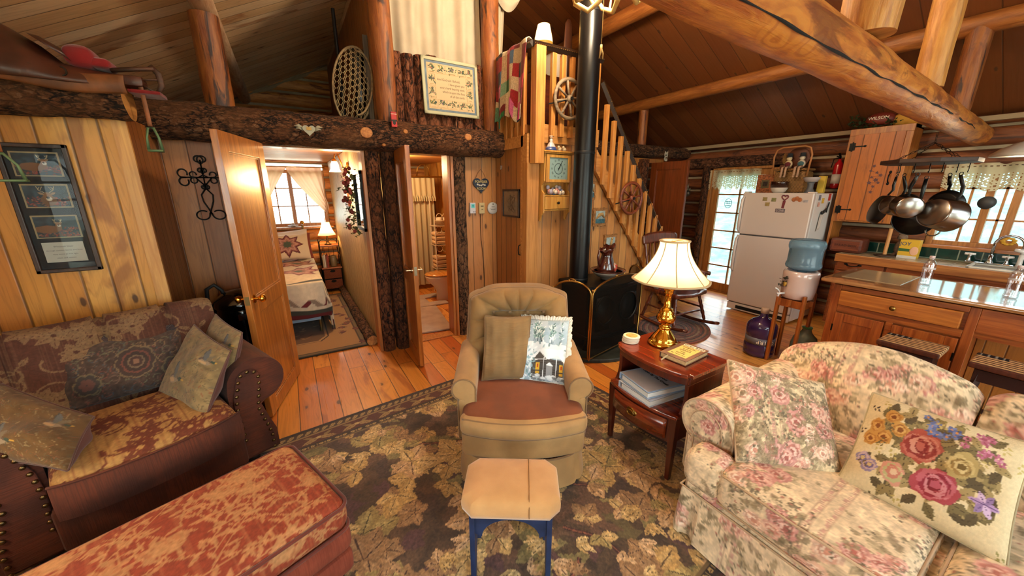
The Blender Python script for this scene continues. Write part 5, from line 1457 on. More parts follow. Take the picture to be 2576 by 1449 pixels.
mb = MB(); mb.softbox((1.14, .57, .12), .04, .02, c=(0, 0, .27)); mb.softbox((1.13, .56, .11), .03, .02, c=(0, 0, .155)); mb.build('ottoman_base', M_ott, ot, smooth='all')
for x in (-.5, .5):
 for y in (-.21, .21):
  mb = MB(); mb.lathe([(.018, 0), (.032, .02), (.036, .06), (.022, .10)], n=16, c=(x, y, 0)); mb.build('foot', MAT['dark_foot'], ot, smooth='all')
# second lamp on a small round table at the near end of the loveseat (it shows in the glass of the deer picture)
mb = MB(); mb.lathe([(.14, 0), (.15, .02), (.03, .05), (.025, .55), (.06, .58), (.18, .60), (.185, .625), (.001, .625)], n=30); solo_ = mb.build('side_table', M_mahz, smooth=True); solo_.location = (-1.50, 1.55, .001); tag(solo_, 'small round side table at the near end of the loveseat', 'table')
lp2 = dup(lp, (-1.50, 1.55, .628), 0, 'second brass lamp, mirrored in the glass of the deer picture')
lamp('side_lamp_light', 'POINT', (-1.50, 1.55, .628 + .50), 40, (1, .76, .48), .04)
# ================================================================= helpers for small things
def solo(mb, name, mat, label, cat, loc=(0, 0, 0), group=None, smooth='all', rz=0, **k):
 o = mb.build(name, mat, smooth=smooth, **k); o.location = loc; o.rotation_euler.z = math.radians(rz)
 return tag(o, label, cat, group)
def part(fn, name, mat, par, smooth=False, **k):
 mb = MB(); fn(mb); return mb.build(name, mat, par, smooth, **k)
def bxs(*L):
 def f(mb):
  for b in L: mb.bx(*b)
 return f
# ================================================================= refrigerator
M_fr = plain('fridge_enamel', '#cdbfb6', .3, coat=.3, bump=.02); M_gask = plain('fridge_gasket', '#6d6664', .6)
fr = thing('refrigerator', 'white top freezer refrigerator covered with magnets beside the glazed door', 'refrigerator', (5.17, 2.25, 0))
part(bxs((.065, .72, -.39, .39, .03, 1.605)), 'body', plain('fridge_side', '#d8d4d0', .35, coat=.3), fr, bevel=.01)
part(bxs((.05, .07, -.38, .38, .10, 1.60)), 'gasket', M_gask, fr)
fd = part(bxs((0, .055, -.39, .39, 1.075, 1.61)), 'freezer_door', M_fr, fr, bevel=.012, seg=3)
ld = part(bxs((0, .055, -.39, .39, .13, 1.06)), 'fridge_door', M_fr, fr, bevel=.012, seg=3)
M_hand = plain('handle_white', '#d6ccc4', .3, coat=.3)
for par, a, b in ((fd, 1.10, 1.56), (ld, .56, 1.045)):
 mb = MB(); mb.tube([(-.005, .365, a), (-.035, .37, a + .04), (-.04, .37, (a + b) / 2), (-.035, .37, b - .04), (-.005, .365, b)], [.010, .012, .013, .012, .010], 10, flat=1.5); mb.build('door_handle', M_hand, par, smooth='all')
mb = MB(); mb.bx(.02, .06, -.38, .38, .02, .115); gr = mb.build('kick_grille', M_hand, fr, bevel=.004)
part(bxs((.014, .022, -.08, .26, .04, .085), (.014, .022, -.36, -.12, .04, .085)), 'vent_slot', M_dark, gr)
mb = MB(); mb.bx(.01, .1, .33, .38, 1.605, 1.625); mb.bx(.01, .1, -.38, -.32, 1.605, 1.622); mb.build('hinge_cover', M_hand, fr, bevel=.003)
# magnets
def magnet(label, y, z, w, h, col, side=False, x=None, fn=None, rot_=0):
 mb = MB()
 if fn: fn(mb)
 else: mb.bx(-w / 2, w / 2, -h / 2, h / 2, 0, .004)
 o = mb.build('fridge_magnet', plain('magnet_' + col[1:], col, .5, var=.25, sc=60), bevel=.001)
 R = rot('Z', -90) @ rot('X', 90) if not side else rot('X', 90)
 o.matrix_local = (tr(5.169, y, z) if not side else tr(x, 1.859, z)) @ R @ rot('Z', rot_)
 return tag(o, label + (' on the refrigerator side' if side else ' on the freezer door'), 'magnet', 'refrigerator magnets')
magnet('small tan picture magnet, leftmost of three,', 2.366, 1.532, .05, .045, '#8a7a4c'); magnet('small olive picture magnet, second from the left,', 2.265, 1.527, .05, .045, '#7d7a50'); magnet('small tan picture magnet, lowest of three,', 2.328, 1.47, .05, .045, '#95804f')
def heart(s, n=26, hole=0):
 return [(s * .0625 * 16 * math.sin(t) ** 3, s * .0625 * (13 * math.cos(t) - 5 * math.cos(2 * t) - 2 * math.cos(3 * t) - math.cos(4 * t))) for t in np.linspace(0, 2 * PI, n + 1)[:-1]]
def hring(mb): mb.tube([(x, y, .004) for x, y in heart(.034)], .007, 6, closed=True); mb.prism([(-.016, -.04), (.014, -.04), (.006, -.13), (-.022, -.125)], 0, .003)
magnet('maroon heart magnet with striped ribbon', 2.146, 1.555, 0, 0, '#6d2c34', fn=hring)
m = magnet('grey plaque magnet with raised letters', 2.175, 1.398, .105, .045, '#6a5f62')
text('LOVE', .036, plain('love_letters', '#b0a4a4', .4), m, (0, 0, .0045), ext=.001, bold=.001)
def cloud(mb):
 for q in (-.03, 0, .03): mb.ball((q, -.004 if q else .01, .003), (.024, .026, .004), 12)
magnet('brown rounded sign magnet', 2.02, 1.536, 0, 0, '#9a5c34', fn=cloud); magnet('pale grey card magnet', 1.93, 1.517, .045, .03, '#a8a2a4')
magnet('blue picture magnet', 0, 1.555, .05, .06, '#6a7484', True, 5.33); magnet('yellow square magnet', 0, 1.52, .055, .06, '#d0a63c', True, 5.43); magnet('pink note magnet', 0, 1.478, .055, .05, '#c99a8a', True, 5.33); magnet('red label magnet', 0, 1.56, .06, .08, '#b8382c', True, 5.60)
bc = thing('magnet_clip', 'dark bird shaped clip holding a paper and towel on the refrigerator side', 'clip', (5.45, 1.857, 1.38))
mb = MB(); mb.ball((0, -.012, .0), (.03, .012, .022), 12); mb.tube([(.02, -.012, .0), (.07, -.014, .03), (.11, -.014, .06)], [.014, .009, .005], 8); mb.tube([(.10, -.014, .0), (.11, -.014, .06), (.13, -.014, .12)], .007, 6); mb.build('bird', plain('iron_dark', '#242628', .5, .3), bc, smooth='all')
mb = MB(); P = np.array([[(-.035 + .09 * u - .03 * v, -.006 - .006 * math.sin(u * 9 + v), -.02 - .20 * v + .03 * u * v) for v in np.linspace(0, 1, 8)] for u in np.linspace(0, 1, 10)]); mb.grid(P); mb.build('paper', plain('paper_note', '#c6b9ae', .8), bc, smooth='all', solid=.001)
# things on top of the refrigerator
ZT = 1.607
pf = thing('picture_frame', 'speckled wooden frame with a small dark photo on top of the refrigerator', 'picture frame', (5.52, 2.56, ZT), -90, rx=0)
part(bxs((-.105, -.05, 0, .02, 0, .235), (.05, .105, 0, .02, 0, .235), (-.05, .05, 0, .02, 0, .06), (-.05, .05, 0, .02, .165, .235)), 'frame', plain('speckled_frame', '#8a4f2a', .6, var=.6, sc=45), pf, bevel=.003)
part(bxs((-.05, .05, .008, .014, .06, .165)), 'mat_board', plain('olive_mat', '#5a5238', .8), pf); part(bxs((-.028, .028, .004, .008, .085, .145)), 'photo', plain('dark_photo', '#3a2f2c', .3, var=.6, sc=60), pf)
bk_ = thing('picnic_basket', 'wicker picnic basket with tall hoop handle on top of the refrigerator', 'basket', (5.60, 2.29, ZT), 0)
def wicker(name, c1, c2):
 t = NT(name); x = t.sep(t.obj()); s1 = t.m_('SINE', t.m_('MULTIPLY', x[2], 420)); s2 = t.m_('SINE', t.m_('MULTIPLY', t.m_('ADD', x[0], x[1]), 190)); w = t.ss(t.m_('MULTIPLY', s1, s2), -.5, .5)
 t.P(Base_Color=t.mix(w, c1, c2), Roughness=.6, Normal=t.bump(w, .8, .006)); return t.m
M_wick = wicker('wicker', '#5f3c1a', '#a87d44')
mb = MB(); mb.softbox((.24, .36, .27), .035, .03, c=(.02, 0, .135)); mb.build('basket_body', M_wick, bk_, smooth='all')
mb = MB(); mb.softbox((.25, .37, .03), .014, .03, c=(.02, 0, .285)); mb.build('basket_lid', M_wick, bk_, smooth='all')
mb = MB(); pts = [(-.10, -.19, .20), (-.10, -.205, .45), (-.10, -.18, .53), (-.10, -.12, .555), (-.10, .12, .555), (-.10, .18, .53), (-.10, .205, .45), (-.10, .19, .20)]; mb.tube(pts, .011, 8); mb.build('basket_handle', plain('cane', '#a06a3c', .45), bk_, smooth='all')
dl = thing('rag_dolls', 'two small folk dolls sitting against a round plate on the picnic basket', 'dolls', (5.53, 2.26, ZT + .301), 0)
mb = MB(); mb.lathe([(.001, .012), (.12, .012), (.125, .006), (.12, 0), (.001, 0)], n=30, m=rot('Y', -90), c=(.06, 0, .125)); mb.build('plate', plain('brown_plate', '#5a2f1c', .5), dl, smooth='all')
for nm, y, cl, hat in (('doll_left', .07, '#c9b28c', '#20242c'), ('doll_right', -.07, '#c8b9a4', '#20242c')):
 mb = MB(); mb.ball((0, y, .05), (.035, .045, .05), 12); mb.ball((0, y, .12), (.028, .03, .03), 12); b = mb.build(nm, plain('doll_' + cl[1:], cl, .9), dl, smooth='all')
 mb = MB(); mb.lathe([(.045, .138), (.03, .142), (.028, .18), (.001, .184)], c=(0, y, 0), n=14); mb.build('hat', plain('doll_hat', hat, .9), b, smooth='all')
 mb = MB(); mb.tube([(-.03, y + .02, .02), (-.10, y + .02, .005), (-.105, y + .02, -.09)], .013, 8); mb.tube([(-.03, y - .02, .02), (-.10, y - .02, .005), (-.105, y - .02, -.09)], .013, 8); mb.ball((-.11, y + .02, -.10), (.02, .014, .014), 8); mb.ball((-.11, y - .02, -.10), (.02, .014, .014), 8); mb.build('doll_legs', plain('doll_leg', '#b08a70', .9), b, smooth='all')
 mb = MB(); mb.ball((-.018, y, .05), (.024, .036, .032), 10); mb.build('doll_dress', plain('doll_red' if y > 0 else 'doll_blue', '#5e1f24' if y > 0 else '#3a5a62', .9), b, smooth='all')
bw = thing('mixing_bowl', 'brown over white stoneware bowl in front of the picnic basket', 'bowl', (5.40, 2.33, ZT))
mb = MB(); mb.lathe([(.05, 0), (.075, .02), (.092, .06), (.094, .065)], n=30); mb.build('bowl_base', plain('stoneware_white', '#cfc4b6', .3, coat=.5), bw, smooth='all')
mb = MB(); mb.lathe([(.094, .065), (.097, .12), (.101, .138), (.096, .14), (.088, .12), (.06, .04), (.001, .03)], n=30); mb.build('bowl_rim', plain('stoneware_brown', '#2c130d', .2, coat=.6), bw, smooth='all')
gs = thing('kitchen_scale', 'grey kitchen scale with a dish on top of the refrigerator', 'scale', (5.45, 2.02, ZT))
mb = MB(); mb.lathe([(.055, 0), (.05, .01), (.032, .05), (.03, .10), (.04, .125)], n=22); mb.build('scale_body', plain('grey_plastic', '#54565c', .45), gs, smooth='all')
mb = MB(); mb.lathe([(.001, .125), (.05, .13), (.07, .165), (.074, .185), (.068, .185), (.05, .14), (.001, .135)], n=24, sy=1.15); mb.build('scale_dish', plain('grey_dish', '#a29a9a', .4), gs, smooth='all')
mb = MB(); mb.bx(-.03, .03, -.035, .035, 0, .20); solo(mb, 'yellow_box', plain('box_yellow', '#c9a63c', .6), 'yellow carton behind the grey kitchen scale', 'box', (5.62, 1.97, ZT), bevel=.004, smooth=False)
fe = thing('fire_extinguisher', 'red fire extinguisher hanging on the log wall beside the cupboard', 'fire extinguisher', (5.86, 1.925, 1.66))
mb = MB(); mb.lathe([(.03, 0), (.043, .012), (.045, .04), (.045, .27), (.038, .30), (.018, .325), (.016, .35)], n=24); mb.build('cylinder', plain('signal_red', '#a8141a', .25, coat=.5), fe, smooth='all')
mb = MB(); mb.lathe([(.0456, .06), (.0456, .17)], n=24); mb.build('label', plain('ext_label', '#c9beb2', .5), fe, smooth='all')
mb = MB(); mb.tube([(0, 0, .35), (0, 0, .375), (-.05, 0, .41)], .011, 8); mb.tube([(0, 0, .37), (-.07, .01, .375)], .008, 6); mb.tube([(0, .015, .36), (-.03, .05, .35), (-.06, .05, .25)], .006, 6); mb.build('valve', M_black, fe, smooth='all')
# ================================================================= upper cupboard
M_cab = plank('cupboard_boards', 1, 2, .128, ['#a85c22', '#b46628', '#9c5420'], knots=.6, groove=.007)
M_cabw = wood('cupboard_frame', '#8d4f22', '#b5722f', 2, .4, coat=.2)
uc = thing('wall_cupboard', 'pine wall cupboard with plank door and painted ivy above the counter', 'cupboard', (5.66, 1.555, 1.28))
part(bxs((0, .30, .235, .26, -.30, 1.03), (0, .30, -.26, -.235, 0, 1.03), (0, .30, -.26, .26, .99, 1.03), (0, .30, -.26, .26, 0, .03), (-.005, .02, .18, .2605, 0, .96), (-.005, .02, -.2605, -.20, 0, .96), (-.005, .02, -.2605, .2605, .96, 1.031), (.28, .30, -.26, .26, 0, 1.03)), 'cabinet_case', M_cabw, uc, bevel=.003)
o = part(bxs((-.018, 0, -.205, .205, .02, .965)), 'cabinet_door', M_cab, uc, bevel=.002)
M_iv = plain('ivy_paint', '#5a3d42', .7)
mb = MB(); rr = random.Random(8)
ivy = [(-.02, .62), (-.055, .55), (-.02, .50), (-.06, .47), (-.01, .44), (-.09, .52), (-.05, .40), (-.085, .44), (.0, .57), (-.04, .34)]
for y, z in ivy:
 s = rr.uniform(.016, .026); a0 = rr.random() * 6
 mb.prism([(y + s * (1 if k % 2 == 0 else .55) * math.cos(a0 + k * PI / 5), z + s * (1 if k % 2 == 0 else .55) * math.sin(a0 + k * PI / 5)) for k in range(10)], -.0192, -.018, 'x')
mb.tube([(-.0188, y, z) for y, z in sorted(ivy, key=lambda q: q[1])], .0015, 4); mb.build('ivy_stencil', M_iv, o)
for z in (.14, .84):
 mb = MB(); mb.bx(-.026, -.018, .185, .235, z - .04, z + .04); mb.bx(-.026, -.018, .10, .19, z - .006, z + .006); mb.ball((-.022, .10, z), (.004, .014, .012), 8); mb.bx(-.03, -.018, .203, .213, z - .05, z + .05); mb.build('hinge', M_black, o)
mb = MB(); mb.tube([(-.02, -.165, .44), (-.05, -.165, .46), (-.055, -.165, .49), (-.05, -.165, .52), (-.02, -.165, .54)], .006, 8); mb.ball((-.02, -.165, .43), (.004, .012, .016), 8); mb.ball((-.02, -.165, .55), (.004, .012, .016), 8); mb.build('door_pull', M_black, o, smooth='all')
# ivy, ball, yellow bag on the cupboard
def leafball(mb, pts, r, n, rr, size):
 for k in range(n):
  p = pts[rr.randrange(len(pts))]; c = np.array(p) + np.array([rr.gauss(0, r), rr.gauss(0, r), rr.gauss(0, r * .8)])
  a, b = rr.random() * 6.28, rr.gauss(0, .6); s = size * rr.uniform(.6, 1.2)
  R = Matrix.Rotation(a, 3, 'Z') @ Matrix.Rotation(b, 3, 'X')
  v = [R @ Vector(q) * s + Vector(c) for q in ((0, -1, 0), (.7, -.3, .1), (.45, .5, .15), (0, 1.1, 0), (-.45, .5, .15), (-.7, -.3, .1))]
  mb.add([tuple(q) for q in v], [(0, 1, 2, 3), (0, 3, 4, 5)])
mb = MB(); leafball(mb, [(0, .22, .05), (0, .16, .02), (0, .1, .0), (0, .04, -.01), (0, -.05, 0), (0, -.12, .03), (-.05, .2, .08)], .035, 150, random.Random(2), .02)
mb.tube([(0, .24, .03), (0, .15, .0), (0, .05, -.015), (0, -.14, .01)], .004, 5); solo(mb, 'ivy_garland', plain('ivy_green', '#2c3a1c', .6, var=.4, sc=30), 'dark green ivy garland lying along the cupboard top', 'plant', (5.72, 1.60, 2.335), smooth=False)
fb = thing('football', 'brown ball with white lettering on the cupboard top', 'ball', (5.80, 1.62, 2.312))
mb = MB(); mb.ball((0, 0, .085), (.085, .13, .085), 22); mb.build('ball_skin', plain('ball_leather', '#6d2416', .5), fb, smooth='all')
text('WILSON', .045, M_cream, fb, (-.082, 0, .10), rot('Z', -90) @ rot('X', 82), ext=.002)
mb = MB(); mb.softbox((.12, .30, .13), .05, .03, c=(0, 0, .065)); solo(mb, 'canvas_bag', plain('bag_yellow', '#b8842c', .8), 'yellow bag with a dark band on the cupboard top', 'bag', (5.82, 1.37, 2.312))
# ================================================================= counter along the window wall
M_cw = wood('counter_wood', '#6d3416', '#96512a', 1, .35, coat=.3); M_cwl = wood('counter_edge', '#8f5226', '#b9783a', 1, .4, coat=.2)
ct = thing('base_cabinet', 'long reddish wooden counter unit below the kitchen window', 'cabinet', (5.46, 0, 0))
part(bxs((.02, .52, -1.6, 1.62, .08, .885), (.06, .5, -1.6, 1.6, 0, .08)), 'cabinet_case', M_cw, ct)
for k, (a, b) in enumerate(((1.20, 1.60), (.0, 1.18), (-.62, -.02), (-1.5, -.64))):
 dr = part(bxs((.0, .02, a, b, .74, .875)), 'drawer', M_cw, ct, bevel=.004)
 part(bxs((.0, .02, a, b, .12, .72)), 'cabinet_door', M_cw, ct, bevel=.004)
 if k != 1:
  c = (a + b) / 2 + (.06 if k == 0 else 0); mb = MB(); mb.tube([(-.0, c - .05, .81), (-.028, c - .04, .80), (-.03, c, .795), (-.028, c + .04, .80), (0, c + .05, .81)], .006, 8); mb.ball((0, c - .06, .812), (.004, .02, .011), 8); mb.ball((0, c + .06, .812), (.004, .02, .011), 8); mb.build('drawer_pull', M_black, dr, smooth='all')
def tile_mat(name, c1, c2, gw, sc, ua, ub, rough=.25):
 t = NT(name); x = t.sep(t.obj()); ds = []
 for q in (ua, ub):
  a = t.m_('DIVIDE', x[q], sc); f = t.m_('FRACT', a); ds.append(t.m_('MULTIPLY', t.m_('MINIMUM', f, t.m_('SUBTRACT', 1.0, f)), sc))
 d = t.m_('MINIMUM', ds[0], ds[1]); g = t.ss(d, gw * .5, gw)
 n = t.noise(t.obj(), 9, 4)
 t.P(Base_Color=t.mix(g, c2, t.mix(t.ss(n, .35, .65), c1, tuple(v * .55 for v in C(c1)[:3]) + (1,))), Roughness=t.ss(g, 0, 1, .8, rough), Normal=t.bump(g, .4, .004)); return t.m
tp = thing('countertop', 'pale tiled countertop with wooden edge under the kitchen window', 'countertop', (5.44, 0, .885))
part(bxs((.03, .555, -1.6, 1.63, 0, .038)), 'tile_surface', tile_mat('counter_tile', '#c9b08c', '#8a7a64', .005, .108, 0, 1), tp)
part(bxs((0, .03, -1.6, 1.63, -.05, .04)), 'wood_edge', M_cwl, tp, bevel=.004)
bs = MB(); bs.bx(5.905, 5.92, -1.5, 1.75, .925, 1.04); solo(bs, 'trim_10', tile_mat('green_tile', '#123a32', '#7d8a78', .006, .155, 1, 2, .15), None, None, smooth=False); struct(bpy.data.objects['trim_10'], 'row of dark green wall tiles behind the sink')
bs = MB(); bs.bx(5.895, 6.03, -.65, 1.10, 1.04, 1.075); struct(bs.build('trim_11', M_cwl, bevel=.004), 'wooden sill of the kitchen window')
sk = thing('sink', 'pale kitchen sink set in the tiled counter', 'sink', (5.68, .30, .924))
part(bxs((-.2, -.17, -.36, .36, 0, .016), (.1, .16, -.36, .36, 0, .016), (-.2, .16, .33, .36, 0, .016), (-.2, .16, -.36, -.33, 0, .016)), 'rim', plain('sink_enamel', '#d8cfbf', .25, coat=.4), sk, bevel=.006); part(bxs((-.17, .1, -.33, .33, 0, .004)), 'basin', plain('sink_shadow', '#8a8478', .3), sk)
M_chr = plain('chrome', '#c8ccd0', .08, 1.0)
fc = thing('faucet', 'chrome gooseneck kitchen faucet with two cross handles', 'faucet', (5.80, .56, .94))
mb = MB(); mb.lathe([(.03, 0), (.026, .02), (.016, .04), (.014, .09)], n=18); mb.tube([(0, 0, .08)] + [(-.02 - .0 * a, -.085 + .085 * math.cos(a), .20 + .085 * math.sin(a)) for a in np.linspace(0, PI * 1.05, 16)] + [(-.02, -.172, .16)], .011, 10); mb.build('spout', M_chr, fc, smooth='all')
mb = MB(); mb.bx(-.03, .03, -.15, .15, -.002, .014); mb.build('deck_plate', M_chr, fc, bevel=.006)
for y in (.13, -.10):
 mb = MB(); mb.lathe([(.026, 0), (.014, .02), (.012, .055), (.018, .06)], n=16, c=(0, y, .01)); h = mb.build('handle_stem', M_chr, fc, smooth='all')
 mb = MB()
 for k in range(4): a = k * PI / 2 + .3; mb.tube([(0, y, .082), (.036 * math.cos(a), y + .036 * math.sin(a), .084)], [.014, .010], 8)
 mb.build('cross_handle', plain('porcelain', '#d8d2cc', .2, coat=.5), h, smooth='all')
sf = thing('side_sprayer', 'white pull out sprayer beside the sink', 'sprayer', (5.78, .385, .94)); mb = MB(); mb.lathe([(.024, 0), (.018, .03), (.017, .12)], n=14); mb.tube([(0, 0, .12), (-.005, 0, .15), (-.02, .05, .16)], [.017, .02, .015], 10); mb.build('sprayer_body', MAT['porcelain'], sf, smooth='all')
sn = thing('sunflower_plaque', 'small wooden plaque with a yellow sunflower on the window sill', 'ornament', (5.95, .50, 1.075)); mb = MB(); mb.prism([(-.07, 0), (.07, 0), (.06, .06), (.035, .09), (-.035, .09), (-.06, .06)], -.01, .01, 'x'); mb.build('plaque', plain('plaque_wood', '#a0642f', .6), sn)
mb = MB()
for k in range(9): a = k * .7; mb.ball((-.016, .035 * math.cos(a), .085 + .03 * math.sin(a)), (.006, .018, .012), 8)
mb.build('flower', plain('sunflower_yellow', '#c9962c', .7), sn, smooth='all')
# bread box, paper towel holder, yellow carton, bear
bb = thing('bread_box', 'carved brown bread box under the wall cupboard', 'bread box', (5.70, 1.60, .924)); mb = MB(); mb.softbox((.24, .30, .17), .03, .03, c=(0, 0, .085)); mb.build('box', wood('breadbox_wood', '#4a1f10', '#6d3018', 1, .5), bb, smooth='all')
part(bxs((-.126, -.119, -.125, .125, .03, .14)), 'front_board', wood('breadbox_panel', '#5a2814', '#7d3c20', 1, .5), bb, bevel=.01)
text('BREAD BOX', .038, plain('carved', '#3a170c', .6), bb, (-.127, 0, .085), rot('Z', -90) @ rot('X', 90), ext=.001)
pt = thing('paper_towel_holder', 'bare wooden paper towel holder on the counter', 'paper towel holder', (5.66, 1.27, .924)); mb = MB(); mb.lathe([(.085, 0), (.088, .012), (.07, .02), (.016, .022)], n=26); mb.build('holder_base', plain('holder_dark', '#3a2a20', .5), pt, smooth='all'); mb = MB(); mb.cyl((0, 0, .02), (0, 0, .31), .017, n=16); mb.build('dowel', plain('dowel_pale', '#c08a52', .5), pt, smooth=True)
jb = thing('cereal_carton', 'yellow carton with a smiling face on the counter beside the towel holder', 'carton', (5.72, 1.10, .924)); part(bxs((-.05, .05, -.075, .075, 0, .20)), 'carton', plain('carton_yellow', '#d0a52c', .5), jb, bevel=.003)
part(bxs((-.0515, -.05, -.075, .075, 0, .03)), 'white_band', plain('carton_white', '#c9c4bc', .5), jb); part(bxs((-.0515, -.05, -.01, .075, .075, .105)), 'green_band', plain('carton_green', '#2f5a30', .5), jb)
text('JOY', .05, plain('carton_blue', '#1f3a6d', .5), jb, (-.0515, .03, .155), rot('Z', -90) @ rot('X', 90), ext=.0006)
mb = MB(); mb.ball((-.051, -.045, .085), (.003, .034, .048), 14); mb.build('printed_face', plain('face_print', '#d8a888', .6), jb, smooth='all')
br = thing('bear_figurine', 'grey brown bear figurine behind the towel holder', 'figurine', (5.80, 1.19, .924)); mb = MB(); mb.ball((0, 0, .09), (.045, .05, .09), 14); mb.ball((-.01, 0, .21), (.038, .042, .042), 14); mb.ball((-.0, .03, .25), .014, 8); mb.ball((0, -.03, .25), .014, 8); mb.ball((-.045, 0, .20), (.02, .018, .015), 8); mb.ball((-.03, .03, .02), (.03, .02, .02), 8); mb.ball((-.03, -.03, .02), (.03, .02, .02), 8); mb.build('bear', plain('bear_fur', '#6d5a4a', .9, var=.3, sc=30), br, smooth='all')
# lace valances
def lace_mat(name, col):
 t = NT(name); d = t.n('BsdfDiffuse', {0: C(col)}); r = t.n('BsdfTranslucent', {0: C(col)}); m = t.n('MixShader', {0: .5, 1: d, 2: r}); t.t.links.new(m, t.out.inputs[0]); return t.m
M_lace = lace_mat('lace_cotton', '#d8c8a4')
def valance(name, label, loc, w, h, scal, seed):
 mb = MB(); n, m = int(w / .009), int(h / .009); P = np.zeros((n, m, 3)); keep = []
 for i in range(n):
  u = i / (n - 1) * w; hh = h * (.82 + .18 * abs(math.sin(u / scal * PI)))
  for j in range(m): P[i, j] = (.018 * math.sin(u * 38 + .4 * math.sin(u * 9)), w / 2 - u, -hh * j / (m - 1))
 I = np.arange(n * m).reshape(n, m); f = []
 for i in range(n - 1):
  for j in range(m - 1):
   v = j / m; u = i * .009
   hole = (.35 < v < .93) and ((int(i + j) % 3 == 0 and (int(i - j) % 3 == 0))) or (.08 < v < .12 and i % 4 < 2) or (v > .5 and (math.sin(u * 95) * math.sin(v * 26) > .72))
   if not hole: f.append((I[i, j], I[i + 1, j], I[i + 1, j + 1], I[i, j + 1]))
 mb.add(P.reshape(-1, 3), [[int(a) for a in q] for q in f])
 o = solo(mb, 'lace_valance', M_lace, label, 'curtain', loc); return o
valance('v', 'cream lace valance over the glazed outer door', (5.94, 3.27, 1.95), .86, .30, .085, 1)
valance('v', 'cream lace valance across the kitchen window', (5.93, .24, 1.90), 1.62, .27, .22, 2)
pl = thing('pendant_lamp', 'lit white pendant lamp over the kitchen counter', 'lamp', (5.0, .50, 1.90))
mb = MB(); mb.lathe([(.17, 0), (.165, .02), (.12, .06), (.05, .10), (.02, .11)], n=36); mb.build('lamp_shade', plain('pendant_enamel', '#d8d0c0', .3), pl, smooth='all')
mb = MB(); mb.lathe([(.165, .004), (.001, .004)], n=36); mb.build('diffuser', plain('lit_diffuser', '#fff0d8', .5, emit='#ffe2b0', es=7), pl, smooth='all'); mb = MB(); mb.cyl((0, 0, .11), (0, 0, .94), .006, n=8); mb.build('cord', M_black, pl)
# ================================================================= kitchen island
isl = thing('kitchen_island', 'reddish wooden kitchen island with drawer and panelled doors behind the floral sofa', 'kitchen island', (3.90, 0, 0))
M_isl = wood('island_wood', '#7d3a16', '#ad6128', 1, .32, coat=.35); M_islz = wood('island_wood_upright', '#7a3714', '#a85c26', 2, .32, coat=.35)
part(bxs((.02, .60, .345, 1.125, .06, .865), (.06, .56, .36, 1.11, 0, .06), (.02, .06, -.8, .345, .66, .865), (.36, .40, -.8, .345, .0, .865)), 'island_case', M_isl, isl)
for q in ((0, .05, 1.075, 1.13, 0, .87), (0, .05, .335, .385, 0, .87), (.56, .61, 1.075, 1.13, 0, .87)): part(bxs(q), 'corner_post', M_islz, isl, bevel=.004)
part(bxs((0, .02, .385, 1.075, .83, .87), (0, .02, .385, 1.075, .645, .70), (0, .02, -.8, .335, .70, .87), (0, .03, .725, .765, .06, .65)), 'face_frame', M_isl, isl, bevel=.003)
dr = part(bxs((-.022, .01, .405, 1.072, .705, .828)), 'drawer', wood('drawer_front', '#96531f', '#bd742f', 1, .3, coat=.35), isl, bevel=.006)
mb = MB(); mb.lathe([(.010, 0), (.009, .012), (.018, .02), (.018, .026), (.001, .032)], n=18, m=rot('Y', -90), c=(-.022, .742, .765)); mb.build('drawer_knob', M_abrass, dr, smooth='all')
for a, b in ((.77, 1.072), (.39, .722)):
 dd = part(bxs((-.02, 0, a, a + .06, .07, .635), (-.02, 0, b - .06, b, .07, .635), (-.02, 0, a + .06, b - .06, .565, .635), (-.02, 0, a + .06, b - .06, .07, .14)), 'cabinet_door', M_islz, isl, bevel=.003)
 part(bxs((-.010, -.002, a + .055, b - .055, .135, .57)), 'door_panel', M_islz, dd)
 part(bxs((-.024, -.018, (b - .004) if a > .7 else (a - .004), (b + .006) if a > .7 else (a + .006), .47, .53)), 'hinge', M_black, dd)
ip = MB(); ip.bx(.35, .36, -.8, .34, 0, .66); ip.build('back_boards', plank('island_boards', 1, 2, .1, ['#a06428', '#b07838', '#94561f'], knots=.6), isl)
itp = MB(); itp.softbox((.76, 2.06, .036), .012, .05, c=(0, 0, .018)); solo(itp, 'island_top', wood('polished_top', '#8a5a34', '#b08458', 1, .08, coat=1.0, streak=.3), 'glossy island countertop mirroring the kitchen window', 'countertop', (4.22, .18, .885))
mb = MB(); mb.bx(-.27, .27, -.18, .18, 0, .003); solo(mb, 'cutting_mat', plain('cutting_mat_buff', '#b09a78', .18, coat=.6), 'buff cutting mat on the near end of the glossy island', 'mat', (4.28, .945, .9215), bevel=.001, smooth=False)
M_pet = glass('clear_plastic', '#f2eef0', .05, .6)
M_water = None
def bottle(x, y, label):
 b = thing('water_bottle', label, 'bottle', (x, y, .9215), group='clear water bottles on the island')
 pr = [(.001, 0), (.030, .0), (.034, .008)] + [(.034 - .003 * (k % 2), .02 + k * .011) for k in range(9)] + [(.034, .125), (.0345, .16), (.030, .178), (.018, .196), (.0135, .203), (.0135, .214)]
 mb = MB(); mb.lathe(pr, n=28); mb.build('bottle_body', M_pet, b, smooth='all')
 mb = MB(); mb.lathe([(.0155, .208), (.0155, .226), (.0145, .229), (.001, .229)], n=20); mb.build('cap', plain('bottle_cap', '#d0b8b4', .4), b, smooth='all')
 mb = MB(); mb.lathe([(.0352, .128), (.0352, .136)], n=28); mb.build('print_band', plain('bottle_print', '#d8d0d0', .5), b, smooth='all')
bottle(4.205, .675, 'clear water bottle nearer the refrigerator on the island'); bottle(4.17, .265, 'clear water bottle at the far right end of the island')
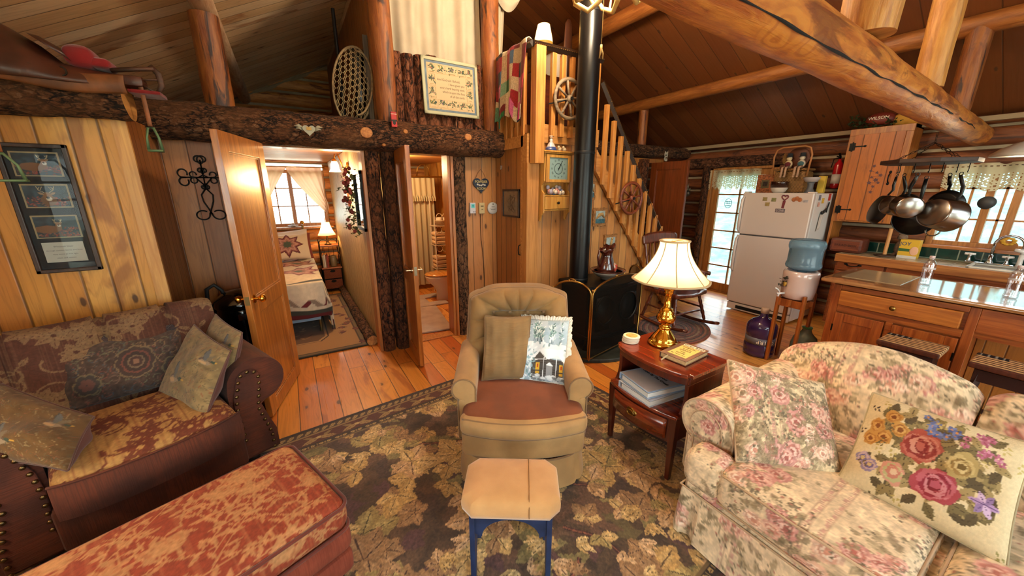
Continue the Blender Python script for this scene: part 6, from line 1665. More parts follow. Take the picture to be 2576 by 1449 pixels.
# flag stools
def paint_flag():
 c = Cv(.30, .27, 300, '#c09a6a')
 for k in range(7): c.poly([(0, .0 + k * .04), (.30, .0 + k * .04), (.30, .017 + k * .04), (0, .017 + k * .04)], '#4a2418')
 c.poly([(0, .20), (.13, .20), (.13, .27), (0, .27)], '#0f1116')
 for k in range(4):
  for q in (.215, .235, .255): c.ell(.02 + k * .03, q, .005, .004, '#b8b0a0')
 c.mottle(.15, .01, np.random.default_rng(4)); return c
tf = paint_flag().tex(wrap=False)
def flag_stool(x, y, label):
 s = thing('stool', label, 'stool', (x, y, 0), -90, 'flag topped stools at the island')
 mb = MB(); mb.softbox((.30, .27, .035), .008, .004, tex=tf, off=(.15, .135), c=(0, 0, .602)); mb.build('seat', colmat('flag_paint', .6, 200, .2, sheen=0), s, smooth='all')
 M = plain('stool_maroon', '#2a1214', .5)
 for a in (-1, 1):
  for b in (-1, 1): part(lambda m_: m_.tube([(a * .10, b * .09, .585), (a * .145, b * .135, 0)], .016, 4), 'leg', M, s)
 for b in (-1, 1):
  part(bxs((-.12, .12, b * .10 - .008, b * .10 + .008, .50, .575)), 'rail', M, s); part(bxs((-.13, .13, b * .12 - .008, b * .12 + .008, .22, .25)), 'stretcher', M, s)
 for a in (-1, 1): part(bxs((a * .115 - .008, a * .115 + .008, -.1, .1, .50, .575)), 'rail', M, s)
flag_stool(3.575, .545, 'stool with painted flag seat in front of the panelled island doors'); flag_stool(3.60, .13, 'stool with painted flag seat in the island knee space')
# ================================================================= water cooler and jugs
sd = thing('cooler_stand', 'wooden four legged stand under the water crock', 'stand', (4.0, 1.41, 0))
M_std = wood('stand_wood', '#7a3a16', '#a0561f', 2, .3, coat=.4)
for k in range(4):
 a = PI / 4 + k * PI / 2; x, y = .145 * math.cos(a), .145 * math.sin(a); mb = MB(); mb.softbox((.05, .03, .71), .012, .05, c=(x, y, .355)); mb.build('leg', M_std, sd, smooth='all')
part(bxs((-.14, .14, -.012, .012, .60, .655), (-.012, .012, -.14, .14, .60, .655), (-.11, .11, -.115, -.095, .58, .65), (-.11, .11, .095, .115, .58, .65), (-.115, -.095, -.11, .11, .58, .65), (.095, .115, -.11, .11, .58, .65)), 'cross_rail', M_std, sd, bevel=.003)
cr = thing('water_crock', 'white ceramic water crock with white tap on the wooden stand', 'water dispenser', (4.0, 1.41, .657))
mb = MB(); mb.lathe([(.105, 0), (.125, .012), (.132, .08), (.138, .2), (.14, .245), (.132, .262), (.11, .266), (.105, .25)], n=40); mb.build('crock', plain('crock_glaze', '#c8b0a6', .15, coat=.8), cr, smooth='all')
mb = MB(); mb.tube([(-.12, .06, .05), (-.19, .09, .05)], .010, 8); mb.tube([(-.17, .08, .055), (-.175, .085, .02)], .009, 8); mb.tube([(-.165, .08, .06), (-.18, .088, .085), (-.215, .10, .105)], .007, 6); mb.build('tap', MAT['porcelain'], cr, smooth='all')
mb = MB(); leafball(mb, [(-.125, .07, .17), (-.122, .075, .13), (-.13, .06, .20)], .014, 26, random.Random(5), .018); mb.build('painted_leaves', plain('crock_leaf', '#2c2414', .5), cr)
mb = MB(); mb.ball((-.128, .066, .14), (.012, .016, .024), 10); mb.build('painted_fruit', plain('crock_gold', '#c08a2c', .5), cr, smooth='all')
M_bluew = None
def water_mat(name, col, rough=.05, dens=.6):
 t = NT(name); tr_ = t.n('BsdfTransparent', {0: C(col)}); df = t.n('BsdfPrincipled', {'Base Color': C(col), 'Roughness': rough, 'Coat Weight': .6}); m = t.n('MixShader', {0: dens, 1: tr_, 2: df}); t.t.links.new(m, t.out.inputs[0]); return t.m
jg = thing('water_jug', 'upturned pale blue water jug sitting in the white crock', 'water jug', (4.0, 1.41, .915))
mb = MB(); mb.lathe([(.03, -.02), (.04, .0), (.10, .018), (.13, .035), (.137, .055), (.134, .075), (.128, .09), (.128, .20), (.134, .215), (.138, .235), (.137, .262), (.125, .285), (.10, .295), (.07, .292), (.001, .288)], n=44); mb.build('jug_body', water_mat('jug_blue', '#9fbfd0', .08, .30), jg, smooth='all')
mb = MB(); mb.lathe([(.122, .06), (.124, .2), (.001, .2)], n=36); mb.build('water', water_mat('water_blue', '#9cc0d0', .05, .14), jg, smooth='all')
pj_ = thing('water_jug', 'purple tinted five gallon water jug standing on the floor', 'water jug', (3.965, 1.63, 0))
mb = MB(); mb.lathe([(.11, 0), (.132, .012), (.135, .05), (.129, .06), (.135, .07), (.135, .12), (.129, .13), (.129, .21), (.135, .22), (.135, .30), (.128, .33), (.09, .375), (.045, .40), (.034, .415), (.032, .46)], n=40); mb.build('jug_body', water_mat('jug_purple', '#3a2350', .08, .78), pj_, smooth='all')
mb = MB(); mb.lathe([(.036, .445), (.038, .495), (.034, .50), (.001, .50)], n=24); mb.build('cap', plain('jug_cap', '#b8a08c', .5), pj_, smooth='all')
mb = MB(); mb.lathe([(.1315, .135), (.1315, .205)], n=40); lb = mb.build('label_band', plain('jug_label', '#5a5a66', .4), pj_, smooth='all')
for k, chh in enumerate('PRIMO'):
 a = math.radians(197 + k * 14); text(chh, .052, M_cream, lb, (.1325 * math.cos(a), .1325 * math.sin(a), .17), rot('Z', math.degrees(a) + 90) @ rot('X', 90) @ rot('Z', 180), ext=.0004)
gj = thing('glass_jug', 'clear glass jug with green neck below the water stand', 'jug', (4.11, 1.31, 0)); mb = MB(); mb.lathe([(.09, 0), (.105, .02), (.108, .2), (.09, .27), (.05, .31), (.036, .34), (.034, .365)], n=30); mb.build('jug_body', water_mat('jug_grey', '#7d8a80', .05, .45), gj, smooth='all'); mb = MB(); mb.lathe([(.04, .36), (.042, .372), (.03, .378)], n=22); mb.build('neck_ring', plain('neck_green', '#3f7a4c', .4), gj, smooth='all')
# ================================================================= pot rack and pans
RX0, RY0, RZ0 = 4.45, .885, 1.845
pr_ = thing('pot_rack', 'dark octagonal wooden pot rack hung by chains from the big log', 'pot rack', (RX0, RY0, RZ0))
mb = MB(); mb.prism([(.30 * math.cos(PI / 8 + k * PI / 4), .285 * math.sin(PI / 8 + k * PI / 4)) for k in range(8)], 0, .032); mb.build('board', wood('rack_wood', '#20120c', '#3d2418', 1, .6), pr_, bevel=.004)
mb = MB()
def chain(mb, a, b, n, r=.011, w=.002):
 a, b = Vector(a), Vector(b)
 d = (b - a).normalized(); s = d.orthogonal().normalized(); t_ = d.cross(s)
 for k in range(n):
  c = a + (b - a) * ((k + .5) / n); q = s if k % 2 else t_; L = (b - a).length / n * .62
  mb.tube([tuple(c + d * (L * math.cos(u)) + q * (r * .6 * math.sin(u))) for u in np.linspace(0, 2 * PI, 11)[:-1]], w, 5, closed=True)
for a in (45, 135, 225, 315): chain(mb, (.24 * math.cos(math.radians(a)), .22 * math.sin(math.radians(a)), .03), (0, 0, .16), 8)
chain(mb, (0, 0, .15), (0, 0, .235), 3); mb.build('chain', plain('rusty_iron', '#2c1a10', .5, .8), pr_)
mb = MB()
hooks = [(.0, .17), (-.12, .13), (-.16, .04), (-.05, -.02), (-.1, -.1), (.05, -.15), (.1, -.2)]
for x, y in hooks: mb.tube([(x, y, .0), (x, y, -.03), (x + .01, y, -.045), (x + .012, y, -.06), (x, y, -.07), (x - .012, y, -.06)], .003, 6)
mb.build('hook', M_black, pr_, smooth='all')
M_steel = plain('brushed_steel', '#8f8a86', .22, 1.0); M_non = plain('nonstick_black', '#0b0a0a', .35); M_hb = plain('bakelite', '#0d0c0c', .3)
def pan(kind, label, loc, rz, r, depth, outer, inner, hl=.20, tilt=8, rim_out=1.0, face=90):
 """hangs by its handle; the mouth points along local -y"""
 p = thing(kind, label, 'pan', loc, rz, 'pans hanging from the rack', rx=tilt)
 mb = MB(); zc = -hl - r * .95
 mb.lathe([(.001, 0), (r * .80, 0), (r * .93, .008), (r * 1.0, depth), (r * 1.02, depth + .003), (r * .985, depth + .002), (r * .90, .012), (r * .78, .006), (.001, .006)], n=44, m=rot('X', 90), c=(0, depth / 2, zc)); b = mb.build('pan_body', outer, p, smooth='all')
 mb = MB(); mb.lathe([(r * .975, depth + .001), (r * .895, .014), (r * .77, .009), (.001, .009)], n=40, m=rot('X', 90), c=(0, depth / 2, zc)); mb.build('pan_inside', inner, b, smooth='all')
 mb = MB(); mb.tube([(0, -depth / 2 + .01, zc + r), (0, -depth / 2 - .005, zc + r + .05), (0, -depth / 2 + .01, -.08), (0, 0, -.012)], [.009, .011, .014, .011], 10, flat=.7); mb.tube([(.012 * math.cos(a), 0, .0 + .012 * math.sin(a)) for a in np.linspace(0, 2 * PI, 13)[:-1]], .003, 5, closed=True); mb.build('handle', M_hb, p, smooth='all')
 return p
ztop = RZ0 - .085
pan('frying_pan', 'black frying pan hanging edge on at the left of the rack', (RX0 + .0, RY0 + .165, ztop), 35, .125, .045, M_non, M_non, .17, 14)
pan('saucepan', 'steel saucepan beside the left frying pan on the rack', (RX0 - .10, RY0 + .10, ztop), 65, .080, .11, M_steel, M_steel, .17, 6)
pan('saucepan', 'small steel saucepan showing its round bottom on the rack', (RX0 - .22, RY0 + .0, ztop), 118, .092, .11, M_steel, M_steel, .16, -6)
pan('frying_pan', 'large black frying pan low behind the saucepans on the rack', (RX0 + .05, RY0 + .0, ztop - .02), -75, .135, .05, M_non, M_non, .21, 10)
pan('frying_pan', 'black frying pan at the upper right of the rack', (RX0 + .12, RY0 - .11, ztop), 70, .115, .045, M_non, M_non, .13, -8)
sp_ = pan('stock_pot', 'wide steel pot with loop handle at the right of the rack', (RX0 - .09, RY0 - .20, ztop), 62, .12, .15, M_steel, M_steel, .19, 12)
mb = MB(); mb.tube([(.05 * math.cos(a), 0, -.43 - .045 * math.sin(a)) for a in np.linspace(0, PI, 12)], .005, 8); mb.build('loop_handle', M_steel, sp_, smooth='all')
# ================================================================= rocking chair and braided rug
def braid():
 w, h = 1.10, .80; c = Cv(w, h, 200, '#5a3226'); cols = ['#7d4034', '#4a3a30', '#8a5a44', '#3a2c28', '#6d3830', '#85705a', '#5a3a30', '#7d4a3a', '#463430']
 for k in range(18):
  s = 1 - k / 18; c.ell(w / 2, h / 2, w / 2 * s, h / 2 * s, cols[k % 9], n=60)
 for k in range(1500):
  a = np.random.default_rng(k).random(3); rr_ = .05 + .95 * a[0]; t = a[1] * 6.28; c.leaf(w / 2 + w / 2 * rr_ * math.cos(t) * .98, h / 2 + h / 2 * rr_ * math.sin(t) * .98, t + 1.2, .025, .01, cols[int(a[2] * 9)], None, .6)
 return c
tb = braid().tex(wrap=False); R_, A_ = np.meshgrid(np.linspace(.001, 1, 90), np.linspace(0, 2 * PI, 181)[:-1], indexing='ij')
mb = MB(); X = .55 * R_ * np.cos(A_); Y = .40 * R_ * np.sin(A_); Zz = .012 + .003 * np.abs(np.sin(R_ * 18 * PI)) - .012 * (R_ > .995); mb.grid(np.stack([X, Y, Zz], -1), tb(X + .55, Y + .40), cv=True)
o = mb.build('braided_rug', colmat('braid_wool', .95, 260, .6), smooth='all'); o.location = (3.82, 2.52, 0.001); o.rotation_euler.z = .25; tag(o, 'oval braided rug under the rocking chair', 'rug')
rc = thing('rocking_chair', 'dark wooden spindle back rocking chair beyond the lamp', 'rocking chair', (3.97, 2.64, .016), -4)
M_rk = wood('rocker_wood', '#3d180d', '#6a2f18', 2, .3, coat=.4)
mb = MB()
def seatw(o): o = o.copy(); x, y = o[..., 0], o[..., 1]; o[..., 2] += .02 * (np.abs(x) / .27) ** 2 * (o[..., 2] > 0) ; o[..., 1] -= .02 * np.cos(x * 11) * (y < 0); return o
mb.softbox((.56, .50, .04), .018, .02, c=(0, 0, .42), warp=seatw); mb.build('seat', M_rk, rc, smooth='all')
def turned(mb, a, b, r, n=14):
 a, b = Vector(a), Vector(b); k = 22; pts = [a + (b - a) * (i / (k - 1)) for i in range(k)]
 mb.tube([tuple(p) for p in pts], [r * (.75 + .35 * abs(math.sin(i * .75)) * (1 if 4 < i < 18 else .6)) for i in range(k)], 10)
for sx in (-1, 1):
 for sy in (-1, 1):
  mb = MB(); turned(mb, (sx * .20, sy * .17, .41), (sx * .275, sy * .24, .075), .021); mb.build('leg', M_rk, rc, smooth='all')
 mb = MB(); pts = [(sx * .28, y, .035 + .30 * (y + .02) ** 2) for y in np.linspace(-.42, .46, 16)]; mb.tube(pts, .020, 6, flat=1.5); mb.build('rocker', M_rk, rc, smooth='all')
 mb = MB(); turned(mb, (sx * .255, -.2, .23), (sx * .255, .2, .23), .012); mb.build('stretcher', M_rk, rc, smooth='all')
 mb = MB(); mb.tube([(sx * .27, .26, .66), (sx * .285, 0, .65), (sx * .29, -.22, .655)], [.016, .02, .026], 8, flat=.7); ar = mb.build('armrest', M_rk, rc, smooth='all')
 mb = MB(); turned(mb, (sx * .24, -.14, .43), (sx * .285, -.16, .65), .015); turned(mb, (sx * .245, .0, .43), (sx * .285, .0, .65), .012); mb.build('arm_spindle', M_rk, ar, smooth='all')
 mb = MB(); turned(mb, (sx * .22, .22, .43), (sx * .26, .32, 1.02), .016); mb.build('back_post', M_rk, rc, smooth='all')
mb = MB(); turned(mb, (-.24, -.19, .19), (.24, -.19, .19), .013); mb.build('stretcher', M_rk, rc, smooth='all')
for k in range(6):
 x = -.16 + k * .064; mb = MB(); mb.tube([(x * .85, .225, .43), (x * 1.1, .28, .72), (x * 1.15, .305, 1.0)], [.008, .010, .007], 8); mb.build('back_spindle', M_rk, rc, smooth='all')
mb = MB(); P = np.array([[[(-.30 + .60 * u), .305 + .02 * math.cos((u - .5) * 3) + .02 * v, .98 + .12 * v + .02 * math.sin(PI * u) * v - .03 * v * (2 * u - 1) ** 8] for v in np.linspace(0, 1, 6)] for u in np.linspace(0, 1, 24)]); mb.grid(P); mb.build('crest_rail', M_rk, rc, smooth='all', solid=.022)
mb = MB(); mb.softbox((.34, .14, .20), .05, .02, bulge=(.01, .01, .02), c=(0, 0, .10)); dq = solo(mb, 'chair_pillow', plain('patch_grey', '#7a706a', .9, var=.3, sc=14), 'small grey and red patchwork pillow on the rocking chair', 'pillow', (3.86, 2.72, .46)); mb = MB(); mb.softbox((.10, .145, .205), .04, .02, c=(-.12, -.002, .10)); q = mb.build('red_patch', plain('patch_red', '#7d2c24', .9), smooth='all'); q.parent = dq
# ================================================================= staircase, loft rail
M_st = wood('stair_pine', '#9a5f28', '#c98c45', 2, .4, coat=.15); M_stx = wood('stair_stringer', '#96602f', '#bd8546', 0, .4, coat=.15)
M_rail = plain('dark_handrail', '#1d120c', .35, coat=.3)
sw = thing('staircase', 'steep open pine staircase with slatted rail going up to the loft', 'staircase', (0, 0, 0))
def sl(x): return 1.80 - 1.22 * (x - 2.92)
part(lambda m: m.prism([(2.90, 1.84), (4.40, .01), (4.40, .22), (2.90, 2.06)], 3.04, 3.085, 'y'), 'stringer', M_stx, sw, bevel=.003)
part(lambda m: m.prism([(2.90, 1.84), (4.40, .01), (4.40, .22), (2.90, 2.06)], 3.90, 3.94, 'y'), 'stringer', M_stx, sw)
for k in range(10):
 x = 2.98 + k * .145; z = 2.02 - k * .19; part(bxs((x - .1, x + .13, 3.165, 3.9, z - .035, z)), 'tread', M_stx, sw)
for k in range(12):
 x = 2.985 + k * .119; b = max(sl(x) + .04, .03); t_ = sl(x) + .78
 part(bxs((x - .022, x + .022, 3.0, 3.04, b - .06, t_)), 'baluster', M_st, sw, bevel=.002)
def railbar(par, a, b):
 mb = MB(); mb.tube([a, b], .030, 4, flat=.75); r_ = mb.build('handrail', M_rail, par)
 mb = MB(); n = int((Vector(b) - Vector(a)).length / .022)
 for k in range(n):
  p = Vector(a) + (Vector(b) - Vector(a)) * ((k + .5) / n); mb.ball((p.x - (.023 if abs(a[0] - b[0]) < .01 else 0), p.y - (.0 if abs(a[0] - b[0]) < .01 else .023), p.z), .0045, 6)
 o = mb.build('rail_studs', M_abrass, r_, smooth='all'); o['kind'] = 'stuff'
railbar(sw, (2.90, 3.02, 2.70), (4.22, 3.02, .93))
lr = thing('loft_railing', 'pine loft railing with square newel and studded dark handrail', 'railing', (0, 0, 0))
part(bxs((2.06, 2.165, 2.985, 3.075, 1.89, 2.885)), 'newel_post', wood('newel', '#a5682e', '#d0964e', 2, .4, coat=.2), lr, bevel=.004)
for x in (2.30, 2.412, 2.53, 2.645, 2.76, 2.86): part(bxs((x - .024, x + .024, 3.035, 3.075, 2.15, 2.87)), 'baluster', M_st, lr, bevel=.002)
for y in (3.17, 3.28, 3.39, 3.50, 3.61): part(bxs((2.03, 2.07, y - .022, y + .022, 2.15, 2.86)), 'baluster', M_st, lr, bevel=.002)
railbar(lr, (2.05, 3.03, 2.90), (2.90, 3.03, 2.90)); railbar(lr, (2.04, 3.03, 2.90), (2.04, 3.64, 2.90))
def wheel(label, loc, r, mat, rz):
 w = thing('wagon_wheel', label, 'wheel', loc, rz, 'small wagon wheels on the slats')
 part(lambda m: m.tube([(r * math.cos(a), 0, r * math.sin(a)) for a in np.linspace(0, 2 * PI, 41)[:-1]], .019, 6, closed=True, flat=.8), 'rim', mat, w, 'all')
 part(lambda m: m.lathe([(.001, -.04), (.024, -.038), (.036, -.015), (.036, .015), (.024, .03), (.001, .032)], n=20, m=rot('X', 90)), 'hub', mat, w, 'all')
 part(lambda m: m.lathe([(.015, -.048), (.016, -.036)], n=14, m=rot('X', -90)), 'hub_bore', M_dark, w)
 for k in range(8): a = k * PI / 4 + .2; part(lambda m: m.tube([(.02 * math.cos(a), 0, .02 * math.sin(a)), (r * math.cos(a), 0, r * math.sin(a))], [.010, .013], 8), 'spoke', mat, w, 'all')
 part(lambda m: m.tube([(-r - .05, .03, -.06), (-r * .3, -.018, -.02)], .006, 6), 'tie_wire', M_black, w)
wheel('small grey wooden wagon wheel on the loft railing', (2.46, 3.0, 2.49), .172, wood('grey_oak', '#625243', '#8f7c64', 0, .6), 0)
wheel('small red brown wagon wheel on the stair railing', (3.405, 2.965, 1.55), .172, wood('red_oak', '#52200f', '#7d3a1c', 0, .45), 0)
# crocheted afghan
rr = np.random.default_rng(12); pc = ['#7d1620', '#b8a284', '#14161f', '#c0ae92', '#3f5f86', '#8a1c28', '#b3698a', '#6d8f78', '#a8957a', '#1c4a2a', '#c9b89c', '#5a1018']
c = Cv(.70, .66, 250, '#b8a284')
for i in range(8):
 for j in range(6): c.poly([(i * .09, j * .115), (i * .09 + .09, j * .115), (i * .09 + .09, j * .115 + .115), (i * .09, j * .115 + .115)], pc[rr.integers(12)])
for q, col in (((0, 0, .16, .14), '#4f7a64'), ((.06, .33, .16, .46), '#101320'), ((.0, .2, .12, .3), '#7d1620'), ((.42, .0, .5, .13), '#b85a8a'), ((.55, .02, .64, .16), '#c04a84'), ((.14, .0, .26, .05), '#1c5a34')): c.poly([(q[0], q[1]), (q[2], q[1]), (q[2], q[3]), (q[0], q[3])], col)
c.mottle(.12, .004, rr); ta = c.tex(wrap=False)
U, V = np.meshgrid(np.linspace(0, 1, 110), np.linspace(0, 1, 100), indexing='ij')
Y = 3.60 - .58 * U + .05 * U * (1 - V) ; L = .60 + .05 * np.sin(U * 9); fold = .028 * np.sin(U * 17 + V * 1.5) * (.3 + .7 * (1 - V))
over = np.clip((V - .92) / .08, 0, 1); X = 1.985 + fold - .02 * (1 - V) + .045 * over; Zz = 2.925 - L * (1 - np.minimum(V / .92, 1)) + .012 * np.sin(over * PI) - .0 * U + .03 * (1 - V) * np.sin(U * 23) * (V < .3)
mb = MB(); mb.grid(np.stack([X, Y, Zz], -1), ta(U * .70, V * .66))
solo(mb, 'afghan', colmat('crochet_wool', .95, 300, .5), 'patchwork crocheted afghan hanging over the loft rail', 'blanket', solid=.006)
# loft furniture
mb = MB(); mb.bx(2.26, 2.80, 3.35, 3.70, 2.251, 2.78); solo(mb, 'loft_chest', wood('loft_chest_wood', '#3a150b', '#5a2412', 0, .4), 'dark red brown chest behind the loft slats', 'chest', bevel=.005, smooth=False)
mb = MB(); mb.bx(2.55, 2.76, 3.42, 3.62, 2.782, 3.02); solo(mb, 'white_box', plain('box_white', '#b8b0a0', .6), 'white box standing on the loft chest', 'box', bevel=.005, smooth=False)
ll = thing('loft_lamp', 'small lit lamp with beaded shade up in the loft', 'lamp', (2.44, 3.42, 2.782))
part(lambda m: m.lathe([(.05, 0), (.05, .01), (.015, .03), (.012, .14), (.02, .16), (.008, .2), (.008, .30)], n=18), 'lamp_base', M_abrass, ll, 'all')
s_ = part(lambda m: m.lathe([(.098, .27), (.088, .34), (.06, .46)], n=36), 'lamp_shade', shade_mat('loft_shade_cloth', '#dcc488', .22), ll, 'all')
mb = MB(); mb.lathe([(.0985, .268), (.0945, .30)], n=36)
for k in range(36): a = k * PI / 18; mb.tube([(.099 * math.cos(a), .099 * math.sin(a), .27), (.099 * math.cos(a), .099 * math.sin(a), .245)], .0028, 5)
mb.build('bead_fringe', plain('amber_beads', '#8a6a2a', .4), s_); part(lambda m: m.ball((0, 0, .34), (.026, .026, .036), 14), 'bulb', MAT['lit_bulb'], ll, 'all')
lamp('loft_lamp_light', 'POINT', (2.44, 3.42, 3.16), 30, (1, .70, .38), .03)
pd = thing('canoe_paddle', 'dark wooden paddle standing on end in the loft', 'paddle', (2.92, 3.62, 2.26)); mb = MB(); mb.tube([(0, 0, 0), (0, 0, .62)], .014, 8); mb.tube([(0, 0, .58), (0, 0, .72), (0, 0, .95), (0, 0, 1.15), (0, 0, 1.2)], [.014, .045, .06, .05, .02], 10, flat=.2); mb.build('paddle', wood('paddle_wood', '#3a1e10', '#5a3018', 2, .5), pd, smooth='all')
# ================================================================= stove corner
hs = MB(); hs.prism([(2.75 + .62 * math.cos(a) * (1 - .06 * math.sin(2 * a)), 2.66 + .43 * math.sin(a)) for a in np.linspace(0, 2 * PI, 41)[:-1]], .001, .04)
solo(hs, 'hearth_slab', plain('dark_slate', '#20241f', .55, var=.5, sc=9, bump=.3), 'dark green slate hearth slab under the stove', 'hearth', bevel=.008, smooth=False)
M_iron = plain('stove_iron', '#0e0d0d', .42, .5)
sv = thing('wood_stove', 'black cast iron wood stove with bowed front behind the fire screen', 'stove', (2.78, 2.72, .041))
def bowp(hw, y0, y1, b): return [(-hw, y1), (-hw, y0)] + [(x, y0 - b * (1 - (x / hw) ** 2)) for x in np.linspace(-hw, hw, 14)][1:-1] + [(hw, y0), (hw, y1)]
part(lambda m: m.prism(bowp(.36, -.17, .25, .06), .14, .63), 'firebox', M_iron, sv, bevel=.01); part(lambda m: m.prism(bowp(.39, -.20, .27, .06), .63, .68), 'stove_top', M_iron, sv, bevel=.012)
part(lambda m: m.prism(bowp(.37, -.19, .26, .06), .11, .15), 'ash_lip', M_iron, sv, bevel=.006)
for sx in (-1, 1): part(lambda m: [m.tube([(sx * .165 + .13 * math.cos(a), -.232, .42 + .15 * math.sin(a)) for a in np.linspace(0, 2 * PI, 24)[:-1]], .012, 6, closed=True), m.bx(sx * .165 - .12, sx * .165 + .12, -.226, -.215, .20, .56)], 'fire_door', M_iron, sv, 'all')
for sx in (-1, 1):
 for sy in (-.16, .2): part(lambda m: m.tube([(sx * .3, sy, .13), (sx * .34, sy, .06), (sx * .35, sy, 0)], [.03, .022, .03], 10), 'leg', M_iron, sv, 'all')
spp = thing('stove_pipe', 'tall black stove pipe rising to the ceiling', 'stove pipe', (2.49, 2.78, .722))
part(lambda m: m.cyl((0, 0, 0), (0, 0, 3.28), .098, n=40), 'pipe', plain('pipe_enamel', '#0b0b0d', .33, .3), spp, True); part(lambda m: [m.lathe([(.0985, z), (.1, z + .004), (.1, z + .02), (.0985, z + .024)], n=40) for z in (.02, 1.25, 2.4)], 'pipe_seam', plain('pipe_band', '#141416', .4, .3), spp, 'all')
ba = thing('wash_basin', 'brown rimmed white wash basin on the wood stove', 'basin', (2.83, 2.70, .722)); part(lambda m: m.lathe([(.07, 0), (.075, .015), (.11, .03), (.155, .065), (.17, .085)], n=40), 'basin_body', plain('basin_white', '#a59a8c', .25, coat=.6), ba, 'all'); part(lambda m: m.lathe([(.17, .085), (.186, .10), (.182, .105), (.15, .085), (.08, .03), (.001, .022)], n=40), 'basin_rim', plain('basin_brown', '#4a1c12', .15, coat=.8), ba, 'all')
pg = thing('pitcher', 'glossy brown pitcher with red flowers standing in the wash basin', 'pitcher', (2.80, 2.70, .746))
def pitcherm(m):
 n = 40; pr = [(.062, 0), (.075, .012), (.095, .05), (.094, .10), (.075, .17), (.058, .225), (.055, .25), (.068, .285), (.082, .31)]; P = np.zeros((n, len(pr) + 2, 3))
 for i in range(n):
  a = 2 * PI * i / n
  for j, (r, z) in enumerate(pr + [(.078, .315), (.05, .26)]):
   q = max(0, z - .24) / .075; P[i, j] = (r * math.cos(a) * (1 + .28 * q * max(0, math.cos(a)) ** 4), r * math.sin(a), z + q * (.03 * math.cos(a) + .014 * math.cos(6 * a)))
 m.grid(P, cu=True)
part(pitcherm, 'pitcher_body', plain('pitcher_glaze', '#431710', .12, coat=.9, var=.3, sc=6), pg, 'all'); part(lambda m: m.tube([(-.055, 0, .285), (-.11, 0, .29), (-.125, 0, .23), (-.11, 0, .16), (-.085, 0, .12)], [.011, .012, .013, .012, .010], 8), 'handle', MAT['pitcher_glaze'], pg, 'all')
part(lambda m: m.ball((.048, -.066, .10), (.036, .022, .06), 14), 'painted_panel', plain('pitcher_cream', '#b08a70', .2, coat=.8), pg, 'all'); part(lambda m: [m.ball((.055 + .012 * math.cos(k * 1.3), -.083, .105 + .025 * math.sin(k * 1.7)), (.012, .006, .012), 8) for k in range(8)], 'painted_poppies', plain('poppy_red', '#b8341c', .4), pg, 'all')
# fire screen
def mesh_mat():
 t = NT('screen_mesh'); tr_ = t.n('BsdfTransparent'); df = t.n('BsdfDiffuse', {0: (.012, .010, .008, 1)}); m = t.n('MixShader', {0: .62, 1: tr_, 2: df}); t.t.links.new(m, t.out.inputs[0]); return t.m
M_mesh = mesh_mat(); fs = thing('fire_screen', 'three panel brass edged black mesh fire screen before the stove', 'fire screen', (0, 0, 0))
M_ab2 = plain('antique_brass', '#a07c40', .3, 1.0)
for (a, b) in (((2.29, 2.35), (3.17, 2.52)), ((2.07, 2.66), (2.275, 2.355)), ((3.185, 2.525), (3.36, 2.86))):
 a, b = Vector(a), Vector(b); w = (b - a).length
 def pt(s, z): q = a + (b - a) * s; return (q.x, q.y, z)
 z0, z1, ar_ = .06, .70, .12
 out_ = [pt(0, z0), pt(1, z0)] + [pt(.5 + .5 * math.cos(t_), z1 + ar_ * math.sin(t_)) for t_ in np.linspace(0, PI, 17)]
 p_ = part(lambda m: m.tube(out_, .010, 8, closed=True), 'panel_frame', M_ab2, fs, 'all')
 part(lambda m: m.add(out_, [tuple(range(len(out_)))]), 'mesh_panel', M_mesh, p_)
 part(lambda m: [m.tube([pt(0, .041), pt(0, z1 + .03)], .007, 8), m.ball(pt(0, z1 + .045), .013, 10), m.tube([pt(.42, z1 + ar_), pt(.45, z1 + ar_ + .02), pt(.55, z1 + ar_ + .02), pt(.58, z1 + ar_)], .005, 6), m.ball(pt(.42, z1 + ar_ + .008), .009, 8), m.ball(pt(.58, z1 + ar_ + .008), .009, 8)], 'finial_post', M_ab2, p_, 'all')
# ================================================================= clock, figurines, plaques
M_oak = wood('clock_oak', '#a8702c', '#cf9c4c', 2, .35, coat=.3); ck = thing('wall_clock', 'oak wall clock with shelf and drawer on the pine wall', 'clock', (2.36, 3.098, 1.33))
def sidep(sx): return lambda m: m.prism([(0, .02), (-.02, 0), (-.05, .06), (-.085, .09), (-.085, .28), (-.05, .31), (-.05, .36), (-.09, .40), (-.09, .66), (0, .66)], sx * .165 - .008, sx * .165 + .008, 'x')
for sx in (-1, 1): part(sidep(sx), 'side_panel', M_oak, ck, bevel=.002)
part(bxs((-.16, .16, -.008, 0, .10, .66), (-.16, .16, -.085, 0, .25, .262), (-.16, .16, -.085, 0, .11, .122), (-.16, .16, -.08, 0, .385, .40)), 'case', M_oak, ck); part(lambda m: [m.bx(-.185, .185, -.105, 0, .655, .668), m.bx(-.20, .20, -.12, 0, .668, .684)], 'cornice', M_oak, ck, bevel=.004)
dk = part(bxs((-.155, -.115, -.102, -.088, .385, .65), (.115, .155, -.102, -.088, .385, .65), (-.115, .115, -.102, -.088, .385, .415), (-.115, .115, -.102, -.088, .62, .65)), 'clock_door', M_oak, ck, bevel=.004); dial = part(bxs((-.115, .115, -.092, -.089, .412, .622)), 'dial', plain('dial_paper', '#c0c6c4', .5), ck)
part(lambda m: [m.tube([(r * math.cos(a), -.0925, .517 + r * math.sin(a)) for a in np.linspace(0, 2 * PI, 41)[:-1]], .0012, 4, closed=True) for r in (.052, .048)], 'dial_ring', plain('dial_ink', '#3a3a38', .6), dial)
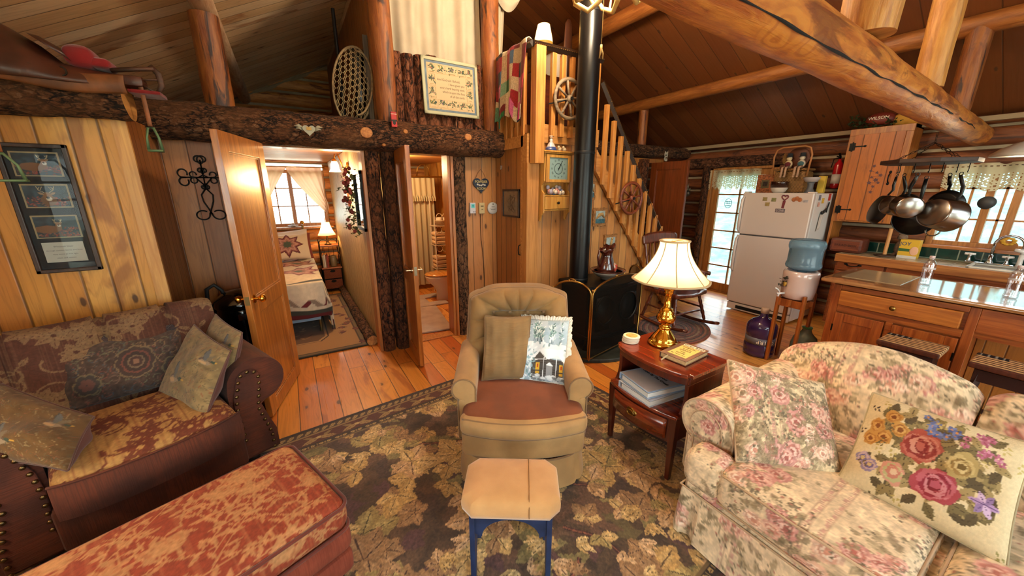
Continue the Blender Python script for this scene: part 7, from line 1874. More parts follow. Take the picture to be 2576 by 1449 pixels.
for k, s in enumerate('XII I II III IIII V VI VII VIII IX X XI'.split()):
 a = PI / 2 - k * PI / 6; text(s, .026, MAT['dial_ink'], dial, (.082 * math.cos(a), -.0928, .517 + .082 * math.sin(a)), rot('X', 90) @ rot('Z', math.degrees(a) - 90), sx=.8)
part(lambda m: [m.tube([(-.008, -.095, .50), (.045, -.095, .59)], .0025, 5), m.tube([(0, -.096, .517), (.026, -.096, .562)], .004, 5), m.ball((0, -.096, .517), .006, 8)], 'clock_hands', M_black, ck); part(bxs((-.115, .115, -.099, -.0975, .412, .622)), 'clock_glass', M_pane, dk)
dw = part(bxs((-.152, .152, -.092, -.06, .125, .245)), 'drawer', M_oak, ck, bevel=.003); part(lambda m: m.lathe([(.006, 0), (.006, .012), (.014, .018), (.013, .026), (.001, .03)], n=16, m=rot('X', 90), c=(0, -.092, .185)), 'drawer_knob', M_black, dw, 'all')
fg = thing('lady_figurine', 'porcelain lady figurine in a blue hemmed white gown on the clock top', 'figurine', (2.285, 3.04, 2.015)); part(lambda m: m.lathe([(.068, 0), (.06, .015), (.035, .06), (.014, .085), (.02, .10), (.008, .112)], n=20, sy=.75), 'gown', plain('gown_white', '#b8b2b0', .3, coat=.5), fg, 'all'); part(lambda m: m.lathe([(.0695, .001), (.061, .017), (.05, .035)], n=20, sy=.76), 'blue_hem', plain('hem_blue', '#2a3f78', .3, coat=.5), fg, 'all'); part(lambda m: [m.ball((0, 0, .125), .014, 10), m.ball((0, .004, .135), (.02, .02, .008), 10)], 'head', plain('figurine_face', '#c9a890', .4), fg, 'all')
fg = thing('lamb_figurine', 'little cream lamb figurines pair beside the porcelain lady', 'figurine', (2.42, 3.04, 2.015)); part(lambda m: [m.ball((x, 0, .02), (.026, .02, .02), 10) for x in (-.03, .03)] + [m.ball((x - .02, -.012, .038), .013, 8) for x in (-.03, .03)], 'lambs', plain('lamb_cream', '#c9b89a', .5), fg, 'all')
fg = thing('clay_figurine', 'pastel cluster figurine sitting on the clock shelf', 'figurine', (2.36, 3.045, 1.593)); rr = random.Random(6)
for col, k in (('#a8a0b0', 9), ('#b07a70', 6), ('#c9b8a4', 8), ('#6a7898', 4)): part(lambda m: [m.ball((rr.uniform(-.09, .09), rr.uniform(-.03, .03), .02 + max(0, .08 - abs(rr.uniform(-.08, .08))) * rr.random()), (.022, .018, .022), 8) for _ in range(k)], 'flower_mass' if k > 5 else 'small_blossom', plain('clay_' + col[1:], col, .5), fg, 'all')
def plaque(x0, x1, z0, z1, label, seed):
 p = thing('carved_plaque', label, 'picture', ((x0 + x1) / 2, 3.096, z0), group='carved wildlife plaques'); w, h = x1 - x0, z1 - z0; rr = random.Random(seed)
 e = [(-w / 2, 0), (w / 2, 0), (w / 2, h), (-w / 2, h)]; out_ = []
 for a, b in zip(e, e[1:] + e[:1]):
  for k in range(9): t_ = k / 9; out_.append((a[0] + (b[0] - a[0]) * t_ + rr.uniform(-.007, .007), a[1] + (b[1] - a[1]) * t_ + rr.uniform(-.007, .007)))
 part(lambda m: m.prism(out_, -.016, 0, 'y'), 'bark_frame', plain('plaque_bark', '#8a5f34', .8, var=.35, sc=40, bump=.5), p, bevel=.004)
 part(bxs((-w * .34, w * .34, -.019, -.016, h * .16, h * .84)), 'scene', plain('plaque_sky', '#8fa0a0', .6, var=.2, sc=30), p); part(bxs((-w * .34, w * .34, -.0195, -.019, h * .16, h * .40)), 'lake', plain('plaque_lake', '#2f5a68', .5, var=.4, sc=40), p)
 part(lambda m: m.tube([(-w * .3, -.022, h * .42), (-w * .12, -.026, h * .62), (w * .1, -.026, h * .66), (w * .3, -.022, h * .44)], [.008, .02, .02, .006], 10, flat=.6) if seed != 2 else [m.tube([(0, -.024, h * .35), (.01, -.024, h * .7)], [.016, .012], 8), m.ball((.015, -.024, h * .76), .015, 8)], 'carved_animal', plain('plaque_tan', '#a08050', .6, var=.3, sc=60), p, 'all')
plaque(2.94, 3.15, 1.24, 1.445, 'carved plaque of a leaping fish under the stair', 1); plaque(3.135, 3.345, .935, 1.13, 'lower carved plaque with a small figure by a lake under the stair', 2); plaque(2.80, 2.95, 1.53, 1.74, 'carved plaque mostly hidden behind the stove pipe', 3)
# ================================================================= antler chandelier
M_ant = plain('antler_bone', '#c9a868', .45, var=.25, sc=14); ch_ = thing('antler_chandelier', 'antler chandelier hanging from the ridge beside the stove pipe', 'chandelier', (2.1, 2.17, 3.06))
for k in range(7):
 a0 = k * 2 * PI / 7 + .35; mb = MB()
 def pq(r, da, z): a = a0 + da; return (r * math.cos(a), r * math.sin(a), z)
 main = [pq(.08, -.1, .02), pq(.15, .05, -.09), pq(.22, .3, -.13), pq(.28, .62, -.08), pq(.30, .9, .05), pq(.28, 1.1, .16)]
 mb.tube(main, [.022, .020, .019, .016, .012, .005], 9)
 for (r, da, z), (r2, da2, z2), s in (((.18, .15, -.11), (.26, .12, .10), .013), ((.26, .45, -.11), (.35, .40, .05), .012), ((.29, .7, -.05), (.37, .78, .12), .010)): mb.tube([pq(r, da, z), pq((r + r2) / 2 + .03, (da + da2) / 2, (z + z2) / 2 - .03), pq(r2, da2, z2)], [s, s * .85, s * .3], 8)
 mb.build('antler', M_ant, ch_, smooth='all')
for k in range(6):
 a = k * PI / 3; x, y = .20 * math.cos(a), .20 * math.sin(a); c_ = part(lambda m: m.cyl((x, y, .05), (x, y, .15), .014, n=12), 'candle_sleeve', plain('candle_cream', '#d8c8a0', .6), ch_, True); part(lambda m: m.ball((x, y, .185), (.018, .018, .034), 10), 'bulb', MAT['lit_bulb'], c_, 'all')
part(lambda m: chain(m, (0, 0, .05), (.1, 0, .96), 22, .016, .003), 'hanging_chain', M_ab2, ch_); part(lambda m: m.cyl((0, 0, -.08), (0, 0, .10), .05, n=16), 'centre_hub', M_ab2, ch_, True)
mb = MB(); mb.tube([(-.02, .03, -.1), (-.02, .03, -.43)], .002, 5); mb.tube([(-.02, .03, -.41), (-.02, .03, -.44), (-.035, .03, -.50)], [.008, .009, .003], 8); mb.tube([(-.02, .03, -.435), (-.0, .03, -.465), (.0, .03, -.50)], [.007, .006, .002], 8); mb.build('pull_cord', M_ant, ch_, smooth='all')
# ================================================================= bedroom
bd = thing('bed', 'brass post bed with white mattress and blue skirt in the bedroom', 'bed', (-.42, 5.55, .012))
part(lambda m: m.softbox((1.22, 1.92, .28), .06, .05, c=(0, 0, .44)), 'mattress', plain('mattress_white', '#c9c0b0', .9), bd, 'all'); part(bxs((-.57, .57, -.92, .92, .15, .31)), 'bed_skirt', plain('skirt_blue', '#8fa4b8', .9), bd)
for sx in (-1, 1):
 for y in (-.9, .93): part(lambda m: m.cyl((sx * .56, y, 0), (sx * .56, y, .2 if y < 0 else 1.12), .016, n=12), 'bed_post', MAT['dull_brass'], bd, True)
 part(lambda m: m.ball((sx * .56, .93, 1.15), .03, 12), 'finial', M_brass, bd, 'all')
part(lambda m: [m.tube([(-.56, .93, z), (.56, .93, z)], .010, 8) for z in (.75, 1.0)], 'head_rail', M_brass, bd)
def paint_quilt():
 r = np.random.default_rng(3); w, h = 1.9, 2.7; c = Cv(w, h, 130, '#cdbfa4'); c.mottle(.05, .02, r)
 def star(cx, cy, R):
  for ring, col in ((1.0, '#6a3034'), (.82, '#a8766a'), (.62, '#b89080'), (.42, '#98705f'), (.26, '#56604f')):
   c.poly([(cx + R * ring * (1 if k % 2 == 0 else .62) * math.cos(k * PI / 8), cy + R * ring * (1 if k % 2 == 0 else .62) * math.sin(k * PI / 8)) for k in range(16)], col)
 for cx in (.55, 1.05):
  for cy in (1.15, 1.75, 2.3): star(cx, cy, .27)
 for y0, y1, col in ((.0, .05, '#5a1f22'), (.05, .10, '#3c4038'), (.44, .50, '#3c4038')): c.poly([(0, y0), (w, y0), (w, y1), (0, y1)], col)
 for x0, x1, col in ((w - .05, w, '#5a1f22'), (w - .1, w - .05, '#3c4038')): c.poly([(x0, 0), (x0, h), (x1, h), (x1, 0)], col)
 for k in range(8):
  x = .08 + k * .235; c.poly([(x, .14), (x + .09, .23), (x + .16, .23), (x + .07, .14)], '#6d2a2c'); c.poly([(x + .235, .14), (x + .145, .23), (x + .075, .23), (x + .165, .14)], '#8a7a68')
  y = .3 + k * .3; c.poly([(w - .35, y), (w - .26, y + .1), (w - .26, y + .17), (w - .35, y + .07)], '#6d2a2c')
 return c
tq = paint_quilt().tex(wrap=False)
A, B = np.meshgrid(np.linspace(0, 1.9, 150), np.linspace(0, 2.7, 210), indexing='ij')      # a: from left edge to right hem, b: from foot hem to head
xs_ = -1.06 + A; X = np.minimum(xs_, .215); dx = np.clip(xs_ - .215, 0, None); yy = 4.17 + B; Yq = np.maximum(yy, 4.58); dy = np.clip(4.58 - yy, 0, None)
drop = np.maximum(dx, dy); X = X + .05 * np.clip(dx / .3, 0, 1) + .015 * np.sin(B * 14) * np.clip(dx / .2, 0, 1); Yq = Yq - .04 * np.clip(dy / .2, 0, 1) + .012 * np.sin(A * 16) * np.clip(dy / .2, 0, 1)
Zq = .625 + .018 * np.sin(A * 9) * np.sin(B * 8) - np.where(drop > .03, drop - .01, drop * .4); Zq = np.maximum(Zq, .05 + .01 * np.sin(A * 30))
mb = MB(); mb.grid(np.stack([X, Yq, Zq], -1), tq(A, B)); solo(mb, 'star_quilt', colmat('quilt_cotton', .9, 120, .4), 'cream patchwork star quilt draped over the bedroom bed', 'quilt', solid=.008)
def paint_sham():
 c = Cv(.56, .42, 260, '#cdbfa6'); R = .2
 for ring, col in ((1.0, '#5a2a34'), (.84, '#8a5a58'), (.70, '#b08a80'), (.52, '#9a7068'), (.34, '#4a5a50')): c.poly([(.26 + R * ring * (1 if k % 2 == 0 else .6) * math.cos(k * PI / 8), .21 + R * ring * (1 if k % 2 == 0 else .6) * math.sin(k * PI / 8)) for k in range(16)], col)
 c.poly([(.52, 0), (.56, 0), (.56, .42), (.52, .42)], '#7a3a30'); return c
quad_pillow('pillow', 'pillow sham with a maroon and pink star on the bed', 'pillow', (-.36, 6.08, .66), (.225, 6.08, .66), (.22, 6.30, 1.02), (-.36, 6.30, 1.00), .16, paint_sham().tex(wrap=False), MAT['quilt_cotton'], n=80, tw=.56, th=.42, wob=.2)
M_wp = plain('pillowcase', '#d0cac4', .9)
quad_pillow('pillow', 'plain white pillow behind the star sham, its corner rising by the bed post', 'pillow', (-.40, 6.26, .66), (.20, 6.26, .66), (.19, 6.44, 1.07), (-.40, 6.44, 1.03), .14, None, M_wp, n=30)
# nightstand
ns = thing('nightstand', 'wicker drawer nightstand with iron frame beside the bed', 'nightstand', (.475, 6.62, .0)); M_ns = wood('nightstand_top', '#7a3c14', '#a8602a', 0, .4)
part(bxs((-.15, .15, -.14, .14, .395, .42)), 'shelf', M_ns, ns, bevel=.003); part(bxs((-.14, .14, -.13, .14, .76, .778)), 'shelf', M_ns, ns, bevel=.003); part(bxs((-.14, .14, -.12, .13, .05, .395)), 'carcass', M_dark, ns)
for z in (.065, .235):
 d_ = part(bxs((-.13, .13, -.14, -.12, z, z + .15)), 'wicker_drawer', wicker('wicker_red', '#5a2410', '#8a4420'), ns, bevel=.004); part(lambda m: m.ball((0, -.142, z + .125), (.04, .004, .022), 12), 'hand_hole', M_dark, d_)
part(lambda m: [m.cyl((sx * .14, sy, .0), (sx * .14, sy, .86), .006, n=8) for sx in (-1, 1) for sy in (-.13, .13)] + [m.tube([(-.14 + .28 * t, .13, .80 + .05 * abs(math.sin(t * 6.3))) for t in np.linspace(0, 1, 24)], .004, 5)] + [m.tube([(x, .13, .42), (x, .13, .76)], .003, 5) for x in (-.07, 0, .07)] + [m.tube([(-.1, -.13, .76), (-.14, -.13, .6)], .004, 5), m.tube([(.1, -.13, .76), (.14, -.13, .6)], .004, 5)], 'iron_frame', M_black, ns)
for k, (col, lb) in enumerate((('#b8ad98', 'cream book, leftmost of the row'), ('#c9c2b4', 'pale thin book, second of the row'), ('#8a4a38', 'red brown book, third of the row'), ('#9a3a28', 'red book nearest the crock'))):
 mb = MB(); mb.bx(-.009, .009, -.07, .07, 0, .19 + .02 * (k % 2)); solo(mb, 'book', plain('bk_' + col[1:], col, .6), lb + ' on the nightstand shelf', 'book', (.365 + k * .021, 6.58, .421), 'books on the nightstand', smooth=False)
mb = MB(); mb.lathe([(.045, 0), (.05, .01), (.052, .14), (.044, .16), (.04, .165), (.042, .175), (.03, .18), (.001, .17)], n=26); solo(mb, 'stoneware_crock', plain('crock_grey', '#7d6a4c', .4, coat=.3), 'grey brown stoneware crock on the nightstand shelf', 'crock', (.515, 6.58, .421))
bl = thing('bedside_lamp', 'lit bedside lamp with scalloped cream shade on the nightstand', 'lamp', (.47, 6.62, .779)); part(lambda m: m.lathe([(.055, 0), (.05, .015), (.03, .025), (.016, .06), (.022, .09), (.012, .13), (.012, .2)], n=20), 'lamp_base', plain('lamp_bronze', '#5a4024', .35, .8), bl, 'all'); mb = MB(); bell(mb, .135, .06, .16, .36, n=36, panels=9, k=10, curve=1.7); mb.build('lamp_shade', M_shade, bl, smooth='all'); part(lambda m: m.ball((0, 0, .23), .02, 10), 'bulb', MAT['lit_bulb'], bl, 'all')
lamp('bedside_light', 'POINT', (.47, 6.62, 1.02), 12, (1, .62, .28), .03)
sc_ = thing('wall_sconce', 'lit brass gooseneck wall sconce with frosted flower shade', 'wall lamp', (.632, 4.62, 1.90)); part(lambda m: [m.lathe([(.05, 0), (.045, .012), (.012, .02)], n=18, m=rot('Y', -90)), m.tube([(-.01, 0, 0), (-.05, .01, -.02), (-.07, .02, .06), (-.09, .03, .13), (-.12, .04, .13), (-.13, .045, .06)], .007, 8), m.lathe([(.02, .04), (.026, .06), (.012, .08)], n=16, c=(-.13, .045, 0))], 'sconce_arm', M_brass, sc_, 'all')
part(lambda m: m.lathe([(.026, .05), (.04, .02), (.045, -.03), (.062, -.06)], n=28, c=(-.13, .045, 0)), 'glass_shade', plain('lit_frosted', '#fff0d0', .4, emit='#ffd898', es=9), sc_, 'all'); lamp('sconce_light', 'POINT', (.50, 4.66, 1.76), 34, (1, .66, .34), .05)
M_curt = lace_mat('bedroom_curtain', '#d8b090')
def drape(name, label, fn, n=40, m=40, mat=M_curt):
 mb = MB(); P = np.array([[fn(u, v) for v in np.linspace(0, 1, m)] for u in np.linspace(0, 1, n)]); mb.grid(P); return solo(mb, name, mat, label, 'curtain')
def cr(u, v):   # right panel swept to its tie, then flaring
 if v < .7: t = v / .7; l = .03 + .50 * t ** 1.25; r_ = .53; z = 1.99 - .44 * t - .28 * t * (1 - u) ** .0 * (1 - u)
 else: t = (v - .7) / .3; l = .53 - .14 * t; r_ = .53 + .10 * t * (1 - .6 * t); z = 1.545 - .28 * (1 - u) - (.20 + .16 * (1 - u)) * t
 x = l + (r_ - l) * u; return (x, 6.86 + .012 * math.sin(u * 26) * (1 - .5 * v), z)
drape('window_curtain', 'pink beige bedroom curtain swept to the right and tied', cr)
drape('window_curtain', 'pink beige bedroom curtain swept to the left behind the door', lambda u, v: (-.40 + (.42 * (1 - v) ** 1.2 + .03) * u, 6.86 + .012 * math.sin(u * 22), 1.99 - .77 * v))
mb = MB(); mb.tube([(-.45, 6.85, 1.995), (.58, 6.85, 1.995)], .008, 8); solo(mb, 'curtain_rod', M_brass, 'thin rod carrying the bedroom curtains', 'curtain rod')
mb = MB(); mb.lathe([(.02, 0), (.05, .01), (.06, .025), (.05, .03)], n=18, sx=1.3); mb.ball((0, 0, .045), (.03, .02, .02), 8); solo(mb, 'sill_dish', plain('sill_white', '#b0aca8', .4), 'small white dish on the bedroom window sill', 'dish', (.02, 6.87, 1.068)); mb = MB(); mb.bx(-.46, .60, 6.78, 6.9, 1.04, 1.066); struct(mb.build('trim_12', M_wframe), 'bedroom window sill')
def paint_brug():
 r = np.random.default_rng(6); w, h = 1.55, 2.4; c = Cv(w, h, 160, '#8f6f4a'); c.mottle(.12, .01, r)
 for d, col in ((0, '#2c2a24'), (.025, '#6a5a40'), (.07, '#3c3428'), (.08, '#9a7850')): c.poly([(d, d), (w - d, d), (w - d, h - d), (d, h - d)], col)
 for k in range(120):
  x, y = r.random() * w, r.random() * h; d = min(x, w - x, y, h - y)
  if .09 < d < .34:
   a = r.random() * 6.28
   for j in range(5): c.leaf(x, y, a + (j - 2) * .35, .10, .022, ['#5a2a30', '#6a4a38', '#7a3a38', '#4a3a2c'][j % 4])
 c.poly([(.45, .36), (w - .45, .36), (w - .36, .5), (w - .36, h - .5), (w - .45, h - .36), (.45, h - .36), (.36, h - .5), (.36, .5)], '#2c2018'); c.poly([(.46, .375), (w - .46, .375), (w - .375, .51), (w - .375, h - .51), (w - .46, h - .375), (.46, h - .375), (.375, h - .51), (.375, .51)], '#a08058'); c.poly([(.48, .40), (w - .48, .40), (w - .40, .52), (w - .40, h - .52), (w - .48, h - .40), (.48, h - .40), (.40, h - .52), (.40, .52)], '#5f4630')
 for k in range(60): c.leaf(.5 + r.random() * .55, .45 + r.random() * 1.5, r.random() * 6, .09, .025, ['#7a5a3c', '#4a3424', '#8a6a48'][k % 3])
 return c
tb_ = paint_brug().tex(wrap=False); A, B = np.meshgrid(np.linspace(0, 1.55, 200), np.linspace(0, 2.4, 300), indexing='ij'); mb = MB(); mb.grid(np.stack([A - .99, B + 3.93, .009 + 0 * A], -1), tb_(A, B)); solo(mb, 'bedroom_rug', colmat('rug_wool', .95, 300, .4), 'tan rug with maroon sprays on the bedroom floor', 'rug', solid=.008)
log('baseboard_1', (.585, 3.92, .055), (.585, 6.5, .05), .058, .05, [bark('bark_base', 1, c=('#1a120d', '#4a3020', '#6d4a30', '#9a7a58')), M_endgrain], seed=31, rings=60, amp=.2, fr=6, kind='structure', label='bark edged log along the foot of the limed bedroom wall')
wm = thing('wall_mirror', 'black framed narrow mirror on the limed bedroom wall', 'mirror', (.632, 3.98, 1.25)); part(bxs((-.03, 0, -.22, -.19, 0, .57), (-.03, 0, .19, .22, 0, .57), (-.03, 0, -.22, .22, 0, .03), (-.03, 0, -.22, .22, .54, .57)), 'mirror_frame', M_black, wm); part(bxs((-.012, -.004, -.19, .19, .03, .54)), 'mirror_glass', plain('mirror_silver', '#b0aca8', .03, 1.0), wm)
mb = MB(); rr = random.Random(9); pts = [(-.05 - .03 * abs(math.sin(k)), -.02 + .10 * math.sin(k * .9), z) for k, z in enumerate(np.linspace(-.02, .58, 22))]
leafball(mb, pts, .03, 240, rr, .022); mb.tube(pts, .005, 5); fl_ = solo(mb, 'dried_flower_swag', plain('dried_leaf', '#55552e', .9, var=.4, sc=30), 'swag of dried red roses hanging over the black framed mirror', 'flowers', (.60, 3.98, 1.25), smooth=False)
for k in range(26): p = pts[rr.randrange(22)]; part(lambda m: m.ball((p[0] - .02 + rr.gauss(0, .02), p[1] + rr.gauss(0, .035), p[2] + rr.gauss(0, .02)), (.018, .022, .02), 8), 'dried_rose', plain('dried_rose', '#8a3a30', .9, var=.4, sc=25), fl_, 'all')
pf2 = thing('picture_frame', 'slim framed picture on the limed wall beyond the mirror', 'picture frame', (.636, 4.98, 1.45)); part(bxs((-.02, 0, -.16, .16, 0, .33)), 'frame', plain('frame_brown', '#5a2c18', .5), pf2, bevel=.003); part(bxs((-.023, -.02, -.12, .12, .04, .29)), 'print', plain('print_grey', '#a8a090', .4), pf2)
mb = MB(); mb.tube([(-.5, 4.4, 2.05), (.6, 4.4, 2.05)], .012, 8); solo(mb, 'ceiling_rail', plain('rail_white', '#c9c4bc', .3, .6), 'pale rail under the bedroom ceiling', 'rail')
# ================================================================= bathroom
M_sc = lace_mat('shower_cloth', '#d8c8a0')
drape('shower_curtain', 'long cream shower curtain in the bathroom', lambda u, v: (1.20 + .86 * u, 5.90 + .022 * math.sin(u * 60), 1.82 - 1.74 * v), 130, 12, M_sc)
drape('curtain_valance', 'ruffled cream valance over the shower curtain', lambda u, v: (1.20 + .87 * u, 5.865 - .02 * v + (.012 + .02 * (v > .8)) * math.sin(u * (60 if v < .8 else 150)), 1.83 - .36 * v), 160, 14, M_sc)
mb = MB(); mb.tube([(.77, 5.88, 1.85), (2.245, 5.88, 1.85)], .011, 8); mb.tube([(1.80, 5.9, 1.85), (1.82, 5.9, 1.98), (1.88, 5.9, 2.04), (1.95, 5.9, 2.04), (2.0, 5.9, 1.98), (2.01, 5.9, 1.80)], .010, 8); solo(mb, 'shower_rod', M_ab2, 'brass shower rod with a looped riser', 'curtain rod')
rk = thing('towel_rack', 'white wire towel rack beside the toilet', 'rack', (2.06, 5.58, .0)); M_wire = plain('wire_white', '#c9b498', .4, .3)
part(lambda m: [m.cyl((x, y, 0), (x, y, 1.55 if y > 0 else 1.25), .007, n=8) for x in (-.15, .15) for y in (-.1, .1)], 'upright', M_wire, rk); part(lambda m: [m.bx(-.17, .17, -.12, .12, z - .006, z) for z in (.42, .80, 1.10)] + [m.tube([(x + .045 * math.cos(a), -.1, z - .06 + .045 * math.sin(a)) for a in np.linspace(0, 2 * PI, 15)[:-1]], .003, 4, closed=True) for z in (.80, 1.10) for x in (-.09, 0, .09)], 'wire_shelf', M_wire, rk)
def towel(x, y, z, label, s=1.0):
 mb = MB(); n, m = 26, 10; prof = [(-.15, .005), (.13, .005)] + [(.13 + .025 * math.cos(a), .03 + .025 * math.sin(a)) for a in np.linspace(-PI / 2, PI / 2, 7)] + [(-.13, .055)]
 mb.softbox((.30 * s, .20, .062), .028, .03, bulge=(0, 0, .006), c=(0, 0, .031)); t_ = solo(mb, 'folded_towel', plain('towel_buff', '#c0a078', .95, bump=.6, sc=60), label, 'towel', (x, y, z), 'folded towels on the white rack')
 q = part(lambda k: [k.tube([(-.12 + .24 * j / 8, -.101, zz + .003 * math.sin(j)) for j in range(9)], .0025, 4) for zz in (.02, .042)], 'fold_line', plain('towel_shade', '#8a6c4a', .95), t_)
for k in range(3):
 towel(2.05, 5.58, .806 + k * .066, ['bottom', 'middle', 'top'][k] + ' folded towel of the upper stack on the rack'); towel(2.05, 5.58, .426 + k * .066, ['bottom', 'middle', 'top'][k] + ' folded towel of the lower stack on the rack')
bk2 = thing('wicker_basket', 'pale basket of rolls on the top shelf of the towel rack', 'basket', (2.06, 5.58, 1.105)); part(lambda m: m.lathe([(.09, 0), (.11, .07), (.115, .075)], n=24), 'basket', wicker('wicker_pale', '#8a7050', '#c9ae84'), bk2, 'all'); part(lambda m: [m.lathe([(.02, 0), (.05, .003), (.05, .09), (.02, .093)], n=18, c=(x, y, .03)) for x, y in ((-.045, 0), (.05, .01))] + [m.tube([(x + .05 * math.cos(a), -.03, .12 + .06 * math.sin(a)) for a in np.linspace(0, PI, 9)], .005, 6) for x in (-.05, .05)], 'paper_rolls', plain('roll_white', '#c4b49c', .9), bk2, 'all')
tl_ = thing('toilet', 'white toilet with golden wooden seat in the bathroom', 'toilet', (1.86, 5.20, .002), -90)
def bowl(m):
 n = 36; P = np.zeros((n, 9, 3))
 for i in range(n):
  a = 2 * PI * i / n; cx, cy = math.cos(a), math.sin(a)
  for j, (r, z, o_) in enumerate(((.115, 0, .06), (.11, .05, .06), (.10, .14, .05), (.12, .22, .03), (.17, .31, .0), (.185, .36, 0), (.188, .385, 0), (.17, .392, 0), (.05, .39, 0))): P[i, j] = (r * cx, r * cy * 1.28 + o_, z)
 m.grid(P, cu=True)
M_por = plain('toilet_porcelain', '#c9bca6', .12, coat=.8); part(bowl, 'bowl', M_por, tl_, 'all'); part(lambda m: m.softbox((.24, .26, .38), .03, .05, c=(0, .23, .19)), 'pedestal', M_por, tl_, 'all'); part(lambda m: [m.softbox((.40, .17, .36), .03, .05, c=(0, .33, .60)), m.softbox((.42, .19, .035), .012, .05, c=(0, .33, .79))], 'tank', M_por, tl_, 'all')
s1 = part(lambda m: m.lathe([(.001, .425), (.16, .424), (.185, .415), (.188, .40), (.18, .392)], n=36, sy=1.27), 'wooden_lid', wood('seat_oak', '#b0702c', '#cf9448', 0, .25, coat=.5), tl_, 'all'); part(lambda m: m.lathe([(.18, .398), (.192, .397), (.192, .412), (.18, .414)], n=36, sy=1.27), 'seat_ring', MAT['seat_oak'], tl_, 'all')
M_mat = fabric('bath_mat', '#a8988e', 1.0, 120, .8, .12)
mb = MB(); mb.softbox((.62, .98, .024), .01, .03, c=(0, 0, .012)); solo(mb, 'bath_mat', M_mat, 'grey bath mat just inside the bathroom door', 'mat', (1.27, 4.42, .001), rz=-8)
mb = MB(); mb.prism([(-.3, -.24), (.3, -.24), (.3, .26), (.14, .26), (.12, .02), (-.12, .02), (-.14, .26), (-.3, .26)], 0, .022); solo(mb, 'contour_mat', M_mat, 'grey contour mat around the toilet foot', 'mat', (1.60, 5.20, .001), rz=-90, bevel=.008, smooth=False)
lamp('bathroom_light', 'POINT', (1.25, 5.1, 1.95), 42, (1, .74, .40), .08)
# ================================================================= wall decoration
df = thing('deer_picture', 'tall dark framed set of three deer pictures on the pine wall', 'picture', (-1.153, 3.148, 1.175)); W_, H_ = .265, .71
M_dfr = wood('dark_frame', '#1c1210', '#3a2822', 2, .4); b_ = .022
part(bxs((-W_ / 2, -W_ / 2 + b_, -.022, 0, 0, H_), (W_ / 2 - b_, W_ / 2, -.022, 0, 0, H_), (-W_ / 2, W_ / 2, -.022, 0, 0, b_), (-W_ / 2, W_ / 2, -.022, 0, H_ - b_, H_)), 'frame', M_dfr, df, bevel=.004); part(bxs((-W_ / 2 + .01, W_ / 2 - .01, -.008, -.002, .01, H_ - .01)), 'mat_board', plain('slate_mat', '#23262c', .7), df)
def paint_deer(k):
 r = np.random.default_rng(40 + k); c = Cv(.165, .115, 700, '#33404a'); w, h = .165, .115; c.mottle(.3, .012, r)
 for j in range(120): c.leaf(r.random() * w, r.random() * h * .42, r.random() * 3.1, .014, .006, ['#8a3a34', '#a85048', '#6a4038', '#5a5048', '#9a6a5a'][j % 5], None, .85)
 x = (.11, .085, .09)[k]; y = (.07, .055, .07)[k]; s = (1, 1.5, .8)[k]
 if k == 1: c.ell(x, y - .02, .03, .03, '#7a5a44')
 else: c.ell(x - .045, y - .025, .05, .022, '#80583c'); c.poly([(x - .02, y - .03), (x + .008, y - .03), (x + .012, y + .012), (x - .008, y + .01)], '#80583c')
 c.ell(x, y, .012 * s, .016 * s, '#8a6448'); c.ell(x + .002, y - .008 * s, .008 * s, .008 * s, '#d0c4b4'); c.ell(x, y - .003 * s, .004 * s, .004 * s, '#2c1c14')
 for q in (-1, 1):
  c.leaf(x + q * .008 * s, y + .008 * s, PI / 2 - q * 1.1, .016 * s, .008 * s, '#a08468')
  p = [(x + q * .006 * s, y + .014 * s), (x + q * .018 * s, y + .024 * s), (x + q * .022 * s, y + .038 * s)]; c.stroke(p, .0025, '#c9b490')
  for t in (.014, .02): c.stroke([(x + q * t * s, y + .024 * s), (x + q * (t - .006) * s, y + .036 * s)], .002, '#c9b490')
 return c
for k, z in enumerate((.545, .375, .205)):
 A, B = np.meshgrid(np.linspace(0, .165, 110), np.linspace(0, .115, 76), indexing='ij'); td = paint_deer(k).tex(wrap=False); q = part(bxs((-.09, .09, -.0095, -.008, z - .006, z + .123)), 'cream_bevel', plain('mat_cream', '#a89878', .7), df)
 mb = MB(); mb.grid(np.stack([A - .0825, -.0102 + 0 * A, B + z], -1), td(A, B), flip=True); mb.build('deer_print', colmat('glossy_print', .35, 200, 0, sheen=0), q)
q = part(bxs((-.082, .082, -.0095, -.008, .06, .175)), 'caption_card', plain('card_white', '#c4c4bc', .6), df)
for k, s in enumerate(('Whitetail Deer', 'through autumn leaves and frost', 'they move at first light', 'silent and unseen')): text(s, .011 if k else .013, plain('card_ink', '#6a6a6c', .7), q, (0, -.0098, .150 - k * .022), rot('X', 90), ext=.0001)
part(bxs((-W_ / 2 + b_, W_ / 2 - b_, -.0175, -.0165, b_, H_ - b_)), 'picture_glass', glass('picture_glass_clear', '#f4f6f6', .0, .0, .3), df)
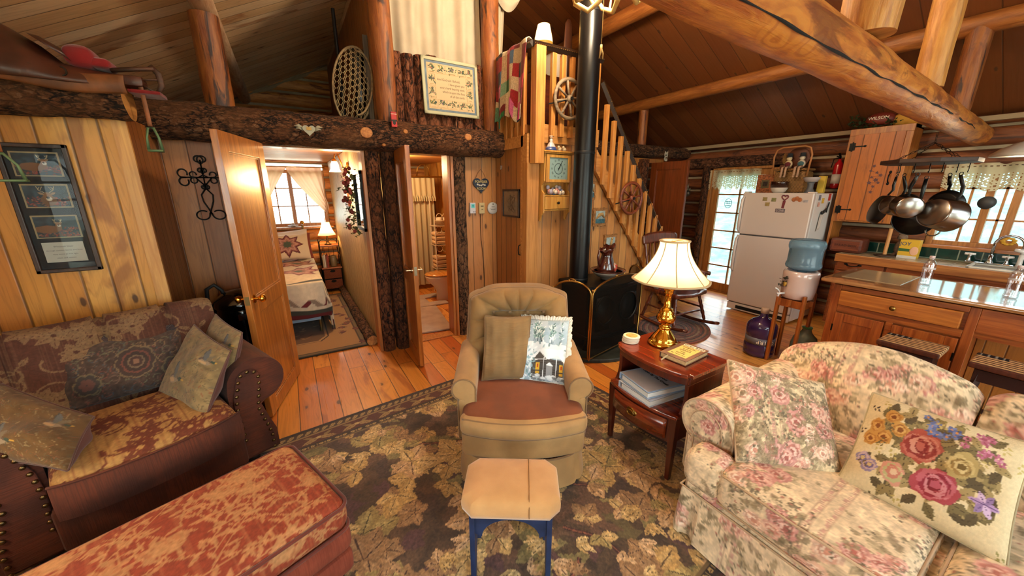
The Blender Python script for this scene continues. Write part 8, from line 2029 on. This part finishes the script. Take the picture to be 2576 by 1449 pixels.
# iron scroll cross
cx = thing('iron_cross', 'black iron scroll cross on the aged pine wall', 'ornament', (-.535, 3.738, 1.40))
def scroll(mb, x, z, r, a0, a1, ang=0, mir=1):
 pts = []
 for t in np.linspace(0, 1, 20):
  a = a0 + (a1 - a0) * t; rr_ = r * (1 - .55 * t); pts.append((x + mir * rr_ * math.cos(a) - mir * r * math.cos(a0) * 1, 0, z + rr_ * math.sin(a) - r * math.sin(a0)))
 mb.tube(pts, .005, 6)
mb = MB(); zc = .335
for m_ in (-1, 1):
 scroll(mb, 0, zc + .10, .035, -PI / 2 + .4, 1.6 * PI, mir=m_); scroll(mb, 0, zc + .03, .024, -PI / 2 + .5, 1.5 * PI, mir=m_); mb.tube([(0, 0, zc + .13), (0, 0, zc + .02), (m_ * .03, 0, zc)], .005, 6)
 for s in (-1, 1):
  pts = [(m_ * .10, 0, zc)] + [(m_ * (.12 + .028 * math.sin(a)), 0, zc + s * (.03 - .03 * math.cos(a)) * (1)) for a in np.linspace(.4, 5.2, 18)]; mb.tube(pts, .005, 6)
  pts = [(m_ * .035, 0, zc)] + [(m_ * (.06 + .02 * math.sin(a)), 0, zc + s * (.022 - .02 * math.cos(a))) for a in np.linspace(.4, 5.0, 14)]; mb.tube(pts, .0045, 6)
 mb.tube([(0, 0, zc), (m_ * .14, 0, zc)], .005, 6); mb.tube([(m_ * .05, 0, zc + .0), (0, 0, zc - .06)], .0045, 6)
 scroll(mb, 0, zc - .05, .022, PI / 2 - .5, -1.4 * PI, mir=m_)
 mb.tube([(0, 0, zc - .08), (m_ * .035, 0, zc - .13), (m_ * .030, 0, zc - .18), (0, 0, zc - .26), (-m_ * .01, 0, zc - .28)], .005, 6)
 mb.tube([(0, 0, zc - .26)] + [(m_ * (.05 + .04 * math.sin(a)), 0, zc - .285 - .035 * math.cos(a)) for a in np.linspace(-1.2, 3.9, 20)], .005, 6)
mb.tube([(0, 0, zc + .1), (0, 0, zc - .09)], .0045, 6); mb.build('scrollwork', M_black, cx, smooth='all')
# black canister behind the loveseat
bc_ = thing('canister_vacuum', 'glossy black canister with a carrying strap standing behind the loveseat', 'canister', (-.44, 3.52, 0)); part(lambda m: m.lathe([(.15, 0), (.16, .02), (.16, .72), (.15, .76)], n=36), 'canister_body', plain('gloss_black', '#060607', .12, coat=.8), bc_, 'all'); part(lambda m: m.lathe([(.165, .74), (.175, .76), (.165, .80), (.10, .86), (.001, .88)], n=36), 'lid', MAT['gloss_black'], bc_, 'all'); part(bxs((-.01, .06, -.165, -.155, .66, .71)), 'clasp', M_chr, bc_); part(lambda m: m.tube([(-.16, 0, .70), (-.20, 0, .80), (-.19, 0, .90), (-.14, 0, .93), (-.10, 0, .88), (-.09, .0, .82)], .014, 8, flat=.5), 'carry_strap', plain('strap_black', '#0c0c0d', .5), bc_, 'all')
# saddle
M_sad = plain('saddle_leather', '#3e1c0f', .5, var=.3, sc=9, coat=.15, bump=.2); sa = thing('saddle', 'old brown leather saddle resting on the short bark log', 'saddle', (-1.02, 3.08, 2.206))
def sadm(m):
 n, k = 60, 26; P = np.zeros((n, k, 3))
 for i in range(n):
  u = i / (n - 1); x = -.42 + .74 * u
  top = np.interp(x, [-.42, -.30, -.18, -.06, .03, .10, .20, .30, .32], [.22, .32, .27, .215, .15, .075, .06, .05, .03]); wd = np.interp(x, [-.42, -.2, 0, .2, .32], [.15, .16, .17, .15, .10])
  for j in range(k): a = PI * j / (k - 1); P[i, j] = (x, -wd * math.cos(a) * (1 - .25 * math.sin(a)), -.03 + (top + .03) * math.sin(a) ** .75)
 m.grid(P)
part(sadm, 'saddle_seat', M_sad, sa, 'all', solid=.012)
part(lambda m: m.lathe([(.001, .02), (.07, .014), (.10, 0)], n=24, sx=1.0, sy=1.3, m=rot('Y', 38) @ rot('X', 0), c=(.09, 0, .135)), 'cantle', M_sad, sa, 'all', solid=.01)
part(lambda m: m.grid(np.array([[(-.30 + .65 * u, -.125 - .02 * math.sin(v * 3), .045 - .09 * v + .012 * math.sin(u * 7) - .02 * u) for v in np.linspace(0, 1, 10)] for u in np.linspace(0, 1, 30)])), 'skirt', plain('skirt_leather', '#6a3f20', .6, var=.35, sc=10), sa, 'all', solid=.008)
part(lambda m: [m.tube([(x + .018 * math.cos(a), -.155, .015 + .02 * math.sin(a)) for a in np.linspace(-PI / 2, PI / 2, 9)], .004, 6) for x in (.02, .13)], 'd_ring', plain('ring_iron', '#2a241e', .4, .8), sa)
def stirrup(par, x, y, z0, z1, w, sw, gr):
 p = part(lambda m: m.grid(np.array([[(x + sw * (v - .5) + .05 * (1 - u) * 0, y + .004 * math.sin(u * 3), z0 + (z1 - z0) * u) for v in (0, .5, 1)] for u in np.linspace(0, 1, 12)])), 'stirrup_strap', plain('strap_leather', '#7d4a28', .6, var=.25, sc=12), par, 'all', solid=.006)
 part(lambda m: [m.tube([(x + w * .25 * math.cos(a) * (1 + 1.0 * max(0, -math.sin(a)) ** .0), y, z1) for a in ()] or [(x - w / 2, y, z1 - .13), (x - w * .42, y, z1 - .06), (x - w * .2, y, z1 - .008), (x + w * .2, y, z1 - .008), (x + w * .42, y, z1 - .06), (x + w / 2, y, z1 - .13)], [.008, .006, .007, .007, .006, .008], 8), m.box((x, y, z1 - .135), (w * 1.05, .05, .012))], 'stirrup', plain('bronze_green', '#5f7a58', .5, .4), p, 'all')
stirrup(sa, -.17, -.19, .02, -.385, .15, .062, 0)
stirrup(sa, .39, -.03, .03, -.205, .062, .02, 0)
mb = MB(); mb.softbox((.12, .18, .08), .035, .02, bulge=(0, 0, .02), c=(0, 0, .05)); mb.softbox((.09, .15, .05), .024, .02, c=(.07, 0, .03)); solo(mb, 'red_cushion', fabric('red_wool', '#7d0f14', .95, 200, .3, .2), 'red padded roll lying in the saddle seat', 'cushion', (-.84, 3.08, 2.272))
pk = thing('pack_frame', 'old wooden pack saddle frame at the log corner beside the saddle', 'pack frame', (-.655, 3.10, 2.225)); M_pk = wood('pack_wood', '#2a1408', '#4a2814', 0, .6)
part(lambda m: [m.tube([(-.08, -.06, .05), (.02, -.06, .07), (.10, -.05, .085)], .012, 6), m.tube([(.085, -.05, .10), (.115, -.05, .06), (.118, -.05, .0), (.09, -.05, -.05)], [.013, .016, .015, .010], 8, flat=.6), m.tube([(.02, -.05, .02), (.11, -.05, .03)], .006, 6), m.tube([(.03, -.05, .0), (.09, -.05, -.045)], .005, 6)], 'frame_bars', M_pk, pk, 'all'); part(lambda m: m.softbox((.13, .10, .06), .02, .03, c=(-.02, -.02, .01)), 'leather_pad', M_sad, pk, 'all'); part(lambda m: m.softbox((.14, .16, .022), .008, .03, c=(.04, 0, -.045)), 'red_pad', MAT['red_wool'], pk, 'all')
# ornaments on the long beam
ho = thing('heart_ornament', 'pale winged heart ornament on the long bark beam', 'ornament', (.222, 3.512, 2.105)); part(lambda m: m.prism(heart(.046), -.012, .004, 'y'), 'heart', plain('tin_grey', '#8f8a76', .5, .3), ho, bevel=.003); part(bxs((-.018, .018, -.015, -.012, -.002, .022)), 'gold_panel', plain('tin_gold', '#a8843c', .5), ho); part(lambda m: [m.leafy for m in ()] or [m.tube([(s * .04, 0, .008), (s * .07, 0, .03), (s * .10, 0, .025)], [.012, .012, .003], 8, flat=.4) for s in (-1, 1)] + [m.tube([(s * .04, 0, .0), (s * .07, 0, .012), (s * .09, 0, .008)], [.010, .009, .002], 8, flat=.4) for s in (-1, 1)], 'wings', MAT['tin_grey'], ho, 'all')
rb = thing('red_matchbox', 'small red printed carton hanging at the right end of the long beam', 'box', (.905, 3.53, 2.185)); part(bxs((-.024, .024, -.012, .012, 0, .125)), 'carton', plain('carton_red', '#a8201c', .5), rb, bevel=.002); part(lambda m: [m.bx(-.0245, .0245, -.0126, -.012, .045, .06), m.ball((0, -.0125, .035), (.014, .002, .018), 10)], 'printed_figure', plain('print_dark', '#1c1412', .6), rb); text('MATCHES', .012, M_cream, rb, (0, -.0127, .105), rot('X', 90))
sn_ = thing('fishing_net', 'round old landing net with pale cord mesh leaning above the beam', 'net', (.645, 3.83, 2.545), rx=-6, ry=10); M_cord = plain('net_cord', '#8a7656', .9)
rx_, rz_ = .165, .335
part(lambda m: [m.tube([(rx_ * math.cos(a), 0, rz_ * math.sin(a)) for a in np.linspace(0, 2 * PI, 49)[:-1]], .010, 8, closed=True), m.tube([(rx_ * .75 * math.cos(a) + .02, -.09, rz_ * .8 * math.sin(a)) for a in np.linspace(-1.5, 1.7, 24)], .008, 8)], 'hoop', plain('hoop_wood', '#7a6548', .8, var=.3, sc=30), sn_, 'all')
mb = MB(); s = .052
def npt(i, j):
 x = -rx_ - .02 + i * s * .75; z = -rz_ - .02 + (j + .5 * (i % 2)) * s; q = (x / rx_) ** 2 + (z / rz_) ** 2; return x, z, q
for i in range(12):
 for j in range(16):
  x, z, q = npt(i, j)
  for x2, z2 in ((x + s * .30, z), (x - s * .22, z + s * .5), (x - s * .22, z - s * .5)):
   if q < 1 and (x2 / rx_) ** 2 + (z2 / rz_) ** 2 < 1.06: mb.tube([(x, -.10 * (1 - q), z), (x2, -.10 * max(0, 1 - (x2 / rx_) ** 2 - (z2 / rz_) ** 2), z2)], .0032, 4)
  x2, z2 = x + s * .30, z
  for x3, z3 in ((x2 + s * .23, z2 + s * .5), (x2 + s * .23, z2 - s * .5)):
   if (x2 / rx_) ** 2 + (z2 / rz_) ** 2 < 1 and (x3 / rx_) ** 2 + (z3 / rz_) ** 2 < 1.06: mb.tube([(x2, -.10 * max(0, 1 - (x2 / rx_) ** 2 - (z2 / rz_) ** 2), z2), (x3, -.10 * max(0, 1 - (x3 / rx_) ** 2 - (z3 / rz_) ** 2), z3)], .0032, 4)
o = mb.build('netting', M_cord, sn_); o['kind'] = 'stuff'
bt = thing('rubber_boot', 'black rubber boot with white striped sole behind the landing net', 'boot', (.735, 4.02, 2.255), 20); part(lambda m: [m.tube([(0, 0, .05), (0, 0, .3), (0, .0, .60), (0, .0, .64)], [.07, .068, .078, .072], 18), m.tube([(0, .03, .05), (0, -.08, .045), (0, -.17, .04)], [.065, .055, .03], 14)], 'boot_upper', plain('boot_black', '#08080a', .3, coat=.3), bt, 'all'); part(bxs((-.05, .05, -.19, .08, 0, .022)), 'sole', plain('boot_sole', '#a8a49c', .6), bt, bevel=.008)
mb = MB(); mb.cyl((0, 0, 0), (0, 0, .98), .016, n=12); solo(mb, 'black_rod', M_black, 'black rod standing upright left of the landing net', 'rod', (.565, 3.98, 2.2), smooth=True)
mb = MB(); mb.bx(-.02, .02, -.012, .012, 0, .75); solo(mb, 'weathered_board', wood('grey_board', '#3a3028', '#6a5c4c', 2, .8), 'weathered grey board leaning on the tall log post', 'board', (.775, 3.80, 2.21), smooth=False)
# cloth curtains of the loft, sampler
M_cloth = fabric('muslin', '#b9ad98', .95, 200, .15, .06, sheen=.1)
drape('loft_curtain', 'wide pale muslin curtain above the bark slabs', lambda u, v: (1.0 + .92 * u, 3.80 + .03 * math.sin(u * 21 + v) + .012 * math.sin(u * 47), 3.62 - (.80 - .05 * u) * v), 110, 20, M_cloth)
drape('loft_curtain', 'narrow pale curtain right of the tall log post', lambda u, v: (2.04 + (.20 - .06 * v) * u, 3.84 + .02 * math.sin(u * 16), 3.75 - .90 * v), 40, 20, M_cloth)
drape('loft_curtain', 'gathered swag of pale cloth near the loft lamp', lambda u, v: (2.10 + .32 * u, 3.78 - .05 * math.sin(v * PI) + .012 * math.sin(v * 20), 3.85 - (.36 * math.sin(PI * (.25 + .6 * u)) ) * v - .05), 30, 24, M_cloth)
sm = thing('herb_sampler', 'framed herb sampler with a verse hung on the bark slabs', 'picture', (1.51, 3.635, 2.345), rx=-4); w, h = .575, .50
def fr_(a): return bxs((-w / 2 + a, -w / 2 + a + .03, -.02, 0, a, h - a), (w / 2 - a - .03, w / 2 - a, -.02, 0, a, h - a), (-w / 2 + a, w / 2 - a, -.02, 0, a, a + .03), (-w / 2 + a, w / 2 - a, -.02, 0, h - a - .03, h - a))
part(fr_(0), 'frame', plain('sage_frame', '#9a9a7c', .5), sm, bevel=.005); part(lambda m: [m.bx(-w / 2 + .03, w / 2 - .03, -.012, -.006, .03, h - .03)], 'blue_fillet', plain('fillet_blue', '#3c5468', .5, var=.3, sc=20), sm)
def paint_herbs():
 r = np.random.default_rng(2); c = Cv(.475, .40, 520, '#b8a484'); g = '#8a6a3c'
 cells = [(x, .315, ww, .075) for x, ww in ((.01, .075), (.095, .085), (.19, .12), (.32, .07), (.40, .065))] + [(x, .01, ww, .075) for x, ww in ((.01, .075), (.095, .085), (.19, .12), (.32, .07), (.40, .065))] + [(.01, .205, .065, .10), (.01, .095, .065, .10), (.40, .205, .065, .10), (.40, .095, .065, .10)]
 for i, (x, y, ww, hh) in enumerate(cells):
  c.stroke([(x, y), (x + ww, y), (x + ww, y + hh), (x, y + hh), (x, y)], .002, g, .8); cx_, cy_ = x + ww / 2, y + hh * .35
  for k in range(26):
   a = PI / 2 + r.normal(0, .8); d = r.random() * hh * .5; px, py = cx_ + d * math.cos(a) * ww / hh * .8, cy_ + d * math.sin(a); c.leaf(px, py, a + r.normal(0, .6), .022, .008, ['#34483a', '#4a5a3c', '#2c3c40', '#5a6048'][k % 4])
   if k % 5 == 0: c.ell(px, py + .008, .004, .004, ['#a04a4c', '#b89030', '#6a4a78', '#a87060'][i % 4])
  c.stroke([(x + ww * .2, y + hh * .12), (x + ww * .8, y + hh * .12)], .005, '#7a6038', .7)
 return c
ts_ = paint_herbs().tex(wrap=False); A, B = np.meshgrid(np.linspace(0, .475, 230), np.linspace(0, .40, 190), indexing='ij'); mb = MB(); mb.grid(np.stack([A - .2375, -.0135 + 0 * A, B + .05], -1), ts_(A, B), flip=True); q = mb.build('embroidered_linen', colmat('linen', .9, 400, .2), sm)
M_ver = plain('verse_ink', '#4a3a2c', .8)
for s, x, z, al in (('And God said. Behold,', -.14, .315, 'LEFT'), ('I have given you', .14, .28, 'RIGHT'), ('every herb bearing seed,', .14, .245, 'RIGHT'), ('which is upon the face', .14, .21, 'RIGHT'), ('of all the earth.', .14, .175, 'RIGHT')): text(s, .028, M_ver, q, (x, -.0142, z), rot('X', 90), al, .0002, sx=.92)
# honey wall: heart sign, controls, plate
hg = thing('heart_sign', 'dark blue heart sign with gold lettering on a cord', 'sign', (1.856, 3.745, 1.70)); part(lambda m: m.prism([(x, z * .92) for x, z in heart(.098, 40)], -.016, 0, 'y'), 'heart_board', plain('sign_navy', '#101c33', .4, coat=.3), hg, bevel=.003); part(lambda m: m.tube([(-.06, -.005, .07), (-.03, -.005, .13), (0, -.005, .16), (.03, -.005, .13), (.06, -.005, .07)], .002, 5), 'cord', plain('cord_brown', '#4a2c18', .9), hg)
M_gold = plain('sign_gold', '#b0a068', .5)
for s, z, sz in (('POWDER', .03, .036), ('ROOM', -.043, .036)): text(s, sz, M_gold, hg, (0, -.0165, z), rot('X', 90), ext=.001, bold=.0006)
part(lambda m: [m.ball((.022 * (k - 2), -.0165, -.004 + .006 * math.cos(k * 2)), (.012, .002, .010), 8) for k in range(5)], 'painted_flowers', plain('sign_bloom', '#b8b4ac', .6), hg, 'all')
th = thing('thermostat', 'white thermostat with a teal display on the honey pine wall', 'thermostat', (1.745, 3.748, 1.392)); part(bxs((-.034, .034, -.025, 0, 0, .115)), 'housing', plain('plastic_white', '#b0b0b8', .4), th, bevel=.004); part(bxs((-.02, .02, -.0262, -.025, .06, .10)), 'display', plain('lcd_teal', '#3f9a9a', .3, emit='#3f9a9a', es=.25), th); text('70', .026, plain('lcd_dark', '#20444a', .5), th, (0, -.0266, .08), rot('X', 90)); part(lambda m: [m.ball((x, -.025, .015), (.006, .003, .005), 8) for x in (.008, .024)], 'button', M_black, th)
tc = thing('wall_control', 'tan wall control box with a dangling cord', 'wall control', (1.856, 3.748, 1.385)); part(bxs((-.034, .034, -.028, 0, 0, .12)), 'housing', plain('plastic_tan', '#a89870', .45), tc, bevel=.005); part(bxs((-.016, .018, -.03, -.028, .075, .09), (-.008, .012, -.03, -.028, .045, .052)), 'slot', plain('slot_dark', '#5a5034', .5), tc); part(lambda m: m.tube([(-.01, -.008, 0), (-.015, -.006, -.15), (-.008, -.006, -.3), (.01, -.006, -.47), (.02, -.006, -.65), (.026, -.006, -.9)], .003, 6), 'cord', plain('cord_dark', '#2a1c14', .6), tc)
wp = thing('round_plaque', 'white round wall plate with small print beside the closet corner', 'plate', (2.0, 3.747, 1.442)); part(lambda m: m.lathe([(.001, .02), (.055, .02), (.066, .014), (.068, 0)], n=40, m=rot('X', 90)), 'disc', plain('disc_white', '#b4b4b4', .4), wp, 'all'); part(lambda m: [m.bx(-.045, .045, -.0208, -.02, -.002, .0), m.bx(-.03, .03, -.0208, -.02, -.014, -.009), m.bx(-.02, .02, -.0208, -.02, .012, .017), m.ball((0, -.02, .045), (.007, .002, .009), 8)], 'print', plain('disc_print', '#3a3a3c', .6), wp)
mp = thing('framed_map', 'small dark framed old map on the closet side', 'picture', (2.048, 3.397, 1.36), -90)
part(bxs((-.17, -.15, -.018, 0, 0, .29), (.15, .17, -.018, 0, 0, .29), (-.17, .17, -.018, 0, 0, .02), (-.17, .17, -.018, 0, .27, .29)), 'frame', M_dfr, mp, bevel=.003); part(bxs((-.15, .15, -.008, -.004, .02, .27)), 'map_sheet', plain('map_paper', '#94785a', .6, var=.15, sc=14), mp)
rr = random.Random(4); part(lambda m: [m.tube([(rr.uniform(-.08, .1), -.0085, rr.uniform(.04, .24)) for _ in range(3)], .0012, 4) for _ in range(16)], 'map_lines', plain('map_ink', '#5f4630', .7), mp); part(bxs((-.15, .15, -.013, -.012, .02, .27)), 'picture_glass', MAT['picture_glass_clear'], mp)
cp = thing('closet_pull', 'black iron thumb pull low on the closet side', 'door pull', (2.046, 3.20, 1.03)); part(lambda m: [m.tube([(0, 0, -.06), (-.03, 0, -.045), (-.036, 0, 0), (-.03, 0, .045), (0, 0, .06)], .006, 8), m.ball((0, 0, .075), (.004, .012, .02), 8), m.ball((0, 0, -.075), (.004, .012, .02), 8)], 'pull', M_black, cp, 'all')
mb = MB(); mb.bx(-.006, 0, -.012, .012, -.02, .02); solo(mb, 'closet_latch', M_chr, 'small steel latch at the closet corner', 'latch', (2.048, 3.62, 1.88), smooth=False)
mg = thing('letter_ornament', 'white letters fixed on the log beam behind the stair', 'ornament', (5.27, 3.962, 2.16))
text('M', .10, plain('ornament_white', '#b0a898', .6), mg, (0, 0, .035), rot('X', 90), ext=.006, bold=.004); text('G', .10, MAT['ornament_white'], mg, (0, 0, -.035), rot('X', 90), ext=.006, bold=.004)
bo = thing('bell_ornament', 'grey jingle bell ornament with a bow on the log wall', 'ornament', (5.90, 3.93, 1.55)); part(lambda m: m.ball((0, 0, .04), (.045, .05, .05), 16), 'bell', plain('bell_grey', '#6a6458', .35, .7), bo, 'all'); part(lambda m: [m.tube([(0, 0, .09), (-.01, s * .05, .12), (-.01, s * .06, .08), (0, 0, .09)], .010, 6, flat=.4) for s in (-1, 1)] + [m.tube([(0, 0, .09), (0, .01, .16), (0, -.01, .20), (0, 0, .10)], .005, 5)], 'bow', plain('bow_pale', '#8a8474', .8), bo, 'all')
mb = MB(); mb.tube([(-.0, .055 * math.cos(a), .07 * math.sin(a)) for a in np.linspace(0, 2 * PI, 25)[:-1]], .004, 5, closed=True); wd = solo(mb, 'suncatcher', plain('catcher_green', '#2f5a50', .4), 'oval green suncatcher hanging in the glazed outer door', 'ornament', (5.965, 3.25, 1.44)); part(lambda m: [m.tube([(0, -.045, z), (0, .045, z)], .003, 4) for z in (-.03, 0, .03)] + [m.tube([(0, y, -.04), (0, y + .02, .04)], .003, 4) for y in (-.03, -.01, .01)], 'lettering_bars', MAT['catcher_green'], wd)
mb = MB(); mb.lathe([(.001, .0), (.06, .004), (.062, .012), (.001, .012)], n=24, m=rot('Y', -90)); solo(mb, 'window_ornament', plain('ornament_dark', '#3a3a3c', .5), 'dark round ornament on the kitchen window post', 'ornament', (5.99, .715, 1.52))
# ================================================================= chandelier and pendant light, added fill lantern
lamp('chandelier_light', 'POINT', (2.1, 2.17, 3.20), 200, (1, .80, .54), .15)
lamp('pendant_light', 'POINT', (5.0, .50, 1.84), 8, (1, .78, .52), .12)
gl_ = thing('added_lantern', 'added fill lantern out of view, a frosted globe under the pale west purlin', 'lamp', (-.335, .85, 2.42))  # unseen lantern added to brighten the west ceiling, gable and pine wall
part(lambda m: m.ball((0, 0, 0), .10, 22), 'globe', shade_mat('frosted_globe', '#f0e6d0', .7), gl_, 'all'); part(lambda m: m.lathe([(.045, .085), (.05, .10), (.02, .13), (.006, .14), (.006, .44)], n=16), 'cap_and_rod', M_black, gl_, 'all')
lamp('added_lantern_light', 'POINT', (-.335, .85, 2.42), 40, (1, .82, .58), .06)
